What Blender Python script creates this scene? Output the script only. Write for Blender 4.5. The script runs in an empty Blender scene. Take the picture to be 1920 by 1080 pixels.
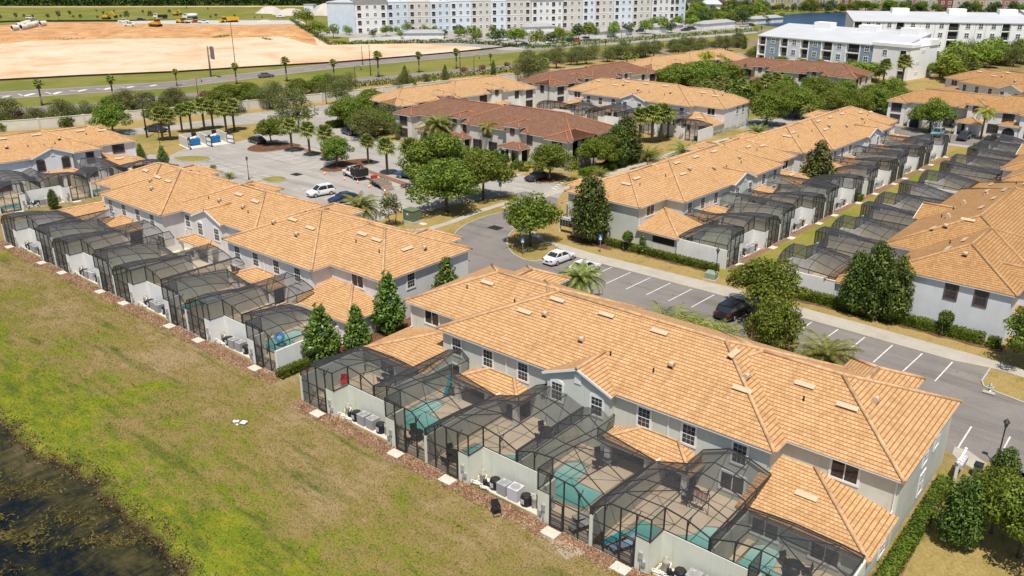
import bpy, math, random
from mathutils import Vector, Matrix
from mathutils.geometry import tessellate_polygon
R=math.radians
C=bpy.context.scene.collection
SC=bpy.context.scene
random.seed(7)
# ---------------------------------------------------------------- camera, sky, sun, exposure
F_PX,HOR,CAMH,YAW=1600.0,-97.0,37.0,R(39.7)
PIT=math.atan((540-HOR)/F_PX)
cam=bpy.data.cameras.new('camera'); cam.sensor_width=36; cam.lens=F_PX/1920*36; cam.clip_start=1; cam.clip_end=6000
co=bpy.data.objects.new('camera',cam); C.objects.link(co); co.location=(0,0,CAMH); co.rotation_euler=(R(90)-PIT,0,YAW)
SC.camera=co
SUN_EL,SUN_AZ=R(66),R(-50)      # azimuth as an angle in the ground plane, measured from +X
sx,sy,sz=math.cos(SUN_EL)*math.cos(SUN_AZ),math.cos(SUN_EL)*math.sin(SUN_AZ),math.sin(SUN_EL)
sd=bpy.data.lights.new('sun','SUN'); sd.energy=4.8; sd.angle=R(0.5); sd.color=(1,.94,.84)
so=bpy.data.objects.new('sun',sd); C.objects.link(so); so.location=(0,0,120)
so.rotation_euler=Vector((sx,sy,sz)).to_track_quat('Z','Y').to_euler()
w=bpy.data.worlds.new('World'); SC.world=w; w.use_nodes=True
nt=w.node_tree; bg=nt.nodes['Background']; bg.inputs[1].default_value=0.085
sk=nt.nodes.new('ShaderNodeTexSky'); sk.sky_type='NISHITA'; sk.sun_disc=False; sk.sun_elevation=SUN_EL
sk.sun_rotation=math.atan2(sx,sy); nt.links.new(sk.outputs[0],bg.inputs[0])
SC.view_settings.view_transform='Standard'; SC.view_settings.look='None'; SC.view_settings.exposure=0.12
SC.render.engine='CYCLES'
SC.cycles.use_denoising=True; SC.cycles.transparent_max_bounces=24; SC.cycles.max_bounces=6
SC.cycles.diffuse_bounces=3; SC.cycles.glossy_bounces=2; SC.cycles.transmission_bounces=3
# ---------------------------------------------------------------- photo pixel -> point of the place
def at(u,v,z=0.0):
    x=(u-960)/F_PX; y=-(v-540)/F_PX
    d=(x, math.cos(PIT)+y*math.sin(PIT), -math.sin(PIT)+y*math.cos(PIT))
    k=(z-CAMH)/d[2]; X,Y=d[0]*k,d[1]*k; c,s=math.cos(YAW),math.sin(YAW)
    return Vector((X*c-Y*s, X*s+Y*c, z))
# ---------------------------------------------------------------- mesh collector
class MB:
    def __init__(s): s.v=[]; s.f=[]; s.m=[]; s.uv=[]; s.mi=0; s.smooth=False; s.sm=[]
    def face(s,pts,uv=None,mi=None):
        n=len(s.v); s.v+= [tuple(p) for p in pts]; s.f.append(tuple(range(n,n+len(pts))))
        s.m.append(s.mi if mi is None else mi); s.uv.append(uv); s.sm.append(s.smooth)
    def box(s,x0,x1,y0,y1,z0,z1,top=True,bot=True,mi=None):
        a=[(x0,y0,z0),(x1,y0,z0),(x1,y1,z0),(x0,y1,z0),(x0,y0,z1),(x1,y0,z1),(x1,y1,z1),(x0,y1,z1)]
        n=len(s.v); s.v+=a
        fs=[(0,1,5,4),(1,2,6,5),(2,3,7,6),(3,0,4,7)]
        if top: fs.append((4,5,6,7))
        if bot: fs.append((3,2,1,0))
        for f in fs: s.f.append(tuple(n+i for i in f)); s.m.append(s.mi if mi is None else mi); s.uv.append(None); s.sm.append(False)
    def frame(s,a,b):
        a,b=Vector(a),Vector(b); d=(b-a)
        if d.length<1e-6: d=Vector((0,0,1))
        d=d.normalized(); up=Vector((0,0,1)) if abs(d.z)<.95 else Vector((1,0,0))
        e=d.cross(up).normalized(); return a,b,e,e.cross(d).normalized()
    def bar(s,a,b,w,h=None,mi=None):
        h=w if h is None else h
        a,b,e,g=s.frame(a,b); e=e*(w/2); g=g*(h/2)
        n=len(s.v); s.v+=[tuple(p) for p in (a-e-g,a+e-g,a+e+g,a-e+g,b-e-g,b+e-g,b+e+g,b-e+g)]
        for f in ((0,1,5,4),(1,2,6,5),(2,3,7,6),(3,0,4,7),(4,5,6,7),(3,2,1,0)):
            s.f.append(tuple(n+i for i in f)); s.m.append(s.mi if mi is None else mi); s.uv.append(None); s.sm.append(False)
    def tube(s,a,b,r0,r1=None,n=8,cap=True,mi=None):
        r1=r0 if r1 is None else r1
        a,b,e,g=s.frame(a,b); k=len(s.v)
        for p,r in ((a,r0),(b,r1)):
            for i in range(n):
                t=2*math.pi*i/n; s.v.append(tuple(p+e*(r*math.cos(t))+g*(r*math.sin(t))))
        for i in range(n):
            j=(i+1)%n; s.f.append((k+i,k+j,k+n+j,k+n+i)); s.m.append(s.mi if mi is None else mi); s.uv.append(None); s.sm.append(True)
        if cap:
            for q in (tuple(k+n-1-i for i in range(n)),tuple(k+n+i for i in range(n))):
                s.f.append(q); s.m.append(s.mi if mi is None else mi); s.uv.append(None); s.sm.append(False)
    def lathe(s,prof,c=(0,0,0),n=12,mi=None):
        k=len(s.v)
        for r,z in prof:
            for i in range(n):
                t=2*math.pi*i/n; s.v.append((c[0]+r*math.cos(t),c[1]+r*math.sin(t),c[2]+z))
        for q in range(len(prof)-1):
            for i in range(n):
                j=(i+1)%n; s.f.append((k+q*n+i,k+q*n+j,k+(q+1)*n+j,k+(q+1)*n+i)); s.m.append(s.mi if mi is None else mi); s.uv.append(None); s.sm.append(True)
        s.f.append(tuple(k+(len(prof)-1)*n+i for i in range(n))); s.m.append(s.mi if mi is None else mi); s.uv.append(None); s.sm.append(False)
    def prism(s,pts,z0,z1,mi=None,mi_side=None,bottom=False):
        tri=tessellate_polygon([[Vector((p[0],p[1],0)) for p in pts]])
        ar=sum(pts[i][0]*pts[(i+1)%len(pts)][1]-pts[(i+1)%len(pts)][0]*pts[i][1] for i in range(len(pts)))
        n=len(s.v); s.v+=[(p[0],p[1],z1) for p in pts]
        for t in tri:
            a,b,c=[pts[i] for i in t]
            if (b[0]-a[0])*(c[1]-a[1])-(b[1]-a[1])*(c[0]-a[0])<0: t=(t[0],t[2],t[1])
            s.f.append(tuple(n+i for i in t)); s.m.append(s.mi if mi is None else mi); s.uv.append(None); s.sm.append(False)
        if z1-z0>1e-4:
            k=len(pts); seq=range(k) if ar>0 else range(k-1,-1,-1); seq=list(seq)
            for q in range(k):
                a,b=pts[seq[q]],pts[seq[(q+1)%k]]
                s.face([(a[0],a[1],z0),(b[0],b[1],z0),(b[0],b[1],z1),(a[0],a[1],z1)],mi=mi_side if mi_side is not None else mi)
    def build(s,name,mats,parent=None,link=True):
        me=bpy.data.meshes.new(name); me.from_pydata(s.v,[],s.f)
        if not isinstance(mats,(list,tuple)): mats=[mats]
        for m in mats: me.materials.append(m)
        if len(mats)>1: me.polygons.foreach_set('material_index',s.m)
        if any(s.sm): me.polygons.foreach_set('use_smooth',s.sm)
        if any(u is not None for u in s.uv):
            L=me.uv_layers.new(name='UVMap'); k=0; dat=[]
            for f,u in zip(s.f,s.uv):
                for i in range(len(f)): dat+= list(u[i]) if u else [0,0]
            L.data.foreach_set('uv',dat)
        me.update()
        o=bpy.data.objects.new(name,me)
        if link: C.objects.link(o)
        if parent: o.parent=parent
        return o
def tag(o,label=None,cat=None,group=None,kind=None):
    if label: o['label']=label
    if cat: o['category']=cat
    if group: o['group']=group
    if kind: o['kind']=kind
    return o
def thing(name,label,cat,loc=(0,0,0),rz=0,group=None):
    o=bpy.data.objects.new(name,None); C.objects.link(o); o.location=loc; o.rotation_euler=(0,0,rz); o.empty_display_size=.3
    return tag(o,label,cat,group)
def structure(o): o['kind']='structure'; return o
KIDS={}
def kids(o):
    if o.name not in KIDS: KIDS[o.name]=list(o.children)
    return KIDS[o.name]
def dup(root,loc,rz,label,group=None,scale=None):
    r=root.copy(); C.objects.link(r); r.location=loc; r.rotation_euler=(0,0,rz); r['label']=label
    if group: r['group']=group
    if scale is not None: r.scale=scale if isinstance(scale,(tuple,list)) else (scale,)*3
    for ch in kids(root):
        c=ch.copy(); C.objects.link(c); c.parent=r
        for g in kids(ch):
            d=g.copy(); C.objects.link(d); d.parent=c
    return r
class Proto:      # the first placing moves the built thing itself, later ones copy it
    def __init__(s,build): s.build=build; s.o=None
    def place(s,loc,rz,label,group=None,scale=None):
        if s.o is None:
            s.o=s.build(); kids(s.o)
            for c in kids(s.o): kids(c)
            o=s.o; o.location=loc; o.rotation_euler=(0,0,rz); o['label']=label
            if group: o['group']=group
            if scale is not None: o.scale=scale if isinstance(scale,(tuple,list)) else (scale,)*3
            return o
        return dup(s.o,loc,rz,label,group,scale if scale is not None else (1,1,1))
# ---------------------------------------------------------------- materials
def mat(name,col,rough=.7,metal=0,var=.12,scale=1.5,spec=.3,bump=0,bscale=20,detail=4,coat=0):
    m=bpy.data.materials.new(name); m.use_nodes=True; t=m.node_tree; b=t.nodes['Principled BSDF']
    b.inputs['Roughness'].default_value=rough; b.inputs['Metallic'].default_value=metal
    b.inputs['Specular IOR Level'].default_value=spec; b.inputs['Coat Weight'].default_value=coat
    c=tuple(col)+(1,)
    if var:
        tc=t.nodes.new('ShaderNodeTexCoord'); n=t.nodes.new('ShaderNodeTexNoise'); n.inputs['Scale'].default_value=scale; n.inputs['Detail'].default_value=detail
        t.links.new(tc.outputs['Object'],n.inputs['Vector'])
        r=t.nodes.new('ShaderNodeMapRange'); r.inputs[1].default_value=.3; r.inputs[2].default_value=.7; r.inputs[3].default_value=1-var; r.inputs[4].default_value=1+var
        t.links.new(n.outputs['Fac'],r.inputs[0])
        mx=t.nodes.new('ShaderNodeVectorMath'); mx.operation='SCALE'; mx.inputs[0].default_value=col
        t.links.new(r.outputs[0],mx.inputs['Scale']); t.links.new(mx.outputs[0],b.inputs['Base Color'])
    else: b.inputs['Base Color'].default_value=c
    if bump:
        tc=t.nodes.new('ShaderNodeTexCoord'); n=t.nodes.new('ShaderNodeTexNoise'); n.inputs['Scale'].default_value=bscale
        t.links.new(tc.outputs['Object'],n.inputs['Vector'])
        bp=t.nodes.new('ShaderNodeBump'); bp.inputs['Strength'].default_value=bump; bp.inputs['Distance'].default_value=.05
        t.links.new(n.outputs['Fac'],bp.inputs['Height']); t.links.new(bp.outputs[0],b.inputs['Normal'])
    return m
def N(t,ty,**kw):
    n=t.nodes.new(ty)
    for k,v in kw.items():
        if k in n.inputs: n.inputs[k].default_value=v
        else: setattr(n,k,v)
    return n
def ramp(t,src,stops):
    r=t.nodes.new('ShaderNodeValToRGB'); e=r.color_ramp.elements
    while len(e)<len(stops): e.new(.5)
    for i,(p,c) in enumerate(stops): e[i].position=p; e[i].color=tuple(c)+(1,)
    t.links.new(src,r.inputs[0]); return r.outputs[0]
def mix(t,a,b,f,mode='MIX'):
    m=t.nodes.new('ShaderNodeMix'); m.data_type='RGBA'; m.blend_type=mode
    for s,x in ((6,a),(7,b)):
        if isinstance(x,(tuple,list)): m.inputs[s].default_value=tuple(x)+((1,) if len(x)==3 else ())
        else: t.links.new(x,m.inputs[s])
    if isinstance(f,(int,float)): m.inputs[0].default_value=f
    else: t.links.new(f,m.inputs[0])
    return m.outputs[2]
def noise(t,vec,scale,detail=4,rough=.55,dist=0):
    n=N(t,'ShaderNodeTexNoise'); n.inputs['Scale'].default_value=scale; n.inputs['Detail'].default_value=detail; n.inputs['Roughness'].default_value=rough; n.inputs['Distortion'].default_value=dist
    t.links.new(vec,n.inputs['Vector']); return n.outputs['Fac']
def base(name,rough=.9,spec=.2):
    m=bpy.data.materials.new(name); m.use_nodes=True; t=m.node_tree; b=t.nodes['Principled BSDF']
    b.inputs['Roughness'].default_value=rough; b.inputs['Specular IOR Level'].default_value=spec
    tc=t.nodes.new('ShaderNodeTexCoord'); return m,t,b,tc
def stretch(t,vec,sc,rot=0):
    mp=t.nodes.new('ShaderNodeMapping'); mp.inputs['Scale'].default_value=sc; mp.inputs['Rotation'].default_value=(0,0,rot)
    t.links.new(vec,mp.inputs['Vector']); return mp.outputs[0]
def tile_mat(name,c1,c2,c3,dark):
    m,t,b,tc=base(name,.8,.2); uv=tc.outputs['UV']; TW,TH=.28,.34
    def mth(op,a,b_=None,c=None):
        n=N(t,'ShaderNodeMath',operation=op)
        for i,x in enumerate((a,b_,c)):
            if x is None: continue
            if isinstance(x,(int,float)): n.inputs[i].default_value=x
            else: t.links.new(x,n.inputs[i])
        return n.outputs[0]
    sp=N(t,'ShaderNodeSeparateXYZ'); t.links.new(uv,sp.inputs[0]); u,v=sp.outputs[0],sp.outputs[1]
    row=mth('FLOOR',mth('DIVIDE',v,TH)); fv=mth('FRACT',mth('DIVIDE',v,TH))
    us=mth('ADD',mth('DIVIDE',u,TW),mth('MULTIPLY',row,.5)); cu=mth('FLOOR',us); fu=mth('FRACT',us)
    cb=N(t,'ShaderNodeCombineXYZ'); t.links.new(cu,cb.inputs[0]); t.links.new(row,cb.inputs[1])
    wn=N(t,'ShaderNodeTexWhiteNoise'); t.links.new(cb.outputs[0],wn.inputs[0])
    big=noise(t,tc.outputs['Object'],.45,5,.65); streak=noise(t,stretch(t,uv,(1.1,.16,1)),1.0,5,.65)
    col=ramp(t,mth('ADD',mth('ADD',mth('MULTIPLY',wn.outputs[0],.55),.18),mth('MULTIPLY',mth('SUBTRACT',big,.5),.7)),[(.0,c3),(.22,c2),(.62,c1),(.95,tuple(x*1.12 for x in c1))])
    # course shadows painted in as dark scalloped lines, soft groove between barrels darkened
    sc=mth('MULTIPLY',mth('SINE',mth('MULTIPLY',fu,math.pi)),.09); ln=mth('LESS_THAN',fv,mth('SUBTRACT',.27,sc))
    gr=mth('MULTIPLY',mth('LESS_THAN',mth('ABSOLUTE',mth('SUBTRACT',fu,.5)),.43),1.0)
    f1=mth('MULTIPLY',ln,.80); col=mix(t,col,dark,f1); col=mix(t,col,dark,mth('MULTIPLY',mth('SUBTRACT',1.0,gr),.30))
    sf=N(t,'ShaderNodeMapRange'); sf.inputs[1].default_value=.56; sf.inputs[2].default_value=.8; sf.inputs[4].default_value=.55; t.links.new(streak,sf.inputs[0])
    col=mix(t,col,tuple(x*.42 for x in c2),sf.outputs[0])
    t.links.new(col,b.inputs['Base Color'])
    h=mth('ADD',mth('MULTIPLY',mth('SINE',mth('MULTIPLY',fu,math.pi)),.5),mth('MULTIPLY',fv,-.55))
    bp=N(t,'ShaderNodeBump'); bp.inputs['Strength'].default_value=.5; bp.inputs['Distance'].default_value=.05; t.links.new(h,bp.inputs['Height']); t.links.new(bp.outputs[0],b.inputs['Normal'])
    return m
M={}
M['tile_orange']=tile_mat('orange_roof_tile',(.58,.355,.175),(.50,.285,.128),(.46,.225,.108),(.15,.072,.034))
M['tile_tan']=tile_mat('tan_roof_tile',(.55,.345,.175),(.48,.285,.135),(.44,.23,.11),(.18,.095,.05))
M['tile_ochre']=tile_mat('ochre_roof_tile',(.46,.265,.115),(.39,.21,.085),(.36,.17,.075),(.13,.065,.03))
M['tile_brown']=tile_mat('brown_roof_tile',(.25,.135,.085),(.19,.095,.058),(.31,.155,.095),(.08,.04,.026))
M['cap_orange']=mat('orange_ridge_cap',(.54,.34,.185),.8,var=.25,scale=2)
M['cap_tan']=mat('tan_ridge_cap',(.50,.32,.17),.8,var=.2,scale=2)
M['cap_ochre']=mat('ochre_ridge_cap',(.44,.27,.13),.8,var=.2,scale=2)
M['cap_brown']=mat('brown_ridge_cap',(.38,.16,.09),.8,var=.2,scale=2)
def stucco(name,c):
    m,t,b,tc=base(name,.9,.1); P=tc.outputs['Object']; a=noise(t,P,.5,5,.6); st=noise(t,stretch(t,P,(3.5,3.5,.22)),1,4,.6); sp=N(t,'ShaderNodeSeparateXYZ'); t.links.new(P,sp.inputs[0])
    col=mix(t,c,tuple(x*.88 for x in c),ramp(t,a,[(.4,(0,0,0)),(.7,(1,1,1))])); col=mix(t,col,(c[0]*.72,c[1]*.70,c[2]*.64),ramp(t,st,[(.56,(0,0,0)),(.78,(.7,.7,.7))]))
    lo=N(t,'ShaderNodeMapRange'); lo.inputs[1].default_value=.7; lo.inputs[2].default_value=0; lo.inputs[4].default_value=.35; t.links.new(sp.outputs[2],lo.inputs[0]); col=mix(t,col,(c[0]*.7,c[1]*.64,c[2]*.52),lo.outputs[0])
    t.links.new(col,b.inputs['Base Color']); return m
M['stucco_grey']=stucco('grey_green_stucco',(.60,.625,.57)); M['stucco_taupe']=stucco('taupe_stucco',(.46,.42,.38))
M['stucco_white']=stucco('white_stucco',(.78,.78,.77)); M['stucco_lav']=stucco('pale_lavender_stucco',(.72,.715,.725))
M['stucco_cream']=stucco('cream_stucco',(.66,.63,.56)); M['stucco_blue']=stucco('pale_blue_stucco',(.70,.73,.78))
M['stucco_sage']=stucco('pale_sage_stucco',(.68,.70,.62)); M['stucco_beige']=stucco('beige_stucco',(.52,.47,.39))
M['patio_stucco']=stucco('patio_side_stucco',(.60,.56,.47))
M['apt_white']=mat('apartment_white_render',(.86,.86,.86),.85,var=.03,scale=.3); M['trim']=mat('white_trim',(.78,.78,.77),.5,var=.03); M['trim_brown']=mat('brown_trim',(.13,.08,.065),.6,var=.05)
M['glass']=mat('window_glass',(.03,.035,.045),.06,var=0,spec=.6); M['glass_blue']=mat('blue_window_glass',(.045,.07,.10),.08,var=0,spec=.6)
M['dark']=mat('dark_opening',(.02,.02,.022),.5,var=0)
M['bronze']=mat('bronze_aluminium',(.035,.033,.034),.45,var=.1,spec=.4)
M['deck']=mat('tan_pool_deck',(.64,.52,.38),.85,var=.1,scale=.7)
M['coping']=mat('pool_coping',(.34,.29,.22),.8,var=.1); M['concrete']=mat('pale_concrete',(.50,.46,.40),.9,var=.12,scale=.8)
M['white_concrete']=mat('white_concrete',(.62,.56,.48),.9,var=.08,scale=1); M['vent']=mat('pale_vent_paint',(.60,.45,.31),.7,var=.1); M['kerb']=mat('kerb_concrete',(.42,.40,.36),.9,var=.15,scale=1)
M['bark']=mat('bark',(.13,.10,.075),.95,var=.3,scale=6); M['palm_bark']=mat('palm_bark',(.17,.135,.10),.95,var=.35,scale=5)
M['black']=mat('black_plastic',(.018,.018,.02),.45,var=0); M['ac_grey']=mat('condenser_grey',(.34,.34,.34),.5,var=.08,scale=8); M['ac_lav']=mat('condenser_pale',(.52,.50,.55),.5,var=.05,scale=8)
M['pipe']=mat('white_pvc',(.75,.73,.70),.5,var=.05); M['tank']=mat('beige_filter_tank',(.42,.39,.34),.5,var=.1)
M['steel']=mat('galvanised_steel',(.45,.45,.45),.4,.4,var=.1); M['dark_metal']=mat('dark_metal',(.03,.03,.032),.5,var=.1)
M['white']=mat('white_paint',(.82,.82,.82),.35,var=.02,spec=.5,coat=.4); M['rubber']=mat('rubber',(.02,.02,.02),.8,var=.1)
M['roof_white']=mat('white_membrane',(.50,.515,.54),.7,var=.05,scale=.2); M['roof_grey']=mat('grey_shingle',(.36,.36,.37),.9,var=.15,scale=1)
M['red']=mat('red_plastic',(.5,.04,.03),.4,var=0); M['orange']=mat('orange_plastic',(.85,.13,.02),.5,var=0); M['yellow']=mat('yellow_paint',(.75,.40,.02),.45,var=.08)
M['blue']=mat('blue_steel',(.02,.16,.42),.5,var=.12); M['teal']=mat('teal_fabric',(.03,.42,.50),.8,var=.1)
M['wood']=mat('weathered_wood',(.22,.17,.13),.9,var=.3,scale=4); M['tancloth']=mat('tan_cloth',(.4,.3,.2),.9,var=.1)
M['green_box']=mat('green_utility_paint',(.13,.18,.10),.6,var=.12); M['brick_red']=mat('red_stucco',(.45,.14,.10),.9,var=.1)
# bronze insect screen: a fine mesh, so it looks denser the more obliquely it is seen
def screen():
    m=bpy.data.materials.new('insect_screen'); m.use_nodes=True; t=m.node_tree; t.nodes.clear()
    o=N(t,'ShaderNodeOutputMaterial'); mx=N(t,'ShaderNodeMixShader'); tr=N(t,'ShaderNodeBsdfTransparent'); d=N(t,'ShaderNodeBsdfPrincipled')
    d.inputs['Base Color'].default_value=(.045,.045,.048,1); d.inputs['Roughness'].default_value=.6
    g=N(t,'ShaderNodeNewGeometry'); dt=N(t,'ShaderNodeVectorMath',operation='DOT_PRODUCT'); t.links.new(g.outputs['Normal'],dt.inputs[0]); t.links.new(g.outputs['Incoming'],dt.inputs[1])
    ab=N(t,'ShaderNodeMath',operation='ABSOLUTE'); t.links.new(dt.outputs['Value'],ab.inputs[0])
    mxx=N(t,'ShaderNodeMath',operation='MAXIMUM'); mxx.inputs[1].default_value=.12; t.links.new(ab.outputs[0],mxx.inputs[0])
    dv=N(t,'ShaderNodeMath',operation='DIVIDE'); dv.inputs[0].default_value=1; t.links.new(mxx.outputs[0],dv.inputs[1])
    pw=N(t,'ShaderNodeMath',operation='POWER'); pw.inputs[0].default_value=.725; t.links.new(dv.outputs[0],pw.inputs[1])
    sb=N(t,'ShaderNodeMath',operation='SUBTRACT'); sb.inputs[0].default_value=1; t.links.new(pw.outputs[0],sb.inputs[1])
    t.links.new(sb.outputs[0],mx.inputs[0]); t.links.new(tr.outputs[0],mx.inputs[1]); t.links.new(d.outputs[0],mx.inputs[2]); t.links.new(mx.outputs[0],o.inputs[0])
    return m
M['screen']=screen()
def grass_mat(name,g1,g2,tan,tanamt=.5,dark=(.05,.075,.012)):
    m,t,b,tc=base(name,.95,.1); P=tc.outputs['Object']
    a=noise(t,P,.045,4,.6,.4); c=noise(t,P,.22,6,.65,.3); d=noise(t,stretch(t,P,(1.4,.55,1),.5),1.2,5,.7); e=noise(t,P,5,4,.7)
    col=mix(t,g1,g2,ramp(t,a,[(.35,(0,0,0)),(.65,(1,1,1))]))
    s=N(t,'ShaderNodeMath',operation='ADD'); t.links.new(c,s.inputs[0]); t.links.new(a,s.inputs[1])
    s2=N(t,'ShaderNodeMath',operation='MULTIPLY_ADD'); s2.inputs[1].default_value=.5; t.links.new(d,s2.inputs[0]); t.links.new(s.outputs[0],s2.inputs[2])
    tf=ramp(t,s2.outputs[0],[(max(0,1.2-.5*tanamt-.13)/2,(0,0,0)),((1.2-.5*tanamt+.3)/2,(1,1,1))])
    hv=N(t,'ShaderNodeMath',operation='MULTIPLY'); hv.inputs[1].default_value=.5; t.links.new(s2.outputs[0],hv.inputs[0])
    tf=ramp(t,hv.outputs[0],[(.60-.25*tanamt,(0,0,0)),(.80-.25*tanamt,(1,1,1))])
    col=mix(t,col,tan,tf)
    col=mix(t,col,dark,ramp(t,d,[(.25,(.55,.55,.55)),(.45,(0,0,0))]))
    mr=N(t,'ShaderNodeMapRange'); mr.inputs[1].default_value=.25; mr.inputs[2].default_value=.75; mr.inputs[3].default_value=.72; mr.inputs[4].default_value=1.28; t.links.new(e,mr.inputs[0])
    vs=N(t,'ShaderNodeVectorMath',operation='SCALE'); t.links.new(col,vs.inputs[0]); t.links.new(mr.outputs[0],vs.inputs['Scale']); t.links.new(vs.outputs[0],b.inputs['Base Color'])
    bp=N(t,'ShaderNodeBump'); bp.inputs['Strength'].default_value=.5; bp.inputs['Distance'].default_value=.12; t.links.new(e,bp.inputs['Height']); t.links.new(bp.outputs[0],b.inputs['Normal'])
    return m
M['grass_dry']=grass_mat('dry_verge_grass',(.15,.155,.03),(.22,.19,.045),(.34,.245,.095),.62)
M['grass_field']=grass_mat('field_grass',(.14,.165,.028),(.20,.20,.045),(.29,.235,.08),.4)
M['grass_alley']=grass_mat('alley_grass',(.15,.19,.02),(.22,.22,.03),(.28,.22,.07),.3)
def ground_mat(name,c1,c2,c3,sc=.25,fine=3,contrast=1,rough=.95):
    m,t,b,tc=base(name,rough,.15); P=tc.outputs['Object']
    a=noise(t,P,sc,6,.65,.5); f=noise(t,P,fine,5,.7)
    col=ramp(t,a,[(.3,c1),(.5,c2),(.7,c3)])
    mr=N(t,'ShaderNodeMapRange'); mr.inputs[1].default_value=.25; mr.inputs[2].default_value=.75; mr.inputs[3].default_value=1-.22*contrast; mr.inputs[4].default_value=1+.22*contrast; t.links.new(f,mr.inputs[0])
    vs=N(t,'ShaderNodeVectorMath',operation='SCALE'); t.links.new(col,vs.inputs[0]); t.links.new(mr.outputs[0],vs.inputs['Scale']); t.links.new(vs.outputs[0],b.inputs['Base Color'])
    bp=N(t,'ShaderNodeBump'); bp.inputs['Strength'].default_value=.3; bp.inputs['Distance'].default_value=.05; t.links.new(f,bp.inputs['Height']); t.links.new(bp.outputs[0],b.inputs['Normal'])
    return m
def asphalt_mat(name,c1,c2,c3,spot=.5):
    m=ground_mat(name,c1,c2,c3,.12,6,.6); t=m.node_tree; b=t.nodes['Principled BSDF']; src=b.inputs['Base Color'].links[0].from_socket; tc=[n for n in t.nodes if n.type=='TEX_COORD'][0].outputs['Object']
    wv=noise(t,stretch(t,tc,(.05,.5,1),.4),1.2,5,.6); sp=noise(t,tc,.9,3,.5)
    col=mix(t,src,(.06,.055,.05),ramp(t,sp,[(.66,(0,0,0)),(.74,(spot,spot,spot))])); col=mix(t,col,tuple(x*.72 for x in c1),ramp(t,wv,[(.52,(0,0,0)),(.68,(.7,.7,.7))])); col=mix(t,col,tuple(x*1.2 for x in c3),ramp(t,wv,[(.25,(.6,.6,.6)),(.4,(0,0,0))]))
    vo=N(t,'ShaderNodeTexVoronoi',feature='DISTANCE_TO_EDGE'); vo.inputs['Scale'].default_value=.22; t.links.new(tc,vo.inputs['Vector']); col=mix(t,col,(.07,.065,.06),ramp(t,vo.outputs['Distance'],[(.003,(.16,.16,.16)),(.009,(0,0,0))]))
    t.links.new(col,b.inputs['Base Color']); return m
M['asphalt']=asphalt_mat('worn_asphalt',(.185,.168,.155),(.215,.195,.18),(.25,.225,.205))
M['asphalt_pale']=asphalt_mat('pale_grey_asphalt',(.30,.28,.255),(.36,.335,.305),(.41,.38,.345),.35)  # paler grey asphalt of the lot and the streets
M['asphalt_road']=ground_mat('highway_asphalt',(.19,.165,.15),(.23,.20,.18),(.27,.235,.21),.05,3,.4)
M['walk']=ground_mat('sidewalk_concrete',(.37,.33,.28),(.42,.38,.32),(.46,.42,.36),.4,5,.4)
M['mulch']=ground_mat('brown_bark_mulch',(.13,.065,.04),(.235,.13,.08),(.36,.23,.15),6,16,2.2)
M['mulch_dark']=ground_mat('dark_bark_mulch',(.09,.045,.025),(.14,.07,.04),(.2,.11,.07),1.5,6,1.2)
M['soil']=ground_mat('pale_bare_soil',(.30,.235,.16),(.36,.29,.21),(.42,.35,.27),.9,5,.6)
M['sand']=ground_mat('pale_orange_sand',(.56,.33,.18),(.66,.48,.33),(.70,.56,.43),.05,.6,.45)
M['sand_orange']=ground_mat('orange_sand',(.34,.17,.075),(.52,.28,.125),(.60,.40,.22),.12,.6,.9)
M['line']=mat('white_road_paint',(.66,.65,.62),.8,var=.25,scale=3)
# ================================================================ GROUND
def shore(x): return 21.3+.12*math.sin(x*3.1+.5)+.1*math.sin(x*4.7)+.45*math.sin(x*.21+1)+.3*math.sin(x*.53+2)+.18*math.sin(x*1.37)
def lin(a,b,st): n=max(1,int(round((b-a)/st))); return [a+(b-a)*i/n for i in range(n)]
xs=lin(-2500,-400,300)+lin(-400,-160,40)+lin(-160,-100,6)+lin(-100,15,.9)+lin(15,60,9)+lin(60,900,210)+[900]
ys=lin(-900,-100,200)+lin(-100,0,20)+lin(0,14,3.5)+lin(14,26,.45)+lin(26,66,8)+lin(66,400,60)+lin(400,2500,350)+[2500]
g=MB(); nx,ny=len(xs),len(ys)
for y in ys:
    for x in xs:
        d=(shore(x)+1.2-y)/4.5; d=max(0,min(1,d)); s=d*d*(3-2*d)
        if x>15 or x<-160: s=0
        g.v.append((x,y,-1.1*s+(.03*math.sin(x*1.9+y)+.03*math.sin(y*2.3-x*.7) if s>.02 else 0)))
for j in range(ny-1):
    for i in range(nx-1):
        k=j*nx+i; g.f.append((k,k+1,k+nx+1,k+nx)); g.m.append(0); g.uv.append(None); g.sm.append(False)
m,t,b,tc=base('lawn_ground',.95,.1); P=tc.outputs['Object']
sp=N(t,'ShaderNodeSeparateXYZ'); t.links.new(P,sp.inputs[0])
big=noise(t,P,.055,4,.6,.6); md=noise(t,P,.27,6,.66,.4); st=noise(t,stretch(t,P,(.5,1.3,1),.35),.8,5,.7); fi=noise(t,P,4.5,4,.75)
yy=N(t,'ShaderNodeMapRange'); yy.inputs[1].default_value=22; yy.inputs[2].default_value=36; t.links.new(sp.outputs[1],yy.inputs[0])
def madd(a,k,c):
    n=N(t,'ShaderNodeMath',operation='MULTIPLY_ADD'); t.links.new(a,n.inputs[0]); n.inputs[1].default_value=k
    if isinstance(c,(int,float)): n.inputs[2].default_value=c
    else: t.links.new(c,n.inputs[2])
    return n.outputs[0]
tr=noise(t,stretch(t,P,(.16,1.1,1),-.62),.5,4,.6,.5); mid2=noise(t,P,1.1,5,.7); vf=noise(t,P,9,3,.7)
v=madd(big,1.0,madd(md,.95,madd(st,.75,madd(mid2,.35,madd(yy.outputs[0],.50,-1.34)))))
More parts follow.
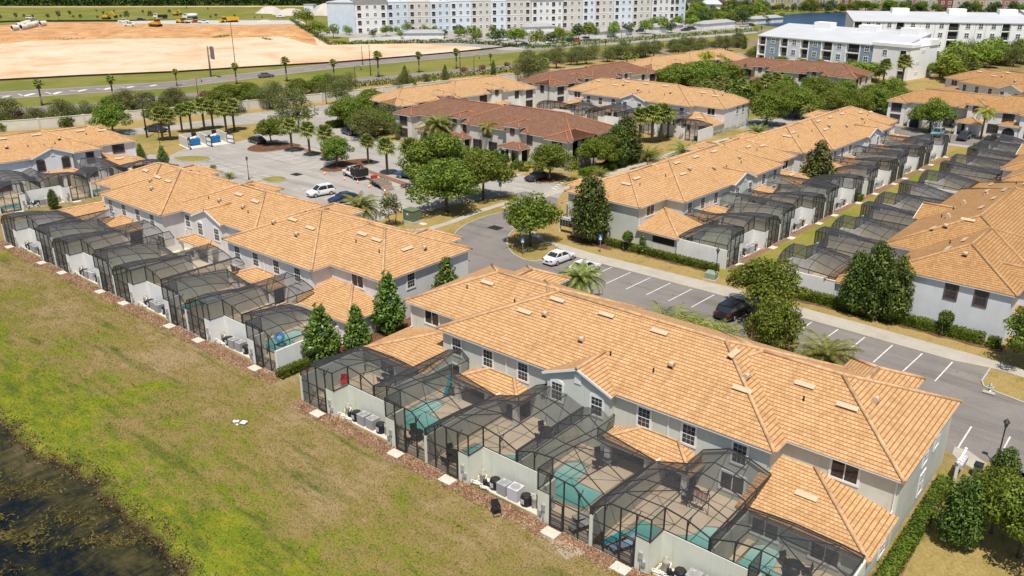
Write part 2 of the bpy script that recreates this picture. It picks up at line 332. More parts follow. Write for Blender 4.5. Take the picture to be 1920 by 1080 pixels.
grn=mix(t,(.165,.205,.016),(.095,.122,.018),ramp(t,madd(md,.6,madd(mid2,.4,0)),[(.40,(0,0,0)),(.60,(1,1,1))]))
grn=mix(t,grn,(.255,.235,.022),ramp(t,madd(st,.6,madd(mid2,.4,0)),[(.46,(0,0,0)),(.64,(1,1,1))]))
col=mix(t,grn,(.235,.18,.062),ramp(t,v,[(.30,(0,0,0)),(.58,(1,1,1))]))
col=mix(t,col,(.31,.225,.118),ramp(t,v,[(.58,(0,0,0)),(.86,(1,1,1))]))
col=mix(t,col,(.085,.11,.02),ramp(t,tr,[(.56,(0,0,0)),(.70,(.85,.85,.85))]))
vv=madd(fi,.5,madd(mid2,.5,0)); col=mix(t,col,(.40,.30,.19),ramp(t,vv,[(.585,(0,0,0)),(.70,(.8,.8,.8))]))
col=mix(t,col,(.042,.052,.012),ramp(t,madd(st,.4,madd(fi,.6,0)),[(.34,(.75,.75,.75)),(.46,(0,0,0))]))
far=N(t,'ShaderNodeMapRange'); far.inputs[1].default_value=105; far.inputs[2].default_value=150; t.links.new(sp.outputs[1],far.inputs[0])
farx=N(t,'ShaderNodeMapRange'); farx.inputs[1].default_value=-165; farx.inputs[2].default_value=-190; t.links.new(sp.outputs[0],farx.inputs[0])
col=mix(t,col,mix(t,(.15,.165,.032),(.215,.20,.055),ramp(t,big,[(.4,(0,0,0)),(.6,(1,1,1))])),farx.outputs[0])
mudn=madd(md,1.3,madd(sp.outputs[2],1.9,.0)); col=mix(t,(.055,.036,.018),col,ramp(t,mudn,[(.0,(0,0,0)),(.42,(1,1,1))]))
mr=N(t,'ShaderNodeMapRange'); mr.inputs[1].default_value=.25; mr.inputs[2].default_value=.75; mr.inputs[3].default_value=.6; mr.inputs[4].default_value=1.4; t.links.new(vf,mr.inputs[0])
vs=N(t,'ShaderNodeVectorMath',operation='SCALE'); t.links.new(col,vs.inputs[0]); t.links.new(mr.outputs[0],vs.inputs['Scale']); t.links.new(vs.outputs[0],b.inputs['Base Color'])
bp=N(t,'ShaderNodeBump'); bp.inputs['Strength'].default_value=.6; bp.inputs['Distance'].default_value=.12; t.links.new(fi,bp.inputs['Height']); t.links.new(bp.outputs[0],b.inputs['Normal'])
M['lawn']=m
structure(g.build('ground',M['lawn']))
# pond with drifting weed
m,t,b,tc=base('pond_water',.12,.25); P=tc.outputs['Object']
wd0=noise(t,stretch(t,P,(1,.3,1),.9),1.1,8,.75,.9); wd1=noise(t,stretch(t,P,(.4,1.2,1),.5),2.2,6,.7,.4); wd=madd(wd0,.62,madd(wd1,.38,0)); bg2=noise(t,P,.16,4,.6,.6); sp=N(t,'ShaderNodeSeparateXYZ'); t.links.new(P,sp.inputs[0])
dd=N(t,'ShaderNodeMapRange'); dd.inputs[1].default_value=8; dd.inputs[2].default_value=19; t.links.new(sp.outputs[1],dd.inputs[0])
q=madd(wd,1.0,madd(bg2,.8,madd(dd.outputs[0],.38,-.62)))
col=ramp(t,q,[(.42,(.003,.006,.010)),(.52,(.010,.011,.007)),(.64,(.030,.027,.009)),(.78,(.065,.054,.018)),(.97,(.14,.10,.06))])
t.links.new(col,b.inputs['Base Color']); rg=ramp(t,q,[(.45,(.10,.10,.10)),(.7,(.7,.7,.7))]); t.links.new(rg,b.inputs['Roughness'])
bp=N(t,'ShaderNodeBump'); bp.inputs['Strength'].default_value=.25; bp.inputs['Distance'].default_value=.1; t.links.new(wd,bp.inputs['Height']); t.links.new(bp.outputs[0],b.inputs['Normal'])
M['pond']=m
q_=MB(); q_.face([(-158,-90,-.36),(14,-90,-.36),(14,24,-.36),(-158,24,-.36)]); structure(q_.build('pond_water',M['pond']))
# ---------------------------------------------------------------- paved sheets
def P2(pts): return [at(*p)[:2] if len(p)==2 and p[0]!='w' else p[1:] for p in pts]
def Wp(x,y): return ('w',x,y)
def resolve(pts): return [(p[1],p[2]) if p[0]=='w' else tuple(at(p[0],p[1])[:2]) for p in pts]
def sheet(name,pts,z,mt,z0=None,side=None):
    b_=MB(); b_.prism(resolve(pts),z if z0 is None else z0,z,mi=0,mi_side=1 if side else 0)
    return structure(b_.build(name,[M[mt]]+([M[side]] if side else [])))
def strip(name,far,near,z,mt):
    a,b_=resolve(far),resolve(near); return sheet(name,[Wp(*p) for p in a]+[Wp(*p) for p in reversed(b_)],z,mt)
def smooth(pts,n=4,closed=False):
    p=resolve(pts); out=[]; L=len(p)
    for i in range(L if closed else L-1):
        if closed: a,b_,c,d=p[(i-1)%L],p[i],p[(i+1)%L],p[(i+2)%L]
        else: a,b_,c,d=p[max(i-1,0)],p[i],p[i+1],p[min(i+2,L-1)]
        for k in range(n):
            u=k/n; out.append(Wp(*[.5*((2*b_[q])+(-a[q]+c[q])*u+(2*a[q]-5*b_[q]+4*c[q]-d[q])*u*u+(-a[q]+3*b_[q]-3*c[q]+d[q])*u**3) for q in (0,1)]))
    if not closed: out.append(Wp(*p[-1]))
    return out
def kerb(name,pts,w=.16,h=.13,mt='kerb'):
    p=resolve(pts); b_=MB()
    for a,c in zip(p,p[1:]): b_.bar((a[0],a[1],h/2),(c[0],c[1],h/2),w,h)
    return structure(b_.build(name,M[mt]))
# verge grass around the buildings beyond the front row
sheet('verge_grass',[Wp(-215,66.2),Wp(40,66.2),Wp(40,300),Wp(-168,300),Wp(-215,90)],.006,'grass_dry')
curve_l=smooth([(980,393),(946,397),(893,413),(860,431),(848,450),Wp(-74,76),Wp(-66,70.5),Wp(-60,68.3)],5)
isl_edge=smooth([(985,415),(966,430),(953,444),(951,460),(960,475),(977,485),(997,490),(1018,488)],4)
south=[Wp(-11.3,84.4),(1786,676.5),(1654,639),(1480,590),(1360,556.5),(1200,514),(1135,497),(1078,482)]+list(reversed(isl_edge))+[(1030,400),(1046,385),(1046,372),(985,358),(965,363)]+curve_l+[Wp(-10,66.6),Wp(-9,67.1),Wp(50,67.1),Wp(50,78),Wp(-7.4,79),Wp(-10.6,79.8),Wp(-11.3,80.6)]
sheet('parking_lane',south,.012,'asphalt')
lot=[Wp(-158,80.5),(318,292),(335,284),(351,277.5),(429,267),(448,265),(470,260),(500,238),(560,226),(600,212),(640,222),(690,258),(745,266),(830,290),(930,318),(1000,333),(1062,350),(1047,372),(985,359),(949,366),(911,372),(871,379),(830,390),(784,401),(745,395),Wp(-91,79.5),Wp(-100,70),Wp(-150,70)]
sheet('parking_lot',lot,.02,'asphalt_pale')
strip('street',[(-60,272),(120,255),(240,242),(373,227),(462,213),(590,199),(700,187),(760,180)],[(-60,288),(120,270),(240,255),(373,238),(470,233),(600,213),(700,200),(760,192)],.014,'asphalt_pale')
sheet('cross_street',[Wp(-60,188),Wp(20,188),Wp(20,199),Wp(-60,199)],.016,'asphalt_pale')
sheet('rear_street',[Wp(-125,216),Wp(-60,216),Wp(-60,229),Wp(-125,229)],.014,'asphalt_pale')
sheet('lane_between_rows',[Wp(-84,176),Wp(-60,180),Wp(-60,216),Wp(-84,216)],.018,'asphalt_pale')
strip('highway_far_lanes',[(-200,197),(0,172),(330,152),(640,116),(940,92),(1280,67),(1500,50)],[(-200,213),(0,186),(330,165),(640,127),(940,100),(1300,72.5),(1500,55)],.014,'asphalt_road')
strip('highway_near_lanes',[(-200,226),(35,201),(200,192),(330,177),(640,150),(683,145),(858,130.5),(973,119),(1150,103),(1350,84),(1500,72)],[(-200,240),(60,212.5),(210,203),(330,190),(640,160),(694,153),(867,138),(973,126),(1150,109),(1350,89),(1500,76)],.014,'asphalt_road')
# road paint
ln=MB()
def paint(a,b_,wd=.12,z=.03):
    a,b_=resolve([a,b_]); ln.bar((a[0],a[1],z-.004),(b_[0],b_[1],z-.004),wd,.008)
for a,b_ in [((1147,501.5),(1120,513)),((1182.5,511),(1136,532)),((1219.5,520.8),(1174,542.3)),((1257,531),(1212,553)),((1296.5,542.5),(1253,565)),((1339,553),(1296,576.5)),
             ((1522.7,603.7),(1496.7,621.7)),((1571.7,617.7),(1540,640)),((1621.7,632.3),(1584,662.5)),((1673.5,647.3),(1637,680)),((1729.3,663),(1693,696.5)),((1786,679),(1753,715))]: paint(a,b_)
for k in range(10): paint(Wp(-10.0-2.83*k,66.9),Wp(-10.0-2.83*k,71.9))
for k in range(1,4): paint(Wp(-10.0+2.83*k,67.3),Wp(-10.0+2.83*k,72.2))
ln.prism(resolve([(1089,507),(1108,497),(1112,500),(1098,508)]),.02,.03); ln.bar(tuple(at(1093,508))[:2]+(.026,),tuple(at(1126,515))[:2]+(.026,),.14,.008)
zl=lambda x,y:(240+x/4.5,160+y/4.5)
for a,b_ in [((555,675),(800,650)),((640,690),(870,665)),((750,710),(950,687)),((830,730),(1020,705)),((910,755),(1085,730)),((980,782),(1180,755)),((1150,600),(1330,570)),((1215,620),(1410,585)),((1290,640),(1460,605)),((1365,662),(1520,628)),((1440,680),(1570,650)),((1520,703),(1600,690)),((1560,890),(1470,870)),((1760,925),(1650,965)),((1890,985),(1800,1010))]: paint(zl(*a),zl(*b_),.12,.034)
zm=lambda x,y:(560+x/4.5,200+y/4.5)
for a,b_ in [((870,630),(770,660)),((960,655),(800,700)),((590,610),(700,585)),((850,490),(800,500)),((1890,560),(1790,590)),((1800,700),(1890,690))]: paint(zm(*a),zm(*b_),.12,.034)
z3=lambda x,y:(740+x/4.155,160+y/4.155)
for k in range(7): paint(z3(1222+22*k,800-14*k),z3(1262+18*k,812-16*k),.3,.034)
for a,b_ in [((1020,680),(900,715)),((100,775),(20,800))]: paint(z3(*a),z3(*b_),.12,.034)
# highway dashes, edge lines, gore stripes
def hwy(pts,wd=.16,dash=None):
    p=resolve(pts)
    for a,c in zip(p,p[1:]):
        A,B=Vector(a),Vector(c); L=(B-A).length; u=(B-A)/L
        if dash is None: ln.bar((A.x,A.y,.024),(B.x,B.y,.024),wd,.008)
        else:
            k=0
            while k<L-dash[0]: ln.bar((*(A+u*k),.024),(*(A+u*(k+dash[0])),.024),wd,.008); k+=dash[0]+dash[1]
hwy([(0,173.3),(330,153),(640,117),(940,93),(1280,68)]); hwy([(0,184.8),(330,164),(640,126),(940,99.3),(1300,72)])
hwy([(0,179.5),(330,159),(640,122),(940,96),(1290,70)],.2,(3,6)); hwy([(60,207),(330,184),(690,149),(865,134),(973,122.5),(1150,106)],.2,(3,6))
zh=lambda x,y:(x/5.647,130+y/5.647)
for a,b_ in [((250,285),(365,255)),((560,265),(640,238)),((820,235),(910,215)),((1100,215),(1175,196)),((1340,195),(1415,182)),((1590,175),(1660,165)),((40,300),(90,280))]: paint(zh(*a),zh(*b_),1.5,.03)
for a,b_ in [((250,285),(190,260)),((560,265),(480,240)),((820,235),(740,222)),((1100,215),(1020,205)),((1340,195),(1270,186))]: paint(zh(*a),zh(*b_),.35,.03)
structure(ln.build('road_markings',M['line']))
# walks, islands, kerbs
sheet('sidewalk',[(1020,452),(1060,461),(1120,479),(1200,498.5),(1360,538),(1480,572),(1600,604),(1729,640),(1820,665),(1870,680),(1960,706),(1960,722),(1868,694),Wp(-11.3,84.5),(1786,677),(1654,639.5),(1480,590.5),(1360,557),(1200,514.5),(1135,497.5),(1078,482.5)],.11,'walk',0)
kerb('kerb',[Wp(-11.3,84.4),Wp(-11.3,81.2),Wp(-10.9,80.2),Wp(-9.8,79.7),Wp(-7.4,79.1),Wp(50,78.1)])
sheet('end_island',[Wp(-11.2,84.4),Wp(-11.2,81.2),Wp(-10.8,80.3),Wp(-9.7,79.8),Wp(-7.4,79.2),Wp(50,78.2),Wp(50,86),Wp(-8,84.4)],.10,'grass_dry',0)
kerb('kerb',isl_edge+[(1078,482)])
sheet('path',[(955,424),(985,428),(1015,440),(1020,452),(1078,482.5),(1060,470),(1000,445)],.05,'walk',0)
p_=smooth([(700,415),(726,425),(760,429),(793,428.5),(838,416),(893,395),(951,377.5)],4); q_=smooth([(690,421),(722,431),(757,435),(797,433.5),(846,420),(901,399),(958,381)],4)
sheet('path',p_+list(reversed(q_)),.05,'walk',0)
kerb('kerb',curve_l); kerb('kerb',[(949,366),(911,372),(871,379),(830,390),(784,401),(745,395)])
sheet('path',[Wp(-81.9,96),Wp(-80.2,96),Wp(-79.4,150),Wp(-76,176),Wp(-77.7,176),Wp(-81.1,150)],.05,'walk',0)
for e in ([(330,291),(360,287),(395,293),(392,299),(350,301),(330,297)],):pass
zl_isl=[([(325,297),(345,294),(370,293),(392,295),(394,298),(385,302),(360,304),(335,302)],'grass_field'),([(490,337),(505,333),(522,331.5),(536,334),(538,338),(525,342),(505,343)],'grass_field'),
 ([(462,281),(475,273),(500,268),(540,268.5),(564,272),(560,278),(530,282),(500,286),(475,286)],'mulch_dark'),([(600,321),(605,315),(640,303),(690,298),(700,304),(690,310),(660,318),(628,324)],'mulch_dark'),
 ([(760,362),(770,356),(800,352),(830,356),(828,363),(795,366),(770,366)],'mulch_dark'),([(1000,340),(1015,330),(1040,325),(1063,333),(1052,340),(1030,345)],'mulch_dark')]
for pts,mt in zl_isl:
    p=smooth(pts,3,True); sheet('planted_island',p,.11,mt,0); kerb('kerb',p+[p[0]],.18,.15)
sheet('planted_strip',[(555,279),(600,293),(650,309),(700,328),(760,349),(770,345),(700,322),(655,304),(600,287),(563,275)],.06,'mulch',0)
sheet('planted_island',smooth([(1395,601),(1403,590),(1425,585),(1455,598),(1490,640),(1480,665),(1440,672),(1412,650)],3,True),.11,'mulch_dark',0)
sheet('path',[(760,349),(700,330),(690,334),(748,352)],.05,'walk',0)
# planting beds
def wavy(x0,x1,y0,y1,ya,st=1.1,seed=1):
    r=random.Random(seed); p=[Wp(x0,y1)]; x=x0
    while x<x1: p.append(Wp(x,y0+r.uniform(-ya,ya))); x+=st
    return p+[Wp(x1,y0),Wp(x1,y1)]
sheet('mulch_bed',wavy(-56.9,6,37.95,39.15,.45,.5),.008,'mulch'); sheet('mulch_bed',wavy(-123.6,-61.2,39.3,40.7,.4,.55,seed=3),.008,'mulch')
sheet('bare_soil',smooth([(1018,994),(1028,1003),(1042,1012),(1066,1020),(1090,1030),(1098,1040),(1080,1042),(1062,1049),(1052,1040),(1044,1032),(1040,1022),(1026,1014),(1016,1006)],2,True),.012,'soil')
sheet('mulch_bed',[(1640,1085),(1690,1008),(1722,962),(1753,935),(1775,944),(1760,985),(1722,1020),(1690,1085)],.01,'mulch')
sheet('grass_strip',[Wp(-10.2,44),Wp(-9.2,44),Wp(-8.4,62),Wp(-10.2,64)],.012,'grass_field')
sheet('grass_bed',[(1560,1300),(1690,1085),(1722,1020),(1760,985),(1920,880),(2200,1000),(1900,1500)],.006,'grass_dry')
sheet('path',[(1815,845),(1790,838),(1785,852),(1800,866),(1835,885),(1850,870)],.04,'walk',0)
sheet('mulch_bed',[Wp(-63,46),Wp(-57.2,43),Wp(-57.2,52),Wp(-57.2,64),Wp(-62,64)],.01,'mulch_dark')
sheet('mulch_bed',wavy(-60.5,-43.2,90.85,92.4,.2,.7,seed=5),.014,'mulch_dark'); sheet('mulch_bed',wavy(-33.8,-11.3,89.0,91.0,.22,.7,seed=6),.014,'mulch_dark')
sheet('mulch_bed',[(1062,440),(1150,458),(1145,470),(1065,450)],.012,'mulch_dark')
# drains
def grate(u,v,w_,d_,label):
    p=at(u,v,.03); b_=MB(); b_.box(-w_/2,w_/2,-d_/2,d_/2,0,.02)
    for k in range(7): b_.box(-w_/2+.08,w_/2-.08,-d_/2+.08+k*d_/7,-d_/2+.12+k*d_/7,.02,.035)
    o=b_.build('drain_grate',M['dark_metal']); o.location=p; tag(o,label,'drain grate'); return o
grate(929,427,1.9,1.5,'dark square drain grate in the curved road'); grate(556,327,1.9,1.5,'dark drain grate in the pale parking lot near the lamp post')
# building site
sa=MB(); ca,cb,cc,cd=(-80,47),(545,41),(915,92),(-80,163)
nu,nv=70,34
rr=random.Random(5)
topL=[(-80,56),(0,48),(60,42),(300,41),(545,40),(600,72),(640,83),(760,80),(900,89)]; botL=[(-80,160),(0,151),(150,143),(330,135.5),(480,126),(640,117),(750,108),(840,100),(905,93)]
def plerp(L,u):
    k=u*(len(L)-1); i=min(int(k),len(L)-2); f=k-i; a,b_=at(*L[i]),at(*L[i+1]); return a.lerp(b_,f)
def nz(x,y): return .35*math.sin(x*.11+2*math.sin(y*.07))+.3*math.sin(y*.17+1.3*math.sin(x*.06))+.15*math.sin(x*.41+y*.23)
for j in range(nv+1):
    for i in range(nu+1):
        u,v=i/nu,j/nv; p=plerp(topL,u).lerp(plerp(botL,u),v)
        h=.05+max(0,nz(p.x,p.y))*.45*math.sin(math.pi*min(1,max(0,v)))
        if u<.55 and .18<v<.5: h+=1.2*math.sin(math.pi*(v-.18)/.32)*(.6+.4*math.sin(u*40))
        if j in(0,nv) or i in (0,nu): h=.03
        sa.v.append((p.x,p.y,h))
for j in range(nv):
    for i in range(nu):
        k=j*(nu+1)+i; sa.f.append((k,k+nu+1,k+nu+2,k+1)); sa.m.append(1 if j<nv*.47 and i<nu*.6 else 0); sa.uv.append(None); sa.sm.append(True)
structure(sa.build('sand',[M['sand'],M['sand_orange']]))
# lake beyond the white apartments
m,t,b,tc=base('lake_water',.35,.3); t.links.new(ramp(t,noise(t,stretch(t,tc.outputs['Object'],(1,.2,1)),.1,4),[(.3,(.012,.035,.08)),(.7,(.025,.06,.12))]),b.inputs['Base Color'])
lk=MB(); lk.prism(resolve(smooth([(1395,42),(1440,33),(1500,25),(1600,23),(1720,24),(1900,28),(1900,48),(1600,60)],3,True)),.02,.02); structure(lk.build('lake_water',m))
sheet('apartment_car_park',[(575,66),(640,69),(700,74),(960,95),(1060,88),(1300,72),(1420,62),(1400,40),(1290,38),(640,55)],.02,'asphalt_pale')

sheet('alley_grass',[Wp(-43.4,90.6),Wp(-34.5,90.6),Wp(-33,150),Wp(-30.5,187),Wp(-39,187),Wp(-42,135)],.01,'grass_alley')
sheet('mulch_bed',[Wp(-43.3,93.5),Wp(-42.3,93.5),Wp(-40.5,136),Wp(-37.7,178),Wp(-38.9,178),Wp(-41.6,136)],.016,'mulch')
sheet('entry_parking',[Wp(-66,190),Wp(-10,190),Wp(-10,202),Wp(-66,202)],.02,'asphalt')
sheet('garden_bed',[(1395,205),(1480,190),(1560,215),(1500,240),(1420,248)],.012,'grass_field')
# ================================================================ TOWNHOUSES
OV=.45
def zrot(x,y,a): return (x*math.cos(a)-y*math.sin(a), x*math.sin(a)+y*math.cos(a))
WIN={}
def window(parent,kind,trim,loc,rz=0,far=False):
    key=(kind,trim,far)
    if key not in WIN:
        w_,h_={'tall':(1.0,1.55),'slider':(1.75,1.35),'small':(.75,.75),'big':(1.9,1.6),'arch':(1.0,1.6)}[kind]
        fr=MB(); tw=.17; z1=h_
        fr.box(-w_/2-tw,w_/2+tw,-.07,.02,-tw,0); fr.box(-w_/2-tw,-w_/2,-.06,.02,0,z1); fr.box(w_/2,w_/2+tw,-.06,.02,0,z1)
        if kind=='arch': fr.prism([(-w_/2-tw,z1-.1),(w_/2+tw,z1-.1),(w_/2+tw-.1,z1+.14),(w_/2-.3,z1+.25),(-w_/2+.3,z1+.25),(-w_/2-tw+.1,z1+.14)],-.02,.06); 
        if kind=='arch':
            n=len([0]); k=len(fr.v)-  6*(1) ; 
            # stand the arched head upright
            st_=fr.v; cnt=6+6*4
            for i in range(len(st_)-cnt,len(st_)): x,y,z=st_[i]; st_[i]=(x,-z,y)
        else: fr.box(-w_/2-tw,w_/2+tw,-.07,.02,z1,z1+tw)
        mu=.015; 
        if kind in('tall','arch'):
            fr.box(-w_/2,w_/2,-.045,.0,h_*.5-.03,h_*.5+.03)
            for x in (-w_/6,w_/6): fr.box(x-mu/2,x+mu/2,-.035,0,0,z1)
            for z in (.25,.75): fr.box(-w_/2,w_/2,-.03,0,h_*z-mu/2,h_*z+mu/2)
        elif kind=='small': pass
        else:
            for x in ((0,) if kind=='slider' else (-w_/4,0,w_/4)): fr.box(x-.035,x+.035,-.045,0,0,z1)
            if kind=='big': fr.box(-w_/2,w_/2,-.04,0,h_*.5-.03,h_*.5+.03)
        pn=MB(); pn.box(-w_/2,w_/2,-.02,.012,0,z1)
        if far: 
            for f in range(len(fr.m)): fr.m[f]=0
            fr.mi=1; fr.box(-w_/2,w_/2,-.02,.012,0,z1,mi=1)
            WIN[key]=(fr.build('window',[M[trim],M['glass']],link=False).data,None)
        else: WIN[key]=(fr.build('window',M[trim],link=False).data,pn.build('pane',M['glass'],link=False).data)
    f,p=WIN[key]; o=bpy.data.objects.new('window',f); C.objects.link(o); o.parent=parent; o.location=loc; o.rotation_euler=(0,0,rz)
    if p: q=bpy.data.objects.new('pane',p); C.objects.link(q); q.parent=o
    return o
def slope(mb,pts,ang):
    c,s=math.cos(ang),math.sin(ang); zs=[p[2] for p in pts]; z0=min(zs)
    uv=[]
    for p in pts:
        along=p[0]*c+p[1]*s; run=-p[0]*s+p[1]*c
        uv.append((along,math.copysign(1,1)*math.hypot(0,0)+ (run if True else 0)*1.08))
    mb.face(pts,uv)
class Bld:
    def __init__(s,name,label,cat,loc,rz,wall='stucco_grey',tile='tile_orange',cap='cap_orange',trim='trim',z0=5.3,p=.4,far=False):
        s.root=thing(name,label,cat,loc,rz); s.w=MB(); s.w2=MB(); s.r=MB(); s.c=MB(); s.g=MB(); s.po=[];
        s.wall,s.tile,s.cap,s.trim,s.z0,s.p,s.far=wall,tile,cap,trim,z0,p,far; s.vents=[]
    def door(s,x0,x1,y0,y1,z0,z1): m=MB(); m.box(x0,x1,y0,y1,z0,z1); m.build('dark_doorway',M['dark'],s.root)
    def colm(s,x0,x1,y0,y1,z0,z1):
        m=MB(); m.box(x0,x1,y0,y1,z0,z1); m.box(x0-.05,x1+.05,y0-.05,y1+.05,z1-.15,z1+.02); m.box(x0-.04,x1+.04,y0-.04,y1+.04,z0,z0+.2); m.build('porch_column',M['stucco_white'],s.root)
    def porch(s): s.po.append((MB(),MB())); return s.po[-1]
    def hipp(s,x0,x1,y0,y1,z0=2.75):
        a,b_=s.porch(); s.hip(x0,x1,y0,y1,z0=z0,p=.33,mb=a,cb=b_)
    def ridge(s,mb,a,b): mb.tube((a[0],a[1],a[2]+.03),(b[0],b[1],b[2]+.03),.155,n=6,cap=True)
    def hip(s,x0,x1,y0,y1,z0=None,p=None,mb=None,cb=None,fascia=True):
        z0=s.z0 if z0 is None else z0; p=s.p if p is None else p; mb=mb or s.r; cb=cb or s.c
        A,B,Cc,D=(x0,y0,z0),(x1,y0,z0),(x1,y1,z0),(x0,y1,z0)
        if x1-x0>=y1-y0:
            h=(y1-y0)/2; E,F=(x0+h,y0+h,z0+h*p),(x1-h,y0+h,z0+h*p)
            slope(mb,[A,B,F,E],0); slope(mb,[Cc,D,E,F],math.pi); slope(mb,[D,A,E],-math.pi/2); slope(mb,[B,Cc,F],math.pi/2)
            cs=[(A,E),(D,E),(B,F),(Cc,F),(E,F)]
        else:
            h=(x1-x0)/2; E,F=(x0+h,y0+h,z0+h*p),(x0+h,y1-h,z0+h*p)
            slope(mb,[A,B,E],0); slope(mb,[Cc,D,F],math.pi); slope(mb,[D,A,E,F],-math.pi/2); slope(mb,[B,Cc,F,E],math.pi/2)
            cs=[(A,E),(B,E),(Cc,F),(D,F),(E,F)]
        for a,b_ in cs: s.ridge(cb,a,b_)
        if fascia: s.g.box(x0+.03,x1-.03,y0+.03,y1-.03,z0-.17,z0-.015)
    def sec(s,x0,x1,y0,y1,z0=None,wx0=None,wx1=None,wall=True):
        z0=s.z0 if z0 is None else z0
        s.hip(x0,x1,y0,y1,z0)
        if wall: s.w.box(x0+OV if wx0 is None else wx0,x1-OV if wx1 is None else wx1,y0+OV,y1-OV,0,z0-.1,top=False,bot=False)
    def gable(s,x0,x1,yg,yw,z0=None):
        z0=s.z0 if z0 is None else z0; xc=(x0+x1)/2; h=(x1-x0)/2; zr=z0+h*s.p; yb=yw+h
        slope(s.r,[(xc,yg,zr),(x0,yg,z0),(x0,yw,z0),(xc,yb,zr)][::1],-math.pi/2); slope(s.r,[(x1,yg,z0),(xc,yg,zr),(xc,yb,zr),(x1,yw,z0)],math.pi/2)
        s.ridge(s.c,(xc,yg,zr),(xc,yb,zr))
        for a,b_ in (((x0,yg+.03,z0-.06),(xc,yg+.03,zr-.06)),((xc,yg+.03,zr-.06),(x1,yg+.03,z0-.06))): s.g.bar(a,b_,.06,.2)
        y=yg+.3; a=x0+.35; b_=x1-.35
        s.w.face([(a,y,0),(b_,y,0),(b_,y,z0-.05+.35*s.p),(xc,y,zr-.05),(a,y,z0-.05+.35*s.p)]); s.w.face([(b_,y,0),(b_,y+1,0),(b_,y+1,z0),(b_,y,z0)]); s.w.face([(a,y+1,0),(a,y,0),(a,y,z0),(a,y+1,z0)])
        # soffit
        s.g.face([(x0,yg,z0-.03),(xc,yg,zr-.03),(xc,yg+.32,zr-.03),(x0,yg+.32,z0-.03)]); s.g.face([(xc,yg,zr-.03),(x1,yg,z0-.03),(x1,yg+.32,z0-.03),(xc,yg+.32,zr-.03)])
    def lean(s,x0,x1,y0,y1,z0,p,hl=True,hr=True):
        d=y1-y0; z1=z0+d*p; A,B=(x0,y0,z0),(x1,y0,z0)
        E=(x0+d,y1,z1) if hl else (x0,y1,z1); F=(x1-d,y1,z1) if hr else (x1,y1,z1)
        pr,pc=s.porch()
        slope(pr,[A,B,F,E],0)
        if hl: slope(pr,[(x0,y1,z0),A,E],-math.pi/2); s.ridge(pc,A,E)
        if hr: slope(pr,[B,(x1,y1,z0),F],math.pi/2); s.ridge(pc,B,F)
        if hl and hr: pc.bar((E[0],E[1]-.04,E[2]+.03),(F[0],F[1]-.04,F[2]+.03),.08)
        if not hl: s.w.face([(x0+.05,y1,z0),(x0+.05,y0,z0),(x0+.05,y1,z1)])
        if not hr: s.w.face([(x1-.05,y0,z0),(x1-.05,y1,z0),(x1-.05,y1,z1)])
        s.g.box(x0+.03,x1-.03,y0+.03,y1-.01,z0-.16,z0-.015)
    def vent(s,x,y,kind,z,ang): s.vents.append((x,y,kind,z,ang))
    def vents_on(s,rect,lst,z0=None):
        # lst: (x,y,kind) on the hip roof over rect
        z0=s.z0 if z0 is None else z0
        x0,x1,y0,y1=rect; h=min(x1-x0,y1-y0)/2
        for x,y,k in lst:
            ds=[(y-y0,0),(x1-x,math.pi/2),(y1-y,math.pi),(x-x0,-math.pi/2)]; d,a=min(ds)
            s.vent(x,y,k,z0+d*s.p,a)
    def finish(s):
        o=s.w.build('wall',M[s.wall],s.root)
        if s.w2.f: s.w2.build('wall_panel',M['stucco_taupe'],s.root)
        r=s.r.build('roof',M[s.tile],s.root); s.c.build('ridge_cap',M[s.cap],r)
        s.g.build('eave_trim',M['trim'],s.root)
        for a,b_ in s.po:
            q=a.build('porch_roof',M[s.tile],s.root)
            if b_.f: b_.build('ridge_cap',M[s.cap],q)
        for x,y,k,z,a in s.vents:
            key=('vent',k,s.cap)
            if key not in WIN:
                v=MB()
                if k=='long': v.box(-.75,.75,-.22,.22,.10,.17); v.box(-.7,.7,-.15,.15,-.05,.10,mi=1)
                elif k=='cap': v.box(-.24,.24,-.2,.24,-.05,.34); v.box(-.19,.19,-.215,-.2,.03,.26,mi=1); v.tube((-.24,.02,.34),(.24,.02,.34),.2,n=8)
                else: v.tube((0,0,-.1),(0,0,.38),.07,n=6,mi=1)
                nm={'long':'roof_vent','cap':'roof_vent_hood','pipe':'vent_pipe'}[k]
                WIN[key]=v.build(nm,[M['vent'] if s.cap!='cap_brown' else M[s.cap],M['dark']],link=False).data
            me=WIN[key]; o=bpy.data.objects.new(me.name.split('.')[0],me); C.objects.link(o); o.parent=r; o.location=(x,y,z)
            o.rotation_euler=Matrix.Rotation(a,4,'Z').to_euler() if k=='pipe' else (Matrix.Rotation(a,4,'Z')@Matrix.Rotation(math.atan(s.p),4,'X')).to_euler()
        return s.root
    def win(s,kind,x,y,z,rz=0): return window(s.root,kind,s.trim,(x,y,z),rz,s.far)
    def spout(s,x,y,z0,z1):
        key='spout%.1f'%(z1-z0)
        if key not in WIN:
            v=MB(); v.box(-.045,.045,-.07,0,0,z1-z0); v.bar((0,-.03,z1-z0),(0,-.4,z1-z0+.1),.08); v.bar((0,-.03,.05),(0,-.3,0),.08); WIN[key]=v.build('downspout',M['trim'],link=False).data
        o=bpy.data.objects.new('downspout',WIN[key]); C.objects.link(o); o.parent=s.root; o.location=(x,y,z0)
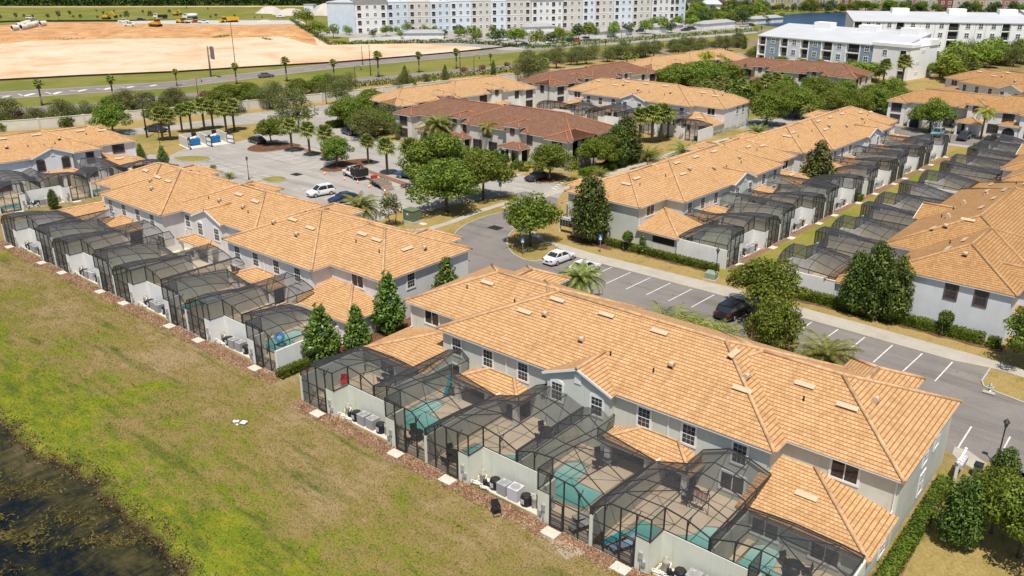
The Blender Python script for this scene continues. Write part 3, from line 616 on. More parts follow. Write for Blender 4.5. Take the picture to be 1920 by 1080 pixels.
def rear6(name,label,cat,loc,rz,L,D=15.75,gx=None,y3=2.05,y1=2.65,wall='stucco_grey',tile='tile_orange',cap='cap_orange',trim='trim',far=False,front=True,low=False):
    b_=Bld(name,label,'townhouses',loc,rz,wall,tile,cap,trim,far=far); k=L/46.75; gx=22.85*k if gx is None else gx
    a,c=7.0*k,38.95*k
    b_.hip(0,a+12,y1,D-.03); b_.hip(a-.05,c,0,D); b_.hip(c-12,L,y3,D-.04)
    b_.w.box(OV,a+.45,y1+OV,D-OV-.03,0,5.2,top=False,bot=False); b_.w.box(a+.45-.05,c-.45,OV,D-OV,0,5.2,top=False,bot=False); b_.w.box(c-.45,L-OV+.15,y3+OV,D-OV-.04,0,5.2,top=False,bot=False)
    b_.gable(gx-3.35,gx+3.35,-.62,0)
    P=b_.win
    for x in (9.1,12.8,16.7,28.5,32.3,36.3): P('tall',x*k,OV,3.2)
    for x in (gx-2.0,gx+1.85): P('arch',x,-.32,3.15)
    P('slider',42.9*k,y3+OV,3.62); P('slider',3.4*k,y1+OV,3.62)
    lv=MB(); lv.box(-.32,.32,-.05,0,0,.85)
    for i in range(7): lv.box(-.27,.27,-.07,-.05,.06+.11*i,.12+.11*i)
    o=lv.build('gable_louvre',M['trim'],b_.root); o.location=(gx,-.32,5.22)
    for x0,x1 in ((10.6*k,18.1*k),(26.0*k,33.9*k)): b_.lean(x0,x1,-1.95,OV,2.28,.33)
    b_.lean(37.9*k,L,-3.3,y3+OV+.02,2.35,.24,False,True); b_.lean(0,8.6*k,-3.3,y1+OV+.02,2.35,.24,True,False)
    b_.w.box(38.2*k,L-.35,-2.9,y3+OV,0,2.3,top=False,bot=False); b_.w.box(.4,8.3*k,-2.9,y1+OV,0,2.3,top=False,bot=False)
    for xc in (14.3*k,30*k):                     # lanais under the porch roofs
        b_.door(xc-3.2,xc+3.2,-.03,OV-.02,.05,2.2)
        for x in (xc-3.3,xc+.2,xc+3.3): b_.colm(x-.22,x+.22,-1.75,-1.35,0,2.15)
        b_.w.box(xc-.1,xc+.1,-1.6,OV,0,2.2,top=False,bot=False)
    for x in (8.5,20.2,25.0,36.0): P('slider',x*k,OV,.75)
    for x in (41.0,45.0): P('slider',(x-1)*k,-2.9,.8)
    P('slider',3.5*k,-2.9,.8)
    for x in (14.9*k,30.6*k): b_.spout(x,OV-.01,2.9,5.15)
    b_.spout(L-.5,y3+OV-.01,2.6,5.15); b_.spout(.6,y1+OV-.01,2.6,5.15); b_.spout(gx-3.5,OV-.01,2.6,5.15)
    # ends and far side
    for y,z in ((y3+9.2,3.45),(y3+6.4,3.45))+(((y3+6.6,.9),(y3-1.2,.35)) if low else ()): P('tall',L-OV+.15 if y>y3 else L-.35,y,z,R(90))
    for y,z in ((y1+10.6,3.4),): P('tall',OV,y,z,R(-90))
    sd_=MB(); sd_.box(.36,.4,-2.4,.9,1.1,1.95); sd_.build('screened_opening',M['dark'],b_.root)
    for x in (5,12,19,27,34,41): P('big',x*k,D-OV,3.3,R(180))
    if front:
        for x0,x1 in ((2,10),(15,20.5),(25,30.5),(36.5,44.5)):
            b_.hipp(x0*k,x1*k,D-3,D+2.0,z0=2.8); b_.w.box(x0*k+.6,x1*k-.6,D-1,D+1.4,0,2.7,top=False,bot=False)
        for x0,x1,e in ((3.2,9.0,2.1),(37.8,43.6,2.1)):
            b_.hip(x0*k,x1*k,D-9,D+e); b_.w.box(x0*k+OV,x1*k-OV,D-2,D+e-OV,0,5.2,top=False,bot=False)
    r0=(a,c,0,D); b_.vents_on(r0,[((a+8.4),D*.5-1.0,'long'),(a+13.6,D*.5-1.0,'long'),(a+18.8,D*.5-1.1,'long'),(a+25.2,D*.5-.95,'long'),(a+6.5,4.6,'long'),(a+27.5,4.0,'long'),
        (a+8.6,4.9,'cap'),(a+13.4,3.6,'cap'),(a+21.6,4.0,'cap'),(a+27.1,5.2,'cap'),(a+16.5,3.2,'pipe'),(a+20.6,3.0,'pipe'),(a+4.2,6,'pipe')])
    b_.vents_on((c-12,L,y3,D),[(c-1.0,y3+4.9,'long'),(c+2.4,y3+4.2,'long'),(L-4.2,y3+6.2,'cap'),(c-.5,y3+3.6,'pipe')]); b_.vents_on((0,a+12,y1,D),[(3.9,y1+5.0,'long'),(a-.4,y1+4.9,'long'),(5.1,y1+3.6,'pipe')])
    b_.vent((41.5)*k,-.2,'long',2.35+3.1*.24,0)
    return b_.finish()
rear6('townhouse_row','nearest grey green townhouse row with six screened pools and long orange tiled roof','',(-56.84,49.35,0),0,46.75,low=True)
# eight-unit row to the left
def rowB():
    b_=Bld('townhouse_row','pale lavender townhouse row of stepped orange roofs beside the long lawn','townhouses',(-124.3,51.75,0),0,'stucco_lav'); D=16
    b_.hip(0,14,2.7,D-.03); b_.hip(6.7,23,0,D); b_.hip(20.3,39,2.95,D+.35,z0=5.42); b_.hip(37.3,54,-.3,D-.02); b_.hip(46,62.3,2.2,D-.05)
    for x0,x1,y in ((.45,7.2,3.15),(7.15,22.5,.45),(22.5,37.8,3.4),(37.75,53.5,.15),(53.5,61.95,2.65)): b_.w.box(x0,x1,y,D-.5,0,5.2,top=False,bot=False)
    b_.gable(26.2,32.9,2.33,2.95,5.42)
    for x in (8.9,12.5,16.2,19.9): b_.win('tall',x,.45,3.2)
    for x in (23.5,): b_.win('tall',x,3.4,3.15)
    for x in (27.7,31.4): b_.win('arch',x,2.63,3.1)
    for x in (35.6,): b_.win('tall',x,3.4,3.1)
    for x in (39.6,43.2,47.1,50.9): b_.win('tall',x,.15,3.2)
    b_.win('slider',57.9,2.65,3.62); b_.win('slider',4,3.15,3.6)
    for x0,x1,y in ((9.5,17,.45),(24.5,31.5,3.4),(41,48.6,.15)):
        b_.lean(x0,x1,-2 if y<1 else .95,y,2.28,.33)
        xc=(x0+x1)/2; b_.door(xc-3.2,xc+3.2,y-.5,y-.02,.05,2.2)
        yc=-1.8 if y<1 else 1.15
        for x in (xc-3.3,xc+.1,xc+3.3): b_.colm(x-.22,x+.22,yc,yc+.4,0,2.15)
    b_.lean(0,8,-3,3.2,2.35,.24,True,False); b_.lean(53.2,62.3,-2.6,2.7,2.35,.24,False,True)
    b_.w.box(.4,7.7,-2.6,3.2,0,2.3,top=False,bot=False); b_.w.box(53.5,61.9,-2.2,2.7,0,2.3,top=False,bot=False)
    for x in (8.5,21.5,38.8,52.2): b_.win('slider',x,.45 if x<30 else .15,.75)
    for y,z in ((6.5,3.4),(12,3.4)): b_.win('tall',61.95,y,z,R(90))
    for x in (13.1,44.8): b_.spout(x,.44 if x<30 else .14,2.9,5.15)
    b_.spout(53.0,.14,2.6,5.15); b_.spout(61.6,2.64,2.6,5.15); b_.spout(22.9,3.39,2.6,5.2)
    for x0,x1 in ((2,10),(14,19.5),(28,34),(41,46.5),(52,60)):
        b_.hipp(x0,x1,D-3,D+2.0,z0=2.8); b_.w.box(x0+.6,x1-.6,D-1,D+1.4,0,2.7,top=False,bot=False)
    for x0,x1 in ((3.2,9),(18.5,24.3),(36,41.5),(53,58.8)): b_.hip(x0,x1,D-9,D+2.1); b_.w.box(x0+.45,x1-.45,D-2,D+1.6,0,5.2,top=False,bot=False)
    b_.vents_on((6.7,23,0,D),[(13.2,5.6,'long'),(16,5.5,'long'),(13,4.6,'cap'),(15.4,3.4,'cap')])
    b_.vents_on((20.3,39,2.95,D),[(29,7.9,'long'),(33,7.6,'long'),(27.5,6,'cap'),(32.6,6.1,'cap'),(25,5.9,'pipe'),(34.2,5.6,'pipe')],5.42)
    b_.vents_on((37.3,54,-.3,D),[(43.8,5.3,'long'),(47.5,4.9,'long'),(41.9,4.0,'cap'),(47,3.4,'cap'),(44,7,'pipe')])
    b_.vents_on((46,62.3,2.2,D),[(53.6,7.3,'long'),(56.2,7.1,'long'),(59.3,8.6,'long'),(60.1,10.4,'cap'),(54,6,'pipe'),(58.2,5.6,'pipe')]); b_.vents_on((0,14,2.7,D),[(6.6,7.3,'long'),(3.6,6.6,'cap')])
    b_.finish()
rowB()
# side rows: facade towards +X
def cornered(rz,ax,ay): return rz
TD=R(87.4)
rear6('townhouse_row','grey blue townhouse row with its plain end wall facing the curved road','',(-53.1,93.6,0),TD,43.3,gx=22.3,y1=2.9,y3=1.2,wall='stucco_grey')
rear6('townhouse_row','pale townhouse row farther along the green alley behind a brown magnolia','',(-49.6,138.6,0),R(87.4),40.4,gx=23.5,y1=2.5,y3=1.4,wall='stucco_white',cap='cap_orange',far=True)
rear6('townhouse_row','white townhouse row at the left edge with brown framed windows','',(-149.6,33.5,0),R(83.5),39.8,gx=24.9,y1=2.6,y3=2.4,D=14.5,wall='stucco_blue',trim='trim_brown')
# right-hand rows: facade towards -X; far end first
rear6('townhouse_row','white walled townhouse block at the right edge with ochre roof and brown window frames','',(-25.9,138.0,0),R(-91.3),46.6,y3=3.3,wall='stucco_blue',tile='tile_ochre',cap='cap_ochre',trim='trim_brown')
rear6('townhouse_row','ochre roofed townhouse row mostly hidden behind the right edge block','',(-23.4,186.0,0),R(-92.0),45.5,wall='stucco_white',tile='tile_ochre',cap='cap_ochre',trim='trim_brown',far=True)
rear6('townhouse_row','tan roofed townhouse row with a small gable behind the brown roofed houses','',(-124.0,167.2,0),0,42.4,D=15.2,gx=20.8,wall='stucco_lav',tile='tile_tan',cap='cap_tan',far=True)
# street-front rows: facade towards local -y
def front(name,label,cat,loc,rz,L,D,dorm,porch,bays,tile,cap,wall,wins=None,endw=True,arch=(),far=True,trim='trim_brown',ridgex=0):
    b_=Bld(name,label,'townhouses',loc,rz,wall,tile,cap,trim,far=far)
    b_.hip(0,L*.62,.9,D-.7); b_.hip(L*.36,L,0,D)
    for x in dorm: b_.hip(x-3.6,x+3.6,-.25,D*.62,z0=5.42)
    b_.w.box(OV,L*.36+OV,.9+OV,D-OV-.7,0,5.2,top=False,bot=False); b_.w.box(L*.36+OV,L-OV,OV,D-OV,0,5.2,top=False,bot=False)
    for x0,x1,e in bays: b_.hip(x0,x1,-e,D*.6-e-.5); b_.w.box(x0+OV,x1-OV,-e+OV,2,0,5.2,top=False,bot=False); b_.win('big',(x0+x1)/2,-e+OV,3.3); b_.win('big',(x0+x1)/2,-e+OV,.8)
    for x in dorm:
        b_.w.box(x-1.5,x+1.5,-.35,5,0,6.25,top=False,bot=False); b_.hip(x-2.0,x+2.0,-.8,5.5,z0=6.3,p=.36)
        b_.win('small',x,-.35,5.0)
        sh=MB(); sh.box(-.45,.45,-.09,0,-.1,1.35)
        for i in range(8): sh.box(-.4,.4,-.11,-.09,.02+.16*i,.1+.16*i)
        o=sh.build('shutter',M['trim_brown'],b_.root); o.location=(x,-.37,4.85)
    for x0,x1,e in porch:
        b_.hipp(x0,x1,-e,2.5)
        n=3 if x1-x0>4.5 else 2
        for i in range(n): xx=x0+.4+(x1-x0-.8)*i/(n-1); b_.colm(xx-.2,xx+.2,-e+.3,-e+.7,0,2.6)
        b_.door(x0+.8,x1-.8,OV-.06,OV,.05,2.3)
    for x0,x1,e in arch:
        b_.hipp(x0,x1,-e,2.2); b_.w.box(x0+.3,x1-.3,-e+.35,1,0,2.65,top=False,bot=False)
        ar=MB(); xc=(x0+x1)/2; rad=min(1.2,(x1-x0)/2-.7); pts=[(xc-rad,.05),(xc+rad,.05)]+[(xc+rad*math.cos(q*math.pi/8),1.15+rad*math.sin(q*math.pi/8)) for q in range(9)]
        ar.prism(pts,0,.03)
        ar.v=[(x,-e+.34-z,y) for x,y,z in ar.v]; ar.build('arched_entry',M['dark'],b_.root)
    for x,z,k in (wins or []): b_.win(k,x,OV if x>L*.36+1 else .9+OV,z)
    if endw:
        for y in (4,8.5): b_.win('tall',L-OV,y,3.4,R(90)); b_.win('tall',OV,y,3.4,R(-90))
    b_.vents_on((0,L,0,D),[(L*.25,D*.5+.8,'long'),(L*.5,D*.5+.9,'long'),(L*.75,D*.5+.9,'long')])
    return b_.finish()
W6=[(8,3.4,'slider'),(13,.8,'big'),(18.5,3.4,'tall'),(22,.8,'big'),(24.5,3.4,'big'),(26,.8,'big'),(35,3.4,'tall')]
front('townhouse_row','brown roofed cream townhouse row with arched entry and palms in front','',(-132.4,122.0,0),0,45.2,15.5,(16.8,31.5),((15.2,20.6,2.2),(29.6,35.2,2.6)),((0,5.6,1.3),(39.4,45.2,1.4)),'tile_brown','cap_brown','stucco_cream',W6,arch=((6.2,11,1.0),))
front('townhouse_row','tan roofed townhouse row with grey end wall left of the brown roofed row','',(-137.9,127.2,0),R(81),40.6,13.5,(13.5,28),((11,16,2),(26,31,2)),((0,5,1.0),(35.6,40.6,1.1)),'tile_tan','cap_tan','stucco_white',W6,trim='trim_brown')
front('townhouse_row','brown roofed white townhouse row standing behind the two tan roofs','',(-129.6,171.6,0),R(81),40,13,(12,27),((9.5,14.5,2),(24.5,29.5,2)),((0,5,1.0),(35,40,1.1)),'tile_brown','cap_brown','stucco_white',W6)
front('townhouse_row','tan townhouse row with a dark solar panel on its roof beyond the brown roofs','',(-125.2,213.5,0),R(79),44,14,(12,27),((9.5,14.5,2),(24.5,29.5,2)),((0,5,1.0),),'tile_tan','cap_tan','stucco_white',W6)
front('townhouse_row','brown roofed townhouse row with two shuttered dormers in front of white apartments','',(-115.4,233.4,0),0,39.4,13,(12.4,27.8),((9.8,15,2.4),(29.5,33,2)),((0,5,1.0),(34.2,39.4,1.2)),'tile_brown','cap_brown','stucco_cream',W6,arch=((33.6,37.6,1),))
front('townhouse_row','ochre roofed white townhouse row with covered entry and cars parked in front','',(-58.8,203.2,0),R(-1),46,13,(18.2,40),((15.2,20.4,3),(37,42,2.6)),((0,4.6,1.2),(26.5,32,1.3)),'tile_ochre','cap_ochre','stucco_white',W6,arch=((23,27.5,1.2),(4.8,8.2,.9)))
rear6('townhouse_row','ochre roofed townhouse row at the right edge behind the white entry row','',(-60.5,247.5,0),R(-28),46,wall='stucco_white',tile='tile_ochre',cap='cap_ochre',far=True,front=False)
rear6('townhouse_row','second tan roofed row at the far right edge below the white apartments','',(-34,287,0),R(-28),46,wall='stucco_white',tile='tile_tan',cap='cap_tan',far=True,front=False)
sp_=MB(); sp_.box(-2.6,2.6,-1.3,1.3,0,.08)
for i in range(5): sp_.box(-2.55+1.04*i,-2.5+1.04*i,-1.28,1.28,.08,.1,mi=1)
_p=at(1252,107,6.4); o=sp_.build('solar_panel',[M['glass_blue'],M['steel']]); o.location=(_p.x,_p.y,6.6); o.rotation_euler=(R(22),0,R(79)); tag(o,'dark solar panel lying on the tan tiled roof','solar panel')
# ================================================================ PATIOS AND POOL CAGES
ORD=['first','second','third','fourth','fifth','sixth','seventh','eighth']
UW=7.66; JOG=4.43
PROFS={0:[(0.03,3.05),(1.45,4.0),(4.43,4.16),(6.05,3.95),(7.62,3.4)],1:[(0.03,3.05),(.6,3.66),(1.5,4.04),(3.0,4.2),(4.43,4.16),(6.05,3.92),(7.0,3.65),(7.62,3.4)]}
PROF=PROFS[0]
def zc(x):
    for (a,za),(b,zb) in zip(PROF,PROF[1:]):
        if x<=b: return za+(zb-za)*(x-a)/(b-a)
    return PROF[-1][1]
CAGE={}
def cage_mesh(cut,rear,mir,style):
    global PROF
    key=(cut,rear,mir,style); PROF=PROFS[style]
    if key in CAGE: return CAGE[key]
    fr,sc,dr=MB(),MB(),MB(); X=(lambda x:-x) if mir else (lambda x:x); bw=.055 if style==0 else .05
    def bar(a,b,w=bw,mb=fr): mb.bar((X(a[0]),a[1],a[2]),(X(b[0]),b[1],b[2]),w,w)
    def quad(*p):
        p=[(X(a),b,c) for a,b,c in p]; sc.face(p if not mir else p[::-1])
    def zz(x,y):      # the roof falls towards the eave of the porch roof behind it
        z=zc(x)
        if x<=cut+1e-3:
            t_=max(0,min(1,(y-2.6)/(rear-2.6))); zr=(2.42+.85*min(1,x/cut)) if cut<7 else 2.75+.25*math.sin(math.pi*min(1,x/7.6))
            z-=(z-min(z,zr))*t_
        return z
    xs_=sorted([p[0] for p in PROF]+([cut] if 0<cut<7.6 and cut not in [p[0] for p in PROF] else []))
    def yr(x,side): return rear if (x<cut-1e-3 or (abs(x-cut)<1e-3 and side<0)) else 10.55
    def y0(x,side): return 0.03 if (x<JOG-1e-3 or (abs(x-JOG)<1e-3 and side<0)) else 1.68
    ybr=[0.03,1.68,4.1,6.6,8.3,10.55] if style==0 else [0.03,1.68,3.9,6.2,8.3,10.55]
    for a,b in zip(xs_,xs_[1:]):
        ya,yb=y0(a,1),yr(a,1); ys_=[y for y in ybr if ya<=y<=yb+.01]
        if ys_[-1]<yb-.05: ys_.append(yb)
        for c,d in zip(ys_,ys_[1:]): quad((a,c,zz(a,c)),(b,c,zz(b,c)),(b,d,zz(b,d)),(a,d,zz(a,d)))
        for k,y in enumerate(ys_): bar((a,y,zz(a,y)),(b,y,zz(b,y)),bw+.02 if k in(0,len(ys_)-1) else bw)
    for x in xs_:
        ya=min(y0(x,-1),y0(x,1)); yb=max(yr(x,-1),yr(x,1)); ys_=[ya]+[y for y in ybr if ya<y<yb]+[yb]
        if style==0 or x in (xs_[0],xs_[-1],1.5,JOG,6.05,cut):
            for c,d in zip(ys_,ys_[1:]): bar((x,c,zz(x,c)),(x,d,zz(x,d)),.08 if x in(xs_[0],xs_[-1]) else bw)
    for x in (.05,1.0,2.22,3.38): bar((x,.03,0.02),(x,.03,zc(x)),.085)
    for a,b in ((.05,1.0),(1.0,2.22)):
        bar((a,.03,1.02),(b,.03,1.02)); bar((a,.03,.06),(b,.03,.06)); bar((a,.03,2.15),(b,.03,2.15))
    bar((2.22,.03,2.15),(3.38,.03,2.15)); bar((3.38,.03,2.47),(JOG,.03,2.47))
    xs2=[x for x in xs_ if x<3.38]+[3.38]
    for a,b in zip(xs2,xs2[1:]): quad((a,.03,.03),(b,.03,.03),(b,.03,zc(b)),(a,.03,zc(a)))
    quad((3.38,.03,2.47),(JOG,.03,2.47),(JOG,.03,zc(JOG)),(3.38,.03,zc(3.38)))
    quad((JOG,.03,2.47),(JOG,1.68,2.47),(JOG,1.68,zc(JOG)),(JOG,.03,zc(JOG))); bar((JOG,.03,2.47),(JOG,1.68,2.47))
    for x,y in ((JOG,.03),(JOG,1.68),(6.05,1.68),(7.6,1.68)): bar((x,y,2.45),(x,y,zc(x)),.085)
    bar((JOG,1.68,2.47),(7.6,1.68,2.47))
    xj=[x for x in xs_ if x>=JOG]
    for a,b in zip(xj,xj[1:]): quad((a,1.68,2.47),(b,1.68,2.47),(b,1.68,zc(b)),(a,1.68,zc(a)))
    for x,(ya,yb) in ((xs_[0],(.03,yr(.03,1))),(xs_[-1],(1.68,yr(7.62,1)))):
        ys_=[ya]+[y for y in ybr if ya<y<yb]+[yb]
        for c,d in zip(ys_,ys_[1:]):
            if zz(x,c)>2.5: quad((x,c,2.47),(x,d,2.47),(x,d,max(2.48,zz(x,d))),(x,c,zz(x,c)))
            if zz(x,c)>2.6: bar((x,c,2.45),(x,c,zz(x,c)))
    for a,b in zip(xs_,xs_[1:]):
        y=yr(a,1)
        if y<9: quad((a,y,2.25),(b,y,2.25),(b,y,zz(b,y)),(a,y,zz(a,y)))
    if 0<cut<7.6:
        quad((cut,rear,2.3),(cut,10.55,2.3),(cut,10.55,zz(cut,10.5)),(cut,rear,zz(cut,rear))); bar((cut,rear,2.3),(cut,rear,zz(cut,rear)),.085)
    if style==0:
        for a,b,y1,y2 in ((1.45,4.43,1.68,4.1),(4.43,1.45,4.1,6.6)): bar((a,y1,zz(a,y1)+.02),(b,y2,zz(b,y2)+.02),.045)
    for x,y in ((1.0,.03),(3.38,.03),(6.05,1.68)): bar((x,y,zc(x)-.55),(x,y+.5,zz(x,y+.5)-.02),.05)
    for a in (2.30,3.28): bar((a,-.02,.08),(a,-.02,2.08),.07,dr)
    for z in (.1,.55,1.05,2.05): bar((2.30,-.02,z),(3.28,-.02,z),.06 if z!=.1 else .12,dr)
    CAGE[key]=(fr,sc,dr); return CAGE[key]
CM={}
def pool_cage(loc,rz,cut,rear,mir,label,group,k=1.0,style=0):
    key=(cut,rear,mir,style)
    if key not in CM:
        fr,sc,dr=cage_mesh(*key); CM[key]=[fr.build('frame',M['bronze'],link=False).data,sc.build('screen',M['screen'],link=False).data,dr.build('door',M['bronze'],link=False).data]
    o=thing('pool_cage',label,'pool cage',loc,rz,group); o.scale=(k,1,1)
    for n,me in zip(('frame','screen','door'),CM[key]):
        c=bpy.data.objects.new(n,me); C.objects.link(c); c.parent=o
    return o
# patio walls of one pair of units: jogged front wall with its alcove, party wall and pier
def patio_wall(loc,rz,label,k,wallmat,last=False,first=False,ywall=9.0,yend=7.2):
    o=thing('patio_wall',label,'patio wall',loc,rz,'jogged patio walls'); o.scale=(k,1,1)
    a=UW-JOG; b=UW-3.38; t_=.2; m=MB(); h=2.45
    for s in (-1,1):
        x0,x1=sorted((s*a,s*b)); m.box(x0,x1,0,t_,0,h); m.box(x0,x1,t_+.001,.01+t_,0,0.01)
        x0,x1=sorted((s*a,s*(a+t_))); m.box(x0,x1,t_,1.6,0,h)
        x0,x1=sorted((s*b,s*UW)); m.box(x0,x1,.0,.16,0,.05)
    m.box(-a-t_,a+t_,1.6,1.8,0,h)
    m.build('front_wall',M[wallmat],o)
    p=MB(); p.box(-.1,.1,1.8,ywall,0,h); p.build('party_wall',M['patio_stucco'],o)
    for s in ((-1,1) if last else (-1,)):
        x=s*UW; p=MB(); p.box(x-.1,x+.1,.14,yend if ((s==-1 and first) or (s==1 and last)) else ywall,0,h); p.build('party_wall',M['patio_stucco' if not ((s==-1 and first) or (s==1 and last)) else wallmat],o)
        p=MB(); p.box(x-.13,x+.13,-.02,.14,0,h+.02); p.build('pier',M[wallmat],o)
    for s in (-1,1):
        q=MB(); q.box(s*(a+.55)-.14,s*(a+.55)+.14,-.13,0,1.0,1.5); q.box(s*(a+.3)-.12,s*(a+.3)+.12,-.12,0,.55,.9); q.tube((s*(a+.55),-.06,.1),(s*(a+.55),-.06,1.0),.035,n=6); q.build('meter_box',M['steel'],o)
    return o
def ac_proto(mt):
    def f():
        o=thing('air_conditioner','','air conditioner'); m=MB(); w_=.42
        m.box(-w_,w_,-w_,w_,.04,.86); 
        for s in (-1,1):
            for i in range(9):
                z=.12+i*.078; m.box(-w_+.04,w_-.04,s*w_-.012,s*w_+.012,z,z+.035); m.box(s*w_-.012,s*w_+.012,-w_+.04,w_-.04,z,z+.035)
        m.box(-w_-.015,w_+.015,-w_-.015,w_+.015,.86,.92); m.build('cabinet',M[mt],o)
        g_=MB(); g_.lathe([(.34,.925),(.34,.945),(.30,.945),(.30,.93)],n=20); g_.tube((0,0,.925),(0,0,.96),.1,n=10)
        for i in range(10): t_=2*math.pi*i/10; g_.bar((.08*math.cos(t_),.08*math.sin(t_),.95),(.33*math.cos(t_),.33*math.sin(t_),.94),.015)
        g_.build('fan_guard',M['ac_grey' if mt!='ac_grey' else 'steel'],o); d=MB(); d.lathe([(.31,.922),(.31,.926)],n=20); d.build('fan_opening',M['black'],o)
        return o
    return Proto(f)
AC1,AC2=ac_proto('ac_grey'),ac_proto('ac_lav')
def heater():
    o=thing('pool_heater','','pool heater'); m=MB(); m.lathe([(.40,.0),(.43,.06),(.43,.62),(.38,.80),(.30,.84),(.28,.80)],n=8); m.build('housing',M['black'],o)
    p=MB(); p.box(-.15,.15,-.44,-.40,.25,.6); p.build('label_plate',M['ac_lav'],o); f=MB(); f.lathe([(.27,.81),(.27,.82)],n=14); f.build('fan_opening',M['dark_metal'],o); return o
HEAT=Proto(heater)
def pump():
    o=thing('pool_pump','','pool pump'); m=MB(); m.lathe([(.2,.12),(.22,.2),(.22,.62),(.23,.64),(.20,.78),(.09,.88),(.09,.96)],n=12); m.build('filter_tank',M['tank'],o)
    b_=MB(); b_.tube((.35,-.2,.25),(.8,-.2,.25),.13,.13,n=8); b_.lathe([(.14,.1),(.14,.45),(.09,.5)],(.3,-.2,0),8); b_.build('motor',M['black'],o)
    p=MB(); 
    for a,c in (((-.1,-.25,.1),(.9,-.25,.1)),((.9,-.25,.1),(.9,-.25,-.02)),((.3,-.2,.5),(.3,0,.7)),((.3,0,.7),(0,0,.7)),((-.3,-.1,.05),(-.3,-.1,.45)),((-.3,-.1,.45),(0,-.1,.45)),((-.5,-.55,.0),(-.5,-.55,.35)),((-.5,-.55,.35),(.1,-.5,.35)),((.1,-.5,.35),(.1,-.5,.0)),((.3,-.6,0),(.3,-.6,.3)),((.3,-.6,.3),(.8,-.55,.3)),((.8,-.55,.3),(.8,-.55,.0)),((-.1,-.4,.07),(-.1,.2,.07)),((.55,-.45,.06),(.55,0,.06))): p.tube(a,c,.04,n=6)
    p.build('pipework',M['pipe'],o); return o
PUMP=Proto(pump)
def slab():
    m=MB(); m.box(-.60,.60,-.43,.43,0,.06); o=m.build('stepping_slab',M['white_concrete']); return tag(o,'','concrete slab')
SLAB=Proto(slab)
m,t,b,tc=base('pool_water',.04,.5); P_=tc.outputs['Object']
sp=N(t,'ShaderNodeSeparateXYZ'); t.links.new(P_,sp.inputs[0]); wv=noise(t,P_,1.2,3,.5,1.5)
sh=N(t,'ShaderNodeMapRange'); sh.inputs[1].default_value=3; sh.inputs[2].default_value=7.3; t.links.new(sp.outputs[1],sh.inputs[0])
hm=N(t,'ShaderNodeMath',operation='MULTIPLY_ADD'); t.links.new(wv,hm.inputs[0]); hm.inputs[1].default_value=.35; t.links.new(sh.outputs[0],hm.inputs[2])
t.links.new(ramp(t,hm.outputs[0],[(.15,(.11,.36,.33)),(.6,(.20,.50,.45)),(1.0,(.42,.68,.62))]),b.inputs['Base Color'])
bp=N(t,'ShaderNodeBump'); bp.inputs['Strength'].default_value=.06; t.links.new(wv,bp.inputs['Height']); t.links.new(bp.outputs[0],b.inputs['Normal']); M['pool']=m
M['pool_step']=mat('pool_step_tile',(.38,.60,.55),.2,var=.05)
POOLS=[[(2.5,2.9),(5.0,2.6),(6.9,2.7),(6.9,6.9),(6.3,7.5),(5.2,7.3),(4.9,5.2),(2.6,5.3)],[(1.9,4.2),(4.6,3.8),(5.3,3.2),(6.9,3.2),(7.0,6.0),(5.4,6.4),(4.9,7.2),(3.0,7.4),(1.8,6.2)],[(1.1,2.3),(7.1,2.1),(7.2,6.6),(6.7,7.0),(5.6,7.0),(5.0,6.6),(4.7,5.1),(3.9,4.6),(1.3,4.5)]]
PM={}
def pool(loc,rz,kind,mir,label,group,k=1):
    key=(kind,mir)
    if key not in PM:
        s=-1 if mir else 1; P=[(s*x,y) for x,y in POOLS[kind]]; cx=sum(p[0] for p in P)/len(P); cy=sum(p[1] for p in P)/len(P)
        big=[(cx+(x-cx)*1.09,cy+(y-cy)*1.09) for x,y in P]
        cp=MB(); 
        for i in range(len(P)):
            a,b_,c,d=P[i],P[(i+1)%len(P)],big[(i+1)%len(P)],big[i]
            q=[(a[0],a[1],.11),(b_[0],b_[1],.11),(c[0],c[1],.11),(d[0],d[1],.11)]; cp.face(q if mir else q[::-1]); cp.face([(a[0],a[1],.05),(b_[0],b_[1],.05),(b_[0],b_[1],.11),(a[0],a[1],.11)]); cp.face([(d[0],d[1],.05),(c[0],c[1],.05),(c[0],c[1],.11),(d[0],d[1],.11)])
        wt=MB(); wt.prism(P,.075,.075); stp=MB(); yt=max(p[1] for p in P)
        xm=sum(p[0] for p in P if p[1]>yt-1.2)/max(1,len([1 for p in P if p[1]>yt-1.2]))
        for i in range(3): stp.box(xm-.55,xm+.55,yt-.55-.32*i,yt-.40-.32*i,.06,.085)
        PM[key]=[cp.build('coping',M['coping'],link=False).data,wt.build('water',M['pool'],link=False).data,stp.build('pool_step',M['pool_step'],link=False).data]
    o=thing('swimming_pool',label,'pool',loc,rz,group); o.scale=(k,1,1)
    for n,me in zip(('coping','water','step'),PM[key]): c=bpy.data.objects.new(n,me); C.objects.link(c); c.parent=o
    return o
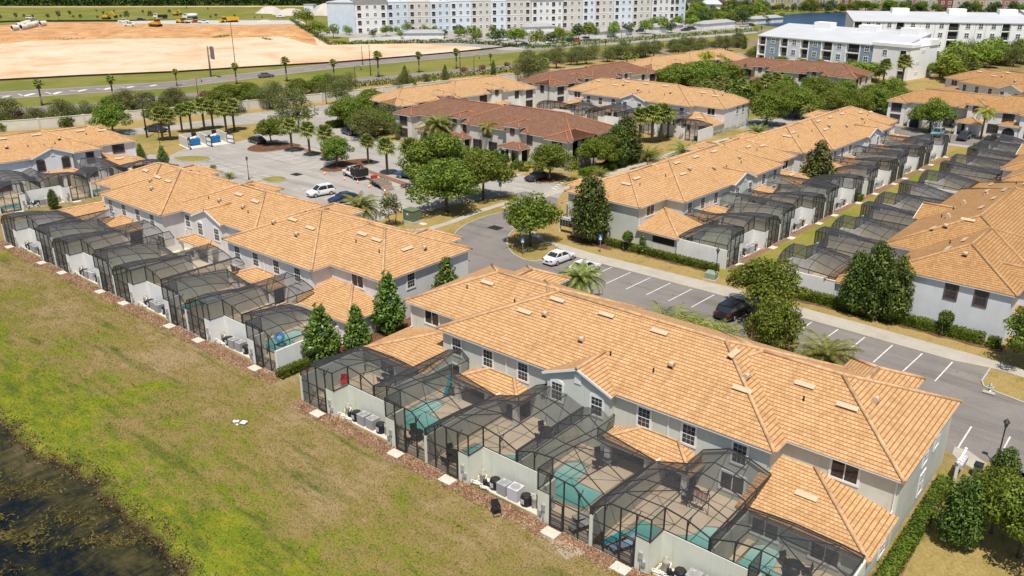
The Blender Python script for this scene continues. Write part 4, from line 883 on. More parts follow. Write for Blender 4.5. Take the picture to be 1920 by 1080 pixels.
# one row: frame origin (building corner), rotation, outer line y0, unit centres along the row
ROWS=[('grey green row',(0,39.1),0,[-48.73,-33.4,-18.03],1.0,'stucco_sage',dict(eq=1,pool=1,end=1,rear=7.1)),
 ('lavender row',(0,40.7),0,[-115.5,-100.2,-85.05,-69.85],1.0,'stucco_white',dict(eq=1,pool=1,end=1,rear=7.4)),
 ('grey blue row',None,TD,(-53.1,93.6,-10.05,43.3,3),None,'stucco_white',dict(eq=1,pool=1,end=1,rear=7.1)),
 ('pale alley row',None,R(87.4),(-49.6,138.6,-8.5,40.4,3),None,'stucco_white',dict(eq=1,pool=0,end=1,rear=6.6)),
 ('left edge row',None,R(83.5),(-149.6,33.5,-10.9,39.8,3),None,'stucco_white',dict(eq=1,pool=1,end=1,rear=7.1,only=(1,2))),
 ('right edge block',None,R(-91.3),(-25.9,138.0,-9.1,46.6,3),None,'stucco_white',dict(eq=0,pool=0,end=1,rear=7.1)),
 ('half hidden ochre row',None,R(-92.0),(-23.4,186.0,-9.4,45.5,3),None,'stucco_white',dict(eq=0,pool=0,end=1,rear=7.1)),
 ('tan gabled row',None,0,(-124.0,167.2,-9.0,42.4,3),None,'stucco_white',dict(eq=0,pool=0,end=1,rear=6.3))]
eqn=0
for rn,org,rz,cs,k,wm,op in ROWS:
    if org is None:
        ox,oy,y0,L,n=cs; k=L/46.75; cs=[L/n*(i+.5) for i in range(n)]; dx,dy=zrot(0,y0,rz); org=(ox+dx,oy+dy)
    def Wd(x,y,z=0): a,b_=zrot(x,y,rz); return (org[0]+a,org[1]+b_,z)
    nc=len(cs); only=op.get('only',range(nc))
    dk=MB(); x0,x1=cs[min(only)]-UW*k+.12,cs[max(only)]+UW*k-.12
    dk.box(x0,x1,1.82,14.4 if rn=='lavender row' else 11.2,0,.05,bot=False); 
    for i,c in enumerate(cs):
        if i in only:
            for s in (-1,1): a_,b_=sorted((c+s*(UW-JOG+.2)*k,c+s*(UW-.13)*k)); dk.box(a_,b_,.22,1.82,0,.05,bot=False)
    o=structure(dk.build('patio_floor',M['deck'])); o.location=(org[0],org[1],0); o.rotation_euler=(0,0,rz)
    for i,c in enumerate(cs):
        if i not in only: continue
        patio_wall(Wd(c,0),rz,'jogged patio wall with meter boxes, %s pair of the %s'%(ORD[i],rn),k,wm,last=(i==nc-1),first=(i==0),ywall=min(10.4,op['rear']+2.4),yend=op['rear']-.05)
        for s in (0,1):
            u=2*i+s; mir=(s==1); x=c+(UW*k if mir else -UW*k)
            endu=(u==0 or u==2*nc-1)
            cut,rear=((7.7,op['rear']-.15) if endu else ((5.1,8.25) if mir else (2.45,8.25)))
            pool_cage(Wd(x,0),rz,cut,rear,mir,'black screened pool cage over the %s patio of the %s'%(ORD[u],rn),'black pool cages behind the townhouses',k,0 if rn=='grey green row' else 1)
            if op['pool']: pool(Wd(x,0),rz,(0 if mir else 2),mir,'teal swimming pool in the %s patio of the %s'%(ORD[u],rn),'teal swimming pools',k)
            if rn[0] in 'lgp': SLAB.place(Wd(x+(-2.8*k if mir else 2.8*k),-.62),rz,'pale stepping slab before the %s cage door of the %s'%(ORD[u],rn),'pale slabs before the cage doors')
        if op['eq']:
            pd=MB(); pd.box(-3.1,3.1,.25,1.45,0,.09); q=structure(pd.build('equipment_pad',M['white_concrete'])); q.location=Wd(c,0,0); q.rotation_euler=(0,0,rz); q.scale=(k,1,1)
            rnd=random.Random(eqn); eqn+=1; al='in the %s alcove of the %s'%(ORD[i],rn)
            for dx,kind in ((-2.45,'pump'),(-1.35,'heat'),(-.45,'ac'),(.6,'ac2'),(1.65,'heat2'),(2.35,'pump2')):
                p=Wd(c+dx*k,.8+rnd.uniform(-.08,.08),.09); rr_=rz+rnd.uniform(-.08,.08)
                if kind=='pump': PUMP.place(p,rr_,'beige pool pump at the left end %s'%al,'pool pumps in the alcoves',1.2)
                elif kind=='pump2': PUMP.place(p,rr_+3.1,'beige pool pump at the right end %s'%al,'pool pumps in the alcoves',1.2)
                elif kind=='heat': HEAT.place(p,rr_,'left black pool heater %s'%al,'black pool heaters')
                elif kind=='heat2': HEAT.place(p,rr_,'right black pool heater %s'%al,'black pool heaters')
                elif kind=='ac': AC1.place(p,rr_,'grey air conditioner, left one %s'%al,'air conditioners in the alcoves')
                else: (AC2 if (eqn%3==2) else AC1).place(p,rr_,('pale lavender' if eqn%3==2 else 'grey')+' air conditioner, right one %s'%al,'air conditioners in the alcoves',scale=1.08 if eqn%3==2 else 1.0)
# ================================================================ VEGETATION
import numpy as np
def leaf_mat(name,a,b_,c,trans=.35,rough=.6,spec=.22,dead=None):
    m=bpy.data.materials.new(name); m.use_nodes=True; t=m.node_tree; p=t.nodes['Principled BSDF']; o=t.nodes['Material Output']
    g=N(t,'ShaderNodeNewGeometry'); oi=N(t,'ShaderNodeObjectInfo'); tc=t.nodes.new('ShaderNodeTexCoord')
    stops=[(0,a),(.45,b_),(.85,c)]+([(.93,dead)] if dead else [])
    cl=noise(t,tc.outputs['Object'],.8,2)
    ad=N(t,'ShaderNodeMath',operation='MULTIPLY_ADD'); t.links.new(cl,ad.inputs[0]); ad.inputs[1].default_value=1.5; ad.inputs[2].default_value=-.75
    a2=N(t,'ShaderNodeMath',operation='ADD'); t.links.new(ad.outputs[0],a2.inputs[0]); t.links.new(g.outputs['Random Per Island'],a2.inputs[1])
    col=ramp(t,a2.outputs[0],stops)
    hs=N(t,'ShaderNodeHueSaturation'); t.links.new(col,hs.inputs['Color'])
    mr=N(t,'ShaderNodeMapRange'); mr.inputs[3].default_value=.475; mr.inputs[4].default_value=.515; t.links.new(oi.outputs['Random'],mr.inputs[0]); t.links.new(mr.outputs[0],hs.inputs['Hue'])
    mv=N(t,'ShaderNodeMapRange'); mv.inputs[3].default_value=.85; mv.inputs[4].default_value=1.2; t.links.new(oi.outputs['Random'],mv.inputs[0]); t.links.new(mv.outputs[0],hs.inputs['Value'])
    t.links.new(hs.outputs[0],p.inputs['Base Color']); p.inputs['Roughness'].default_value=rough; p.inputs['Specular IOR Level'].default_value=spec
    tl=N(t,'ShaderNodeBsdfTranslucent'); t.links.new(hs.outputs[0],tl.inputs[0]); mx=N(t,'ShaderNodeMixShader'); mx.inputs[0].default_value=trans
    t.links.new(p.outputs[0],mx.inputs[1]); t.links.new(tl.outputs[0],mx.inputs[2]); t.links.new(mx.outputs[0],o.inputs[0]); return m
L={}
L['oak']=leaf_mat('oak_leaf',(.055,.095,.010),(.13,.195,.020),(.25,.32,.05)); L['olive']=leaf_mat('olive_leaf',(.07,.09,.025),(.145,.17,.045),(.25,.27,.09))
L['lime']=leaf_mat('lime_leaf',(.10,.16,.02),(.19,.27,.03),(.30,.36,.06)); L['magnolia']=leaf_mat('magnolia_leaf',(.022,.045,.008),(.06,.10,.013),(.16,.21,.04),.22,.5,.3)
L['cone']=leaf_mat('evergreen_leaf',(.03,.065,.010),(.08,.145,.018),(.18,.25,.035),.2,.4,.4); L['hedge']=leaf_mat('hedge_leaf',(.03,.06,.008),(.07,.12,.012),(.16,.21,.025),.25)
L['palm']=leaf_mat('palm_frond',(.10,.14,.025),(.21,.25,.05),(.36,.36,.10),.3,.42,.4); L['queen']=leaf_mat('yellow_palm_frond',(.16,.20,.02),(.30,.32,.03),(.50,.44,.06),.3,.45,.35)
L['washi']=leaf_mat('fan_palm_leaf',(.07,.11,.018),(.16,.21,.035),(.30,.32,.07),.2,.5,.3); L['red']=leaf_mat('red_flowering_leaf',(.10,.09,.04),(.22,.09,.08),(.38,.13,.14)); L['brown']=leaf_mat('brown_magnolia_leaf',(.035,.06,.012),(.08,.115,.02),(.19,.19,.05),.2,.5,.3); L['far']=leaf_mat('far_leaf',(.03,.055,.015),(.06,.10,.025),(.11,.16,.04),.2); L['dead']=mat('dead_frond',(.28,.20,.10),.9,var=.25,scale=4)
def leaf_mesh(name,pts,nrm,size,rng,asp=.55,mt=None):
    n=len(pts); a=rng.normal(size=(n,3)); t=np.cross(nrm,a); t/=np.linalg.norm(t,axis=1)[:,None]+1e-9; b_=np.cross(nrm,t)
    s=size*rng.uniform(.6,1.35,n)[:,None]; u=t*s*.5; v=b_*s*.5*asp
    V=np.stack([pts-u,pts-v*1.0,pts+u,pts+v*1.0],1).reshape(-1,3)
    me=bpy.data.meshes.new(name); me.vertices.add(4*n); me.vertices.foreach_set('co',V.ravel().astype(np.float32)); me.loops.add(4*n); me.loops.foreach_set('vertex_index',np.arange(4*n,dtype=np.int32))
    me.polygons.add(n); me.polygons.foreach_set('loop_start',np.arange(0,4*n,4,dtype=np.int32)); me.polygons.foreach_set('loop_total',np.full(n,4,np.int32)); me.update(); me.validate()
    if mt: me.materials.append(mt)
    return me
def blob_leaves(blobs,n,rng,inner=.55,up=.35):
    w_=np.array([b_[3]*b_[4]*b_[5] for b_ in blobs])**.67; w_/=w_.sum(); idx=rng.choice(len(blobs),n,p=w_); B=np.array(blobs)[idx]
    d=rng.normal(size=(n,3)); d/=np.linalg.norm(d,axis=1)[:,None]; r=rng.uniform(inner,1.06,n)[:,None]**.8
    p=B[:,:3]+d*r*B[:,3:6]; nr=d+np.array([0,0,up])+rng.normal(size=(n,3))*.55; nr/=np.linalg.norm(nr,axis=1)[:,None]; return p,nr
def make_tree(name,cat,label,blobs,nleaf,lsize,lm,th,tr,seed,limbs=True,asp=.6,trunks=1,bark='bark'):
    rng=np.random.default_rng(seed); o=thing(name,label,cat); tk=MB()
    for q in range(trunks):
        ox=0 if trunks==1 else .35*math.cos(q*2.1); oy=0 if trunks==1 else .35*math.sin(q*2.1); p0=Vector((ox,oy,-.1)); p1=Vector((ox*1.6+rng.uniform(-.12,.12),oy*1.6+rng.uniform(-.12,.12),th*.5)); p2=Vector((ox*2+rng.uniform(-.25,.25),oy*2+rng.uniform(-.25,.25),th))
        tk.tube(p0,p1,tr*1.15,tr*.85,8); tk.tube(p1,p2,tr*.85,tr*.65,8)
    if limbs:
        for b_ in blobs:
            mid=(p2+Vector(b_[:3]))*.5+Vector((0,0,-.25)); tk.tube(p2,mid,tr*.45,tr*.3,6); tk.tube(mid,b_[:3],tr*.3,tr*.12,6)
            for k in range(3): e=Vector(b_[:3])+Vector(rng.normal(size=3)).normalized()*b_[3]*.75; tk.tube(b_[:3],e,tr*.13,tr*.05,5)
    tk.build('trunk',M[bark],o); p,nr=blob_leaves(blobs,nleaf,rng)
    me=leaf_mesh('crown',p,nr,lsize,rng,asp,L[lm]); c=bpy.data.objects.new('crown',me); C.objects.link(c); c.parent=o; return o
def dome(seed,n,R_,h0,h1,rb,flat=.75):
    r=random.Random(seed); out=[]
    for i in range(n):
        a=i*2.4+r.uniform(-.4,.4); f=math.sqrt((i+.5)/n); rad=R_*f*r.uniform(.75,.95); z=h0+(h1-h0)*(1-f*f)*r.uniform(.75,1)+r.uniform(-.3,.3); q=rb*r.uniform(.55,1.35); out.append((rad*math.cos(a),rad*math.sin(a),z,q,q,q*flat))
    return out
def conic(seed,n,R_,z0,z1,rb,pw=.7):
    r=random.Random(seed); out=[]
    for i in range(n):
        f=(i+.5)/n; a=i*2.4+r.uniform(-.3,.3); wd=R_*(1-f)**pw*min(1,.55+f*2.2); out.append((wd*.62*math.cos(a),wd*.62*math.sin(a),z0+(z1-z0)*f,*( [rb*(1.15-(.75 if pw>.6 else .45)*f)*r.uniform(.8,1.15)]*2),rb*(1.1-.6*f)))
    return out
PT={}
BASEH={}
def reg(k,h,f): PT[k]=Proto(f); BASEH[k]=h
for i in range(3): reg('oak%d'%i,8,lambda i=i: make_tree('oak_tree','tree','',dome(11+i,19+2*i,4.1,3.4,6.7,1.35)+dome(111+i,9,2.6,2.9,4.2,1.1),8200,.33,'oak',2.7,.22,20+i))
for i in range(2): reg('olive%d'%i,7,lambda i=i: make_tree('feathery_tree','tree','',dome(31+i,16,3.0,2.4,5.9,1.15,.95)+dome(131+i,6,2.0,1.8,3,1.0),4600,.30,'olive',2.2,.16,40+i,trunks=2+i,asp=.35))
for i in range(2): reg('lime%d'%i,5,lambda i=i: make_tree('young_tree','tree','',dome(51+i,9,1.5,2.0,4.1,.85,1.0),1500,.30,'lime',1.6,.08,60+i))
for i in range(2): reg('mag%d'%i,9,lambda i=i: make_tree('magnolia_tree','tree','',conic(71+i,32,3.2,1.5,8.1,1.25,.42),7000,.40,'magnolia',3.0,.17,80+i,asp=.5))
for i in range(2): reg('cone%d'%i,6,lambda i=i: make_tree('magnolia_tree','tree','',conic(91+i,22,1.75,.7,5.6,.95),4200,.32,'cone',2.0,.11,95+i,asp=.5))
reg('brownmag',8,lambda: make_tree('magnolia_tree','tree','',conic(75,24,2.7,1.2,7.3,1.3),4600,.42,'brown',2.6,.16,83,asp=.5))
reg('airy',5,lambda: make_tree('sparse_tree','tree','',dome(57,11,1.5,2.0,4.5,.75,1.2),900,.30,'olive',1.8,.07,63,trunks=2))
reg('lolly',2.6,lambda: make_tree('topiary_tree','tree','',[(0,0,1.85,.72,.72,.75)],900,.20,'hedge',1.3,.05,64,limbs=False,trunks=2))
reg('flame',2.4,lambda: make_tree('clipped_shrub','shrub','',[(0,0,.8,.55,.55,.6),(0,0,1.4,.42,.42,.6),(0,0,1.95,.2,.2,.45)],900,.18,'cone',.5,.06,65,limbs=False))
reg('shrub',1.2,lambda: make_tree('shrub','shrub','',[(0,0,.5,.7,.7,.55),(.45,.2,.45,.5,.5,.45),(-.4,.3,.5,.5,.5,.5)],600,.2,'hedge',.3,.05,66,limbs=False))
reg('redshrub',2.2,lambda: make_tree('flowering_shrub','shrub','',[(0,0,1.1,1.0,1.0,.95),(.8,.3,.9,.8,.8,.8),(-.7,.2,1.0,.8,.8,.8)],900,.24,'red',.6,.06,67,limbs=False,trunks=3))
reg('fartree',6,lambda: make_tree('small_tree','tree','',dome(58,7,1.7,2.4,4.9,1.1,1.05),650,.5,'lime',2.0,.1,68))
reg('fardark',6,lambda: make_tree('small_tree','tree','',dome(59,7,1.9,2.2,4.8,1.2,1.0),650,.5,'far',1.8,.11,69))
reg('sapling',4,lambda: make_tree('sapling','tree','',dome(60,5,1.0,1.8,3.2,.7,1.1),300,.4,'far',1.6,.06,70))
# palms
def frond(mb,base_,az,el,Ln,droop,nl,wl,mi=0,vee=.5):
    pts=[]; p=Vector(base_); a=el
    for k in range(9):
        pts.append(p.copy()); p=p+Vector((math.cos(az)*math.cos(a),math.sin(az)*math.cos(a),math.sin(a)))*(Ln/8); a-=droop/8*(1+k*.15)
    side=Vector((-math.sin(az),math.cos(az),0))
    for i in range(nl):
        f=.10+.9*i/nl; k=min(int(f*8),7); g=f*8-k; q=pts[k].lerp(pts[k+1],g); d=(pts[k+1]-pts[k]).normalized(); up=side.cross(d).normalized()
        ll=wl*math.sin(math.pi*min(1,.18+f*.82))**.6
        for s in (-1,1):
            e=q+(side*s+d*.75+up*vee*.5-Vector((0,0,.34))).normalized()*ll; n_=d*.085*Ln/2.6
            mb.face([q-n_*.5,q+n_*.5,e+n_*.2,e-n_*.05],mi=mi)
    for k in range(8): mb.bar(pts[k],pts[k+1],.035,.02,mi=mi)
def fan(mb,base_,az,el,stem,rad,seg=15,droop=.35,mi=0,spread=2.3):
    d=Vector((math.cos(az)*math.cos(el),math.sin(az)*math.cos(el),math.sin(el))); c=Vector(base_)+d*stem; mb.bar(base_,c,.04,.025,mi=mi); side=Vector((-math.sin(az),math.cos(az),0)); up=side.cross(d).normalized()
    for i in range(seg):
        th=-spread+2*spread*i/(seg-1); dr=d*math.cos(th)+side*math.sin(th); l=rad*(.8+.2*math.cos(th)); m=c+dr*l*.6; e=c+dr*l-Vector((0,0,droop*rad*.6)); w_=side*math.cos(th)-d*math.sin(th); mb.face([c,m-w_*rad*.11,e,m+w_*rad*.11],mi=mi)
def palm(name,label,kind,seed):
    r=random.Random(seed); o=thing(name,label,'palm tree'); tk=MB(); fr=MB(); dd=MB()
    if kind=='date':
        H=2.2; tk.lathe([(.36,-.1),(.33,.6),(.36,1.5),(.48,2.0),(.34,2.5)],n=10)
        for k in range(52): f=k/52; frond(fr,(0,0,H+.25),k*2.4+r.uniform(-.15,.15),R(82-92*f),2.9+r.uniform(-.2,.3),R(70+22*f),26,.5)
        top=5.2
    elif kind=='queen':
        H=4.6; tk.tube((0,0,-.1),(.08,0,H),.19,.13,8)
        for k in range(20): f=k/20; frond(fr,(.08,0,H),k*2.4+r.uniform(-.2,.2),R(78-80*f),2.4,R(95),22,.55)
        top=6.6
    elif kind=='sabal':
        H=4.4; tk.tube((0,0,-.1),(.05,.03,H),.2,.19,9)
        for k in range(30): f=k/30; fan(fr,(.05,.03,H),k*2.4,R(78-112*f),.85+r.uniform(-.15,.3),1.05,seg=13,droop=.55)
        for k in range(5): fan(dd,(.05,.03,H-.1),k*1.26,R(-66-r.uniform(0,12)),.5,.6,droop=.3)
        top=6.2
    elif kind=='washi':
        H=5.2; tk.tube((0,0,-.1),(.05,0,2.2),.26,.2,8); tk.tube((.05,0,2.2),(.12,0,H),.2,.17,8)
        for k in range(20): f=k/20; az=k*2.4; az=az*.45+.2 if k%3 else az; fan(fr,(.12,0,H),az,R(70-95*f),.7,.85,droop=.6)
        for k in range(6): fan(dd,(.12,0,H-.1),k*1.05,R(-65),.5,.7)
        top=6.5
    elif kind=='areca':
        for k in range(26): a=k*2.4; rr_=.12+.25*r.random(); frond(fr,(rr_*math.cos(a),rr_*math.sin(a),.1),a,R(80-r.uniform(0,35)),2.3,R(75),18,.42)
        tk.tube((0,0,-.1),(0,0,.4),.2,.15,8); top=2.5
    elif kind=='cycad':
        for k in range(30): frond(fr,(0,0,.35),k*2.4,R(75-60*k/30),1.5,R(50),18,.28)
        tk.tube((0,0,-.1),(0,0,.4),.2,.2,8); top=1.6
    tk.build('trunk',M['palm_bark'],o); fr.build('fronds',L[{'queen':'queen','washi':'washi','date':'palm','sabal':'palm','areca':'palm','cycad':'palm'}[kind]],o)
    if dd.f: dd.build('dead_fronds',L['dead'],o)
    return o
PALMH={'date':5.0,'queen':6.4,'sabal':5.7,'washi':6.1,'areca':2.5,'cycad':1.7}
for k,h in PALMH.items(): reg(k,h,lambda k=k: palm({'date':'date_palm','queen':'queen_palm','sabal':'cabbage_palm','washi':'fan_palm','areca':'areca_palm','cycad':'sago_palm'}[k],'',k,5))
def proj_v(P_):
    c,s=math.cos(YAW),math.sin(YAW); Y=-P_[0]*s+P_[1]*c; z=P_[2]-CAMH; dd=Y*math.cos(PIT)-z*math.sin(PIT); uu=Y*math.sin(PIT)+z*math.cos(PIT); return 540-F_PX*uu/dd
def htop(u,v,vt):
    g_=at(u,v); lo,hi=0,40
    for _ in range(40):
        m_=(lo+hi)/2
        if proj_v((g_.x,g_.y,m_))>vt: lo=m_
        else: hi=m_
    return lo
trn=random.Random(3)
def plant(kind,u,v,vt,label,group=None,wid=1.0,h=None,rz=None):
    h=htop(u,v,vt) if h is None else h; s=h/BASEH[kind]; p=at(u,v)
    return PT[kind].place((p.x,p.y,0),trn.uniform(0,6.28) if rz is None else rz,label,group,(s*wid,s*wid,s))
UN='first second third fourth fifth sixth seventh eighth ninth tenth eleventh twelfth thirteenth fourteenth fifteenth sixteenth seventeenth eighteenth nineteenth'.split()
def ordw(i):
    if i<19: return UN[i]
    t_={2:'twent',3:'thirt',4:'fort',5:'fift'}[(i+1)//10]; return t_+('ieth' if (i+1)%10==0 else 'y '+UN[(i+1)%10-1])
def series(kinds,lst,fmt,group,wid=1.0,rz=None,grow=1.0):
    kinds=kinds.split()
    for i,e in enumerate(lst): plant(kinds[i%len(kinds)],e[0],e[1],e[2],fmt%ordw(i),group,(e[3] if len(e)>3 else wid)*(1.3 if kinds[0][:3] in('oak','oli','lim','far') else 1),rz=rz)
# --- singles near the camera
plant('oak0',838,398,290,'rounded green oak beside the green utility box',None,1.15)
plant('oak1',907,374,275,'darker oak right of the utility box oak',None,1.05)
plant('oak2',822,352,238,'broad oak behind the two roadside oaks',None,1.2)
plant('oak0',1030,338,262,'low rounded oak over the dark car before the brown row',None,1.1)
plant('oak1',995,461,350,'young oak on the grass corner of the curved road',None,.95)
plant('mag0',1105,452,322,'tall magnolia against the grey blue end wall')
for u,v,vt,n in ((1598,588,462,'left'),(1634,596,443,'middle'),(1672,604,470,'right')): plant('mag1',u,v,vt,'dark magnolia by the right edge block, %s one of the clump of three'%n,'magnolia clump by the right edge block',.72)
plant('oak1',1432,592,476,'bright green tree behind the parked black van',None,1.2)
plant('oak0',1450,676,552,'bright green tree in the planted island beside the black van',None,.78)
plant('cone0',606,676,567,'conical magnolia at the left of the three between the rows',None,1.15); plant('cone1',672,660,568,'shorter conical magnolia, middle of three between the rows',None,1.0); plant('cone0',731,622,506,'tallest conical magnolia, right of three between the rows',None,.95)
PT['cone1'].place((-60.2,61.4,0),.4,'conical magnolia at the end wall of the lavender row',None,(1.1,1.1,1.12))
plant('mag0',1790,1022,888,'conical magnolia right of the front row end wall',None,.85)
plant('mag1',1868,950,832,'dark bushy magnolia above the bottom right corner',None,.8); plant('oak1',1910,1045,885,'dark oak at the bottom right corner',None,.9); plant('oak0',1858,1000,870,'dark oak behind the bottom right magnolia',None,.7)
plant('oak0',1938,690,560,'oak cut off by the right edge beside the hydrant',None,1.0)
for u,v,vt,lb in ((1768,628,582,'clipped round topiary tree before the right edge block'),(1176,470,433,'clipped round topiary tree at the grey blue row')): plant('lolly',u,v,vt,lb)
plant('flame',1204,476,438,'pointed bright green shrub beside the round topiary')
plant('airy',735,425,357,'thin sparse tree beside the fruiting date palm'); PT['brownmag'].place((-48.9,137.4,0),.7,'brown tinged magnolia between the two alley rows',None,(1.35,1.35,1.06))
plant('date',678,430,346,'date palm with orange fruit behind the lavender row',None,1.1,h=5.9); plant('date',1086,566,482,'date palm between the front row roof and white cars',None,1.12,h=5.2); plant('date',1540,722,636,'date palm behind the front row roof beside empty stalls',None,1.3,h=5.3)
series('areca',[(1225,646,560,1.4),(1252,648,556,1.4),(1292,656,578,1.5),(1335,664,588,1.4)],'arching areca palm behind the front roof, %s from the left','areca palms behind the front roof',1.1)
series('cycad',[(748,440,420),(775,446,427),(800,448,434)],'low palmetto behind the lavender roof, %s from the left','low palmettos behind the lavender roof')
plant('mag1',102,392,352,'dark young magnolia in front of the left edge patio wall',None,.8)
plant('cone1',265,300,268,'sparse young magnolia beside the left edge row',None,1.1); plant('cone0',307,310,272,'young magnolia above the lavender roof',None,1.1)
plant('cycad',430,335,318,'sago palm beside the lot above the lavender roof'); plant('airy',400,330,308,'thin shrub between lavender roof and parking lot',None,1.3)
# --- parking lot
series('sabal',[(305.5,264,203),(320,263,206),(342,249,198),(360,248,193),(384,244,186),(400,242,190),(425.5,251,194),(440,245.5,187)],'cabbage palm by the bin shelter, %s from the left','cabbage palms by the bin shelter',1.05)
series('sabal',[(548,285.5,224),(581.5,293,231),(614,302,237),(690.7,309,254),(726.7,327.8,261),(770,338,262)],'cabbage palm in the lot islands, %s from the left','cabbage palms in the lot islands')
plant('oak1',509,272,212,'green oak over the black car in the lot',None,1.0); plant('oak0',633,313,250,'oak above the white dump truck',None,1.0); plant('oak2',212,252,188,'bright oak behind the left edge roof',None,1.2); plant('oak1',300,236,186,'oak behind the bin shelter palms',None,1.05)
plant('olive0',553,248,155,'tall feathery tree beside the street opening',None,1.0); plant('lime1',576,232,205,'pale bush beside the street walk',None,1.0)
series('olive0 olive1 oak2',[(12,232,176,1.2),(120,232,180,1.0),(165,222,200,.9),(240,214,160,.9),(332,206,158,1.0),(425,213,155,1.0),(470,202,170,.7),(511,204,146,.9),(602,178,138,.9),(640,195,140,.9),(655,180,130,.8),(690,200,165,.9)],'feathery grey green tree along the street wall, %s from the left','feathery trees along the street wall',1.0)
series('oak1 olive0',[(655,238,178,1.0),(692,262,200,1.1),(720,250,205,.9),(745,262,222,.7)],'tree left of the brown front row, %s from the left','trees left of the brown front row')
series('redshrub',[(35,228,205),(70,230,212),(180,215,198),(385,186,168),(470,176,158),(478,178,158),(600,165,150),(870,135,124),(905,130,120),(950,124,115)],'red flowering shrub beside the highway wall, %s from the left','red flowering shrubs beside the wall',1.2)
series('washi',[(79,198,150),(213,187,142),(332,161,130),(444,158,119),(538,153,108),(627,150,112),(710,145,97),(786,136,98),(856,129,92),(920,122.5,101),(1086,94,77),(1135,92.5,73.5),(1181,90,74),(1227,84,64),(1304,74,60),(1341,71.5,57),(1380,74,53),(1427,64,49)],'windblown fan palm along the highway, %s from the left','fan palms along the highway',1.0,rz=2.6)
# --- around the brown-roofed front row
for u,v,vt,lb in ((823,278,203,'left shaggy date palm in front of the brown roofed row'),(995,290,218,'right shaggy date palm in front of the brown roofed row'),(940,200,152,'date palm between the tan and brown roofed rows'),(805,205,166,'date palm beyond the left end of brown roof'),(1186,160,120,'date palm before the rear brown roofed row'),(1395,160,110,'left date palm before the far brown row'),(1535,170,130,'right date palm before the far brown row')): plant('date',u,v,vt,lb,'date palms before the front rows',1.0)
for u,v,vt,lb in ((893,275,224,'left yellow queen palm before the brown roofed row'),(917,288,220,'right yellow queen palm before the brown roofed row'),(890,195,172,'yellow queen palm behind the brown roofed row'),(1480,165,125,'bright yellow palm before the far brown row'),(1838,262,193,'leaning queen palm before the ochre entry row'),(1320,150,88,'tall queen palm among dense trees beyond the tan row'),(1130,150,128,'queen palm before the rear brown row')): plant('queen',u,v,vt,lb,None,1.1)
series('oak1 oak2 mag0 mag1',[(1112,318,250,.7),(1135,316,246,.75),(1155,312,228,.75),(1172,306,212,.85)],'dense tree at the brown row right end, %s from the left','trees at the brown row right end')
series('sabal',[(1200,266,205),(1222,268,200),(1238,266,197),(1252,258,205)],'cabbage palm right of the brown row, %s from the left','cabbage palms right of the brown row',1.15)
plant('cycad',1215,302,268,'spiky sago palm beside the walk',None,1.2); plant('cycad',1285,296,258,'larger sago palm behind the grey blue row',None,1.2); plant('cycad',1420,252,228,'sago palm beside the tan end wall',None,1.3); plant('cycad',1125,334,310,'sago palm beside the grey blue roof',None,1.0)
plant('date',1515,235,190,'bushy date palm behind the pale alley roof',None,.9)
plant('oak2',770,205,168,'dark tree at the left end of brown roof',None,.9); plant('mag0',785,200,166,'magnolia left of the brown roof',None,.9)
plant('flame',1083,205,175,'pointed bright green shrub between the rows',None,1.2); plant('sabal',1200,222,180,'cabbage palm behind the brown ridge',None,1.2)
# --- belt beyond the front rows
series('olive0 olive1',[(745,175,150,1.0),(760,172,126,.6),(800,160,135,.8),(835,158,126,.5),(985,150,96,1.0),(1010,146,106,.9),(1045,128,92,.9),(1070,122,96,.9),(1100,120,90,1.1),(1140,116,90,1.2),(1165,112,84,1.2),(1195,108,85,1.2),(1230,100,72,1.3),(1265,96,70,1.3),(1295,92,66,1.2)],'feathery tree in the belt beside the highway, %s from the left','feathery trees beside the highway',1.1)
series('cone0',[(760,165,121),(835,150,120),(925,140,112),(1360,90,66),(1395,92,66)],'dark upright tree beside the highway, %s from the left','upright trees beside the highway',.8)
series('sabal',[(775,172,148),(815,164,142),(1000,148,112),(1020,142,110),(1175,125,98),(1190,122,100)],'cabbage palm in the highway belt, %s from the left','cabbage palms in the highway belt',1.2)
series('oak0 oak1 oak2',[(1258,172,120,1.1),(1285,168,112,1.2),(1318,165,108,1.1),(1345,160,118,1.0),(1235,160,128,.9)],'dense oak beyond the tan gabled roof, %s from the left','dense oaks beyond the tan gabled roof')
series('sabal',[(1305,185,150),(1322,188,150),(1345,186,145),(1360,184,148),(1390,190,150),(1432,190,140),(1450,188,138)],'cabbage palm right of the tan gabled roof, %s from the left','cabbage palms right of the tan gabled roof',1.1)
series('oak0 oak1 oak2',[(1436,236,165,1.0),(1492,222,160,1.1),(1518,205,150,.9),(1580,195,145,1.0),(1605,215,165,1.0),(1640,212,160,1.0),(1665,220,175,.9)],'oak beside the lane behind pale roofs, %s from the left','oaks beside the lane behind pale roofs')
plant('oak1',1742,248,178,'round oak before the ochre entry row',None,1.1); plant('mag0',1790,178,146,'dark magnolia behind the ochre ridge',None,1.0)
series('lime0 lime1 fartree',[(1422,104,82),(1450,108,86),(1490,116,95),(1530,122,98),(1560,128,100),(1590,140,110),(1612,152,112),(1635,150,116)],'young green tree before the white apartments, %s from the left','young trees before the white apartments',1.4)
series('sabal',[(1655,158,112),(1690,160,105)],'cabbage palm at the white apartment corner, %s from the left','cabbage palms at the apartment corner')
plant('lime1',1745,146,115,'small pale tree before the blank white wall',None,1.2)
series('fartree lime0 oak0',[(1775,150,95),(1795,140,80),(1815,132,92),(1835,122,85),(1855,128,88),(1875,120,82),(1895,116,80),(1910,118,68),(1930,112,78),(1800,120,84),(1850,110,84),(1900,108,76)],'leafy tree between the white blocks and ochre roofs, %s in its belt','leafy trees beyond the ochre roofs',1.15)
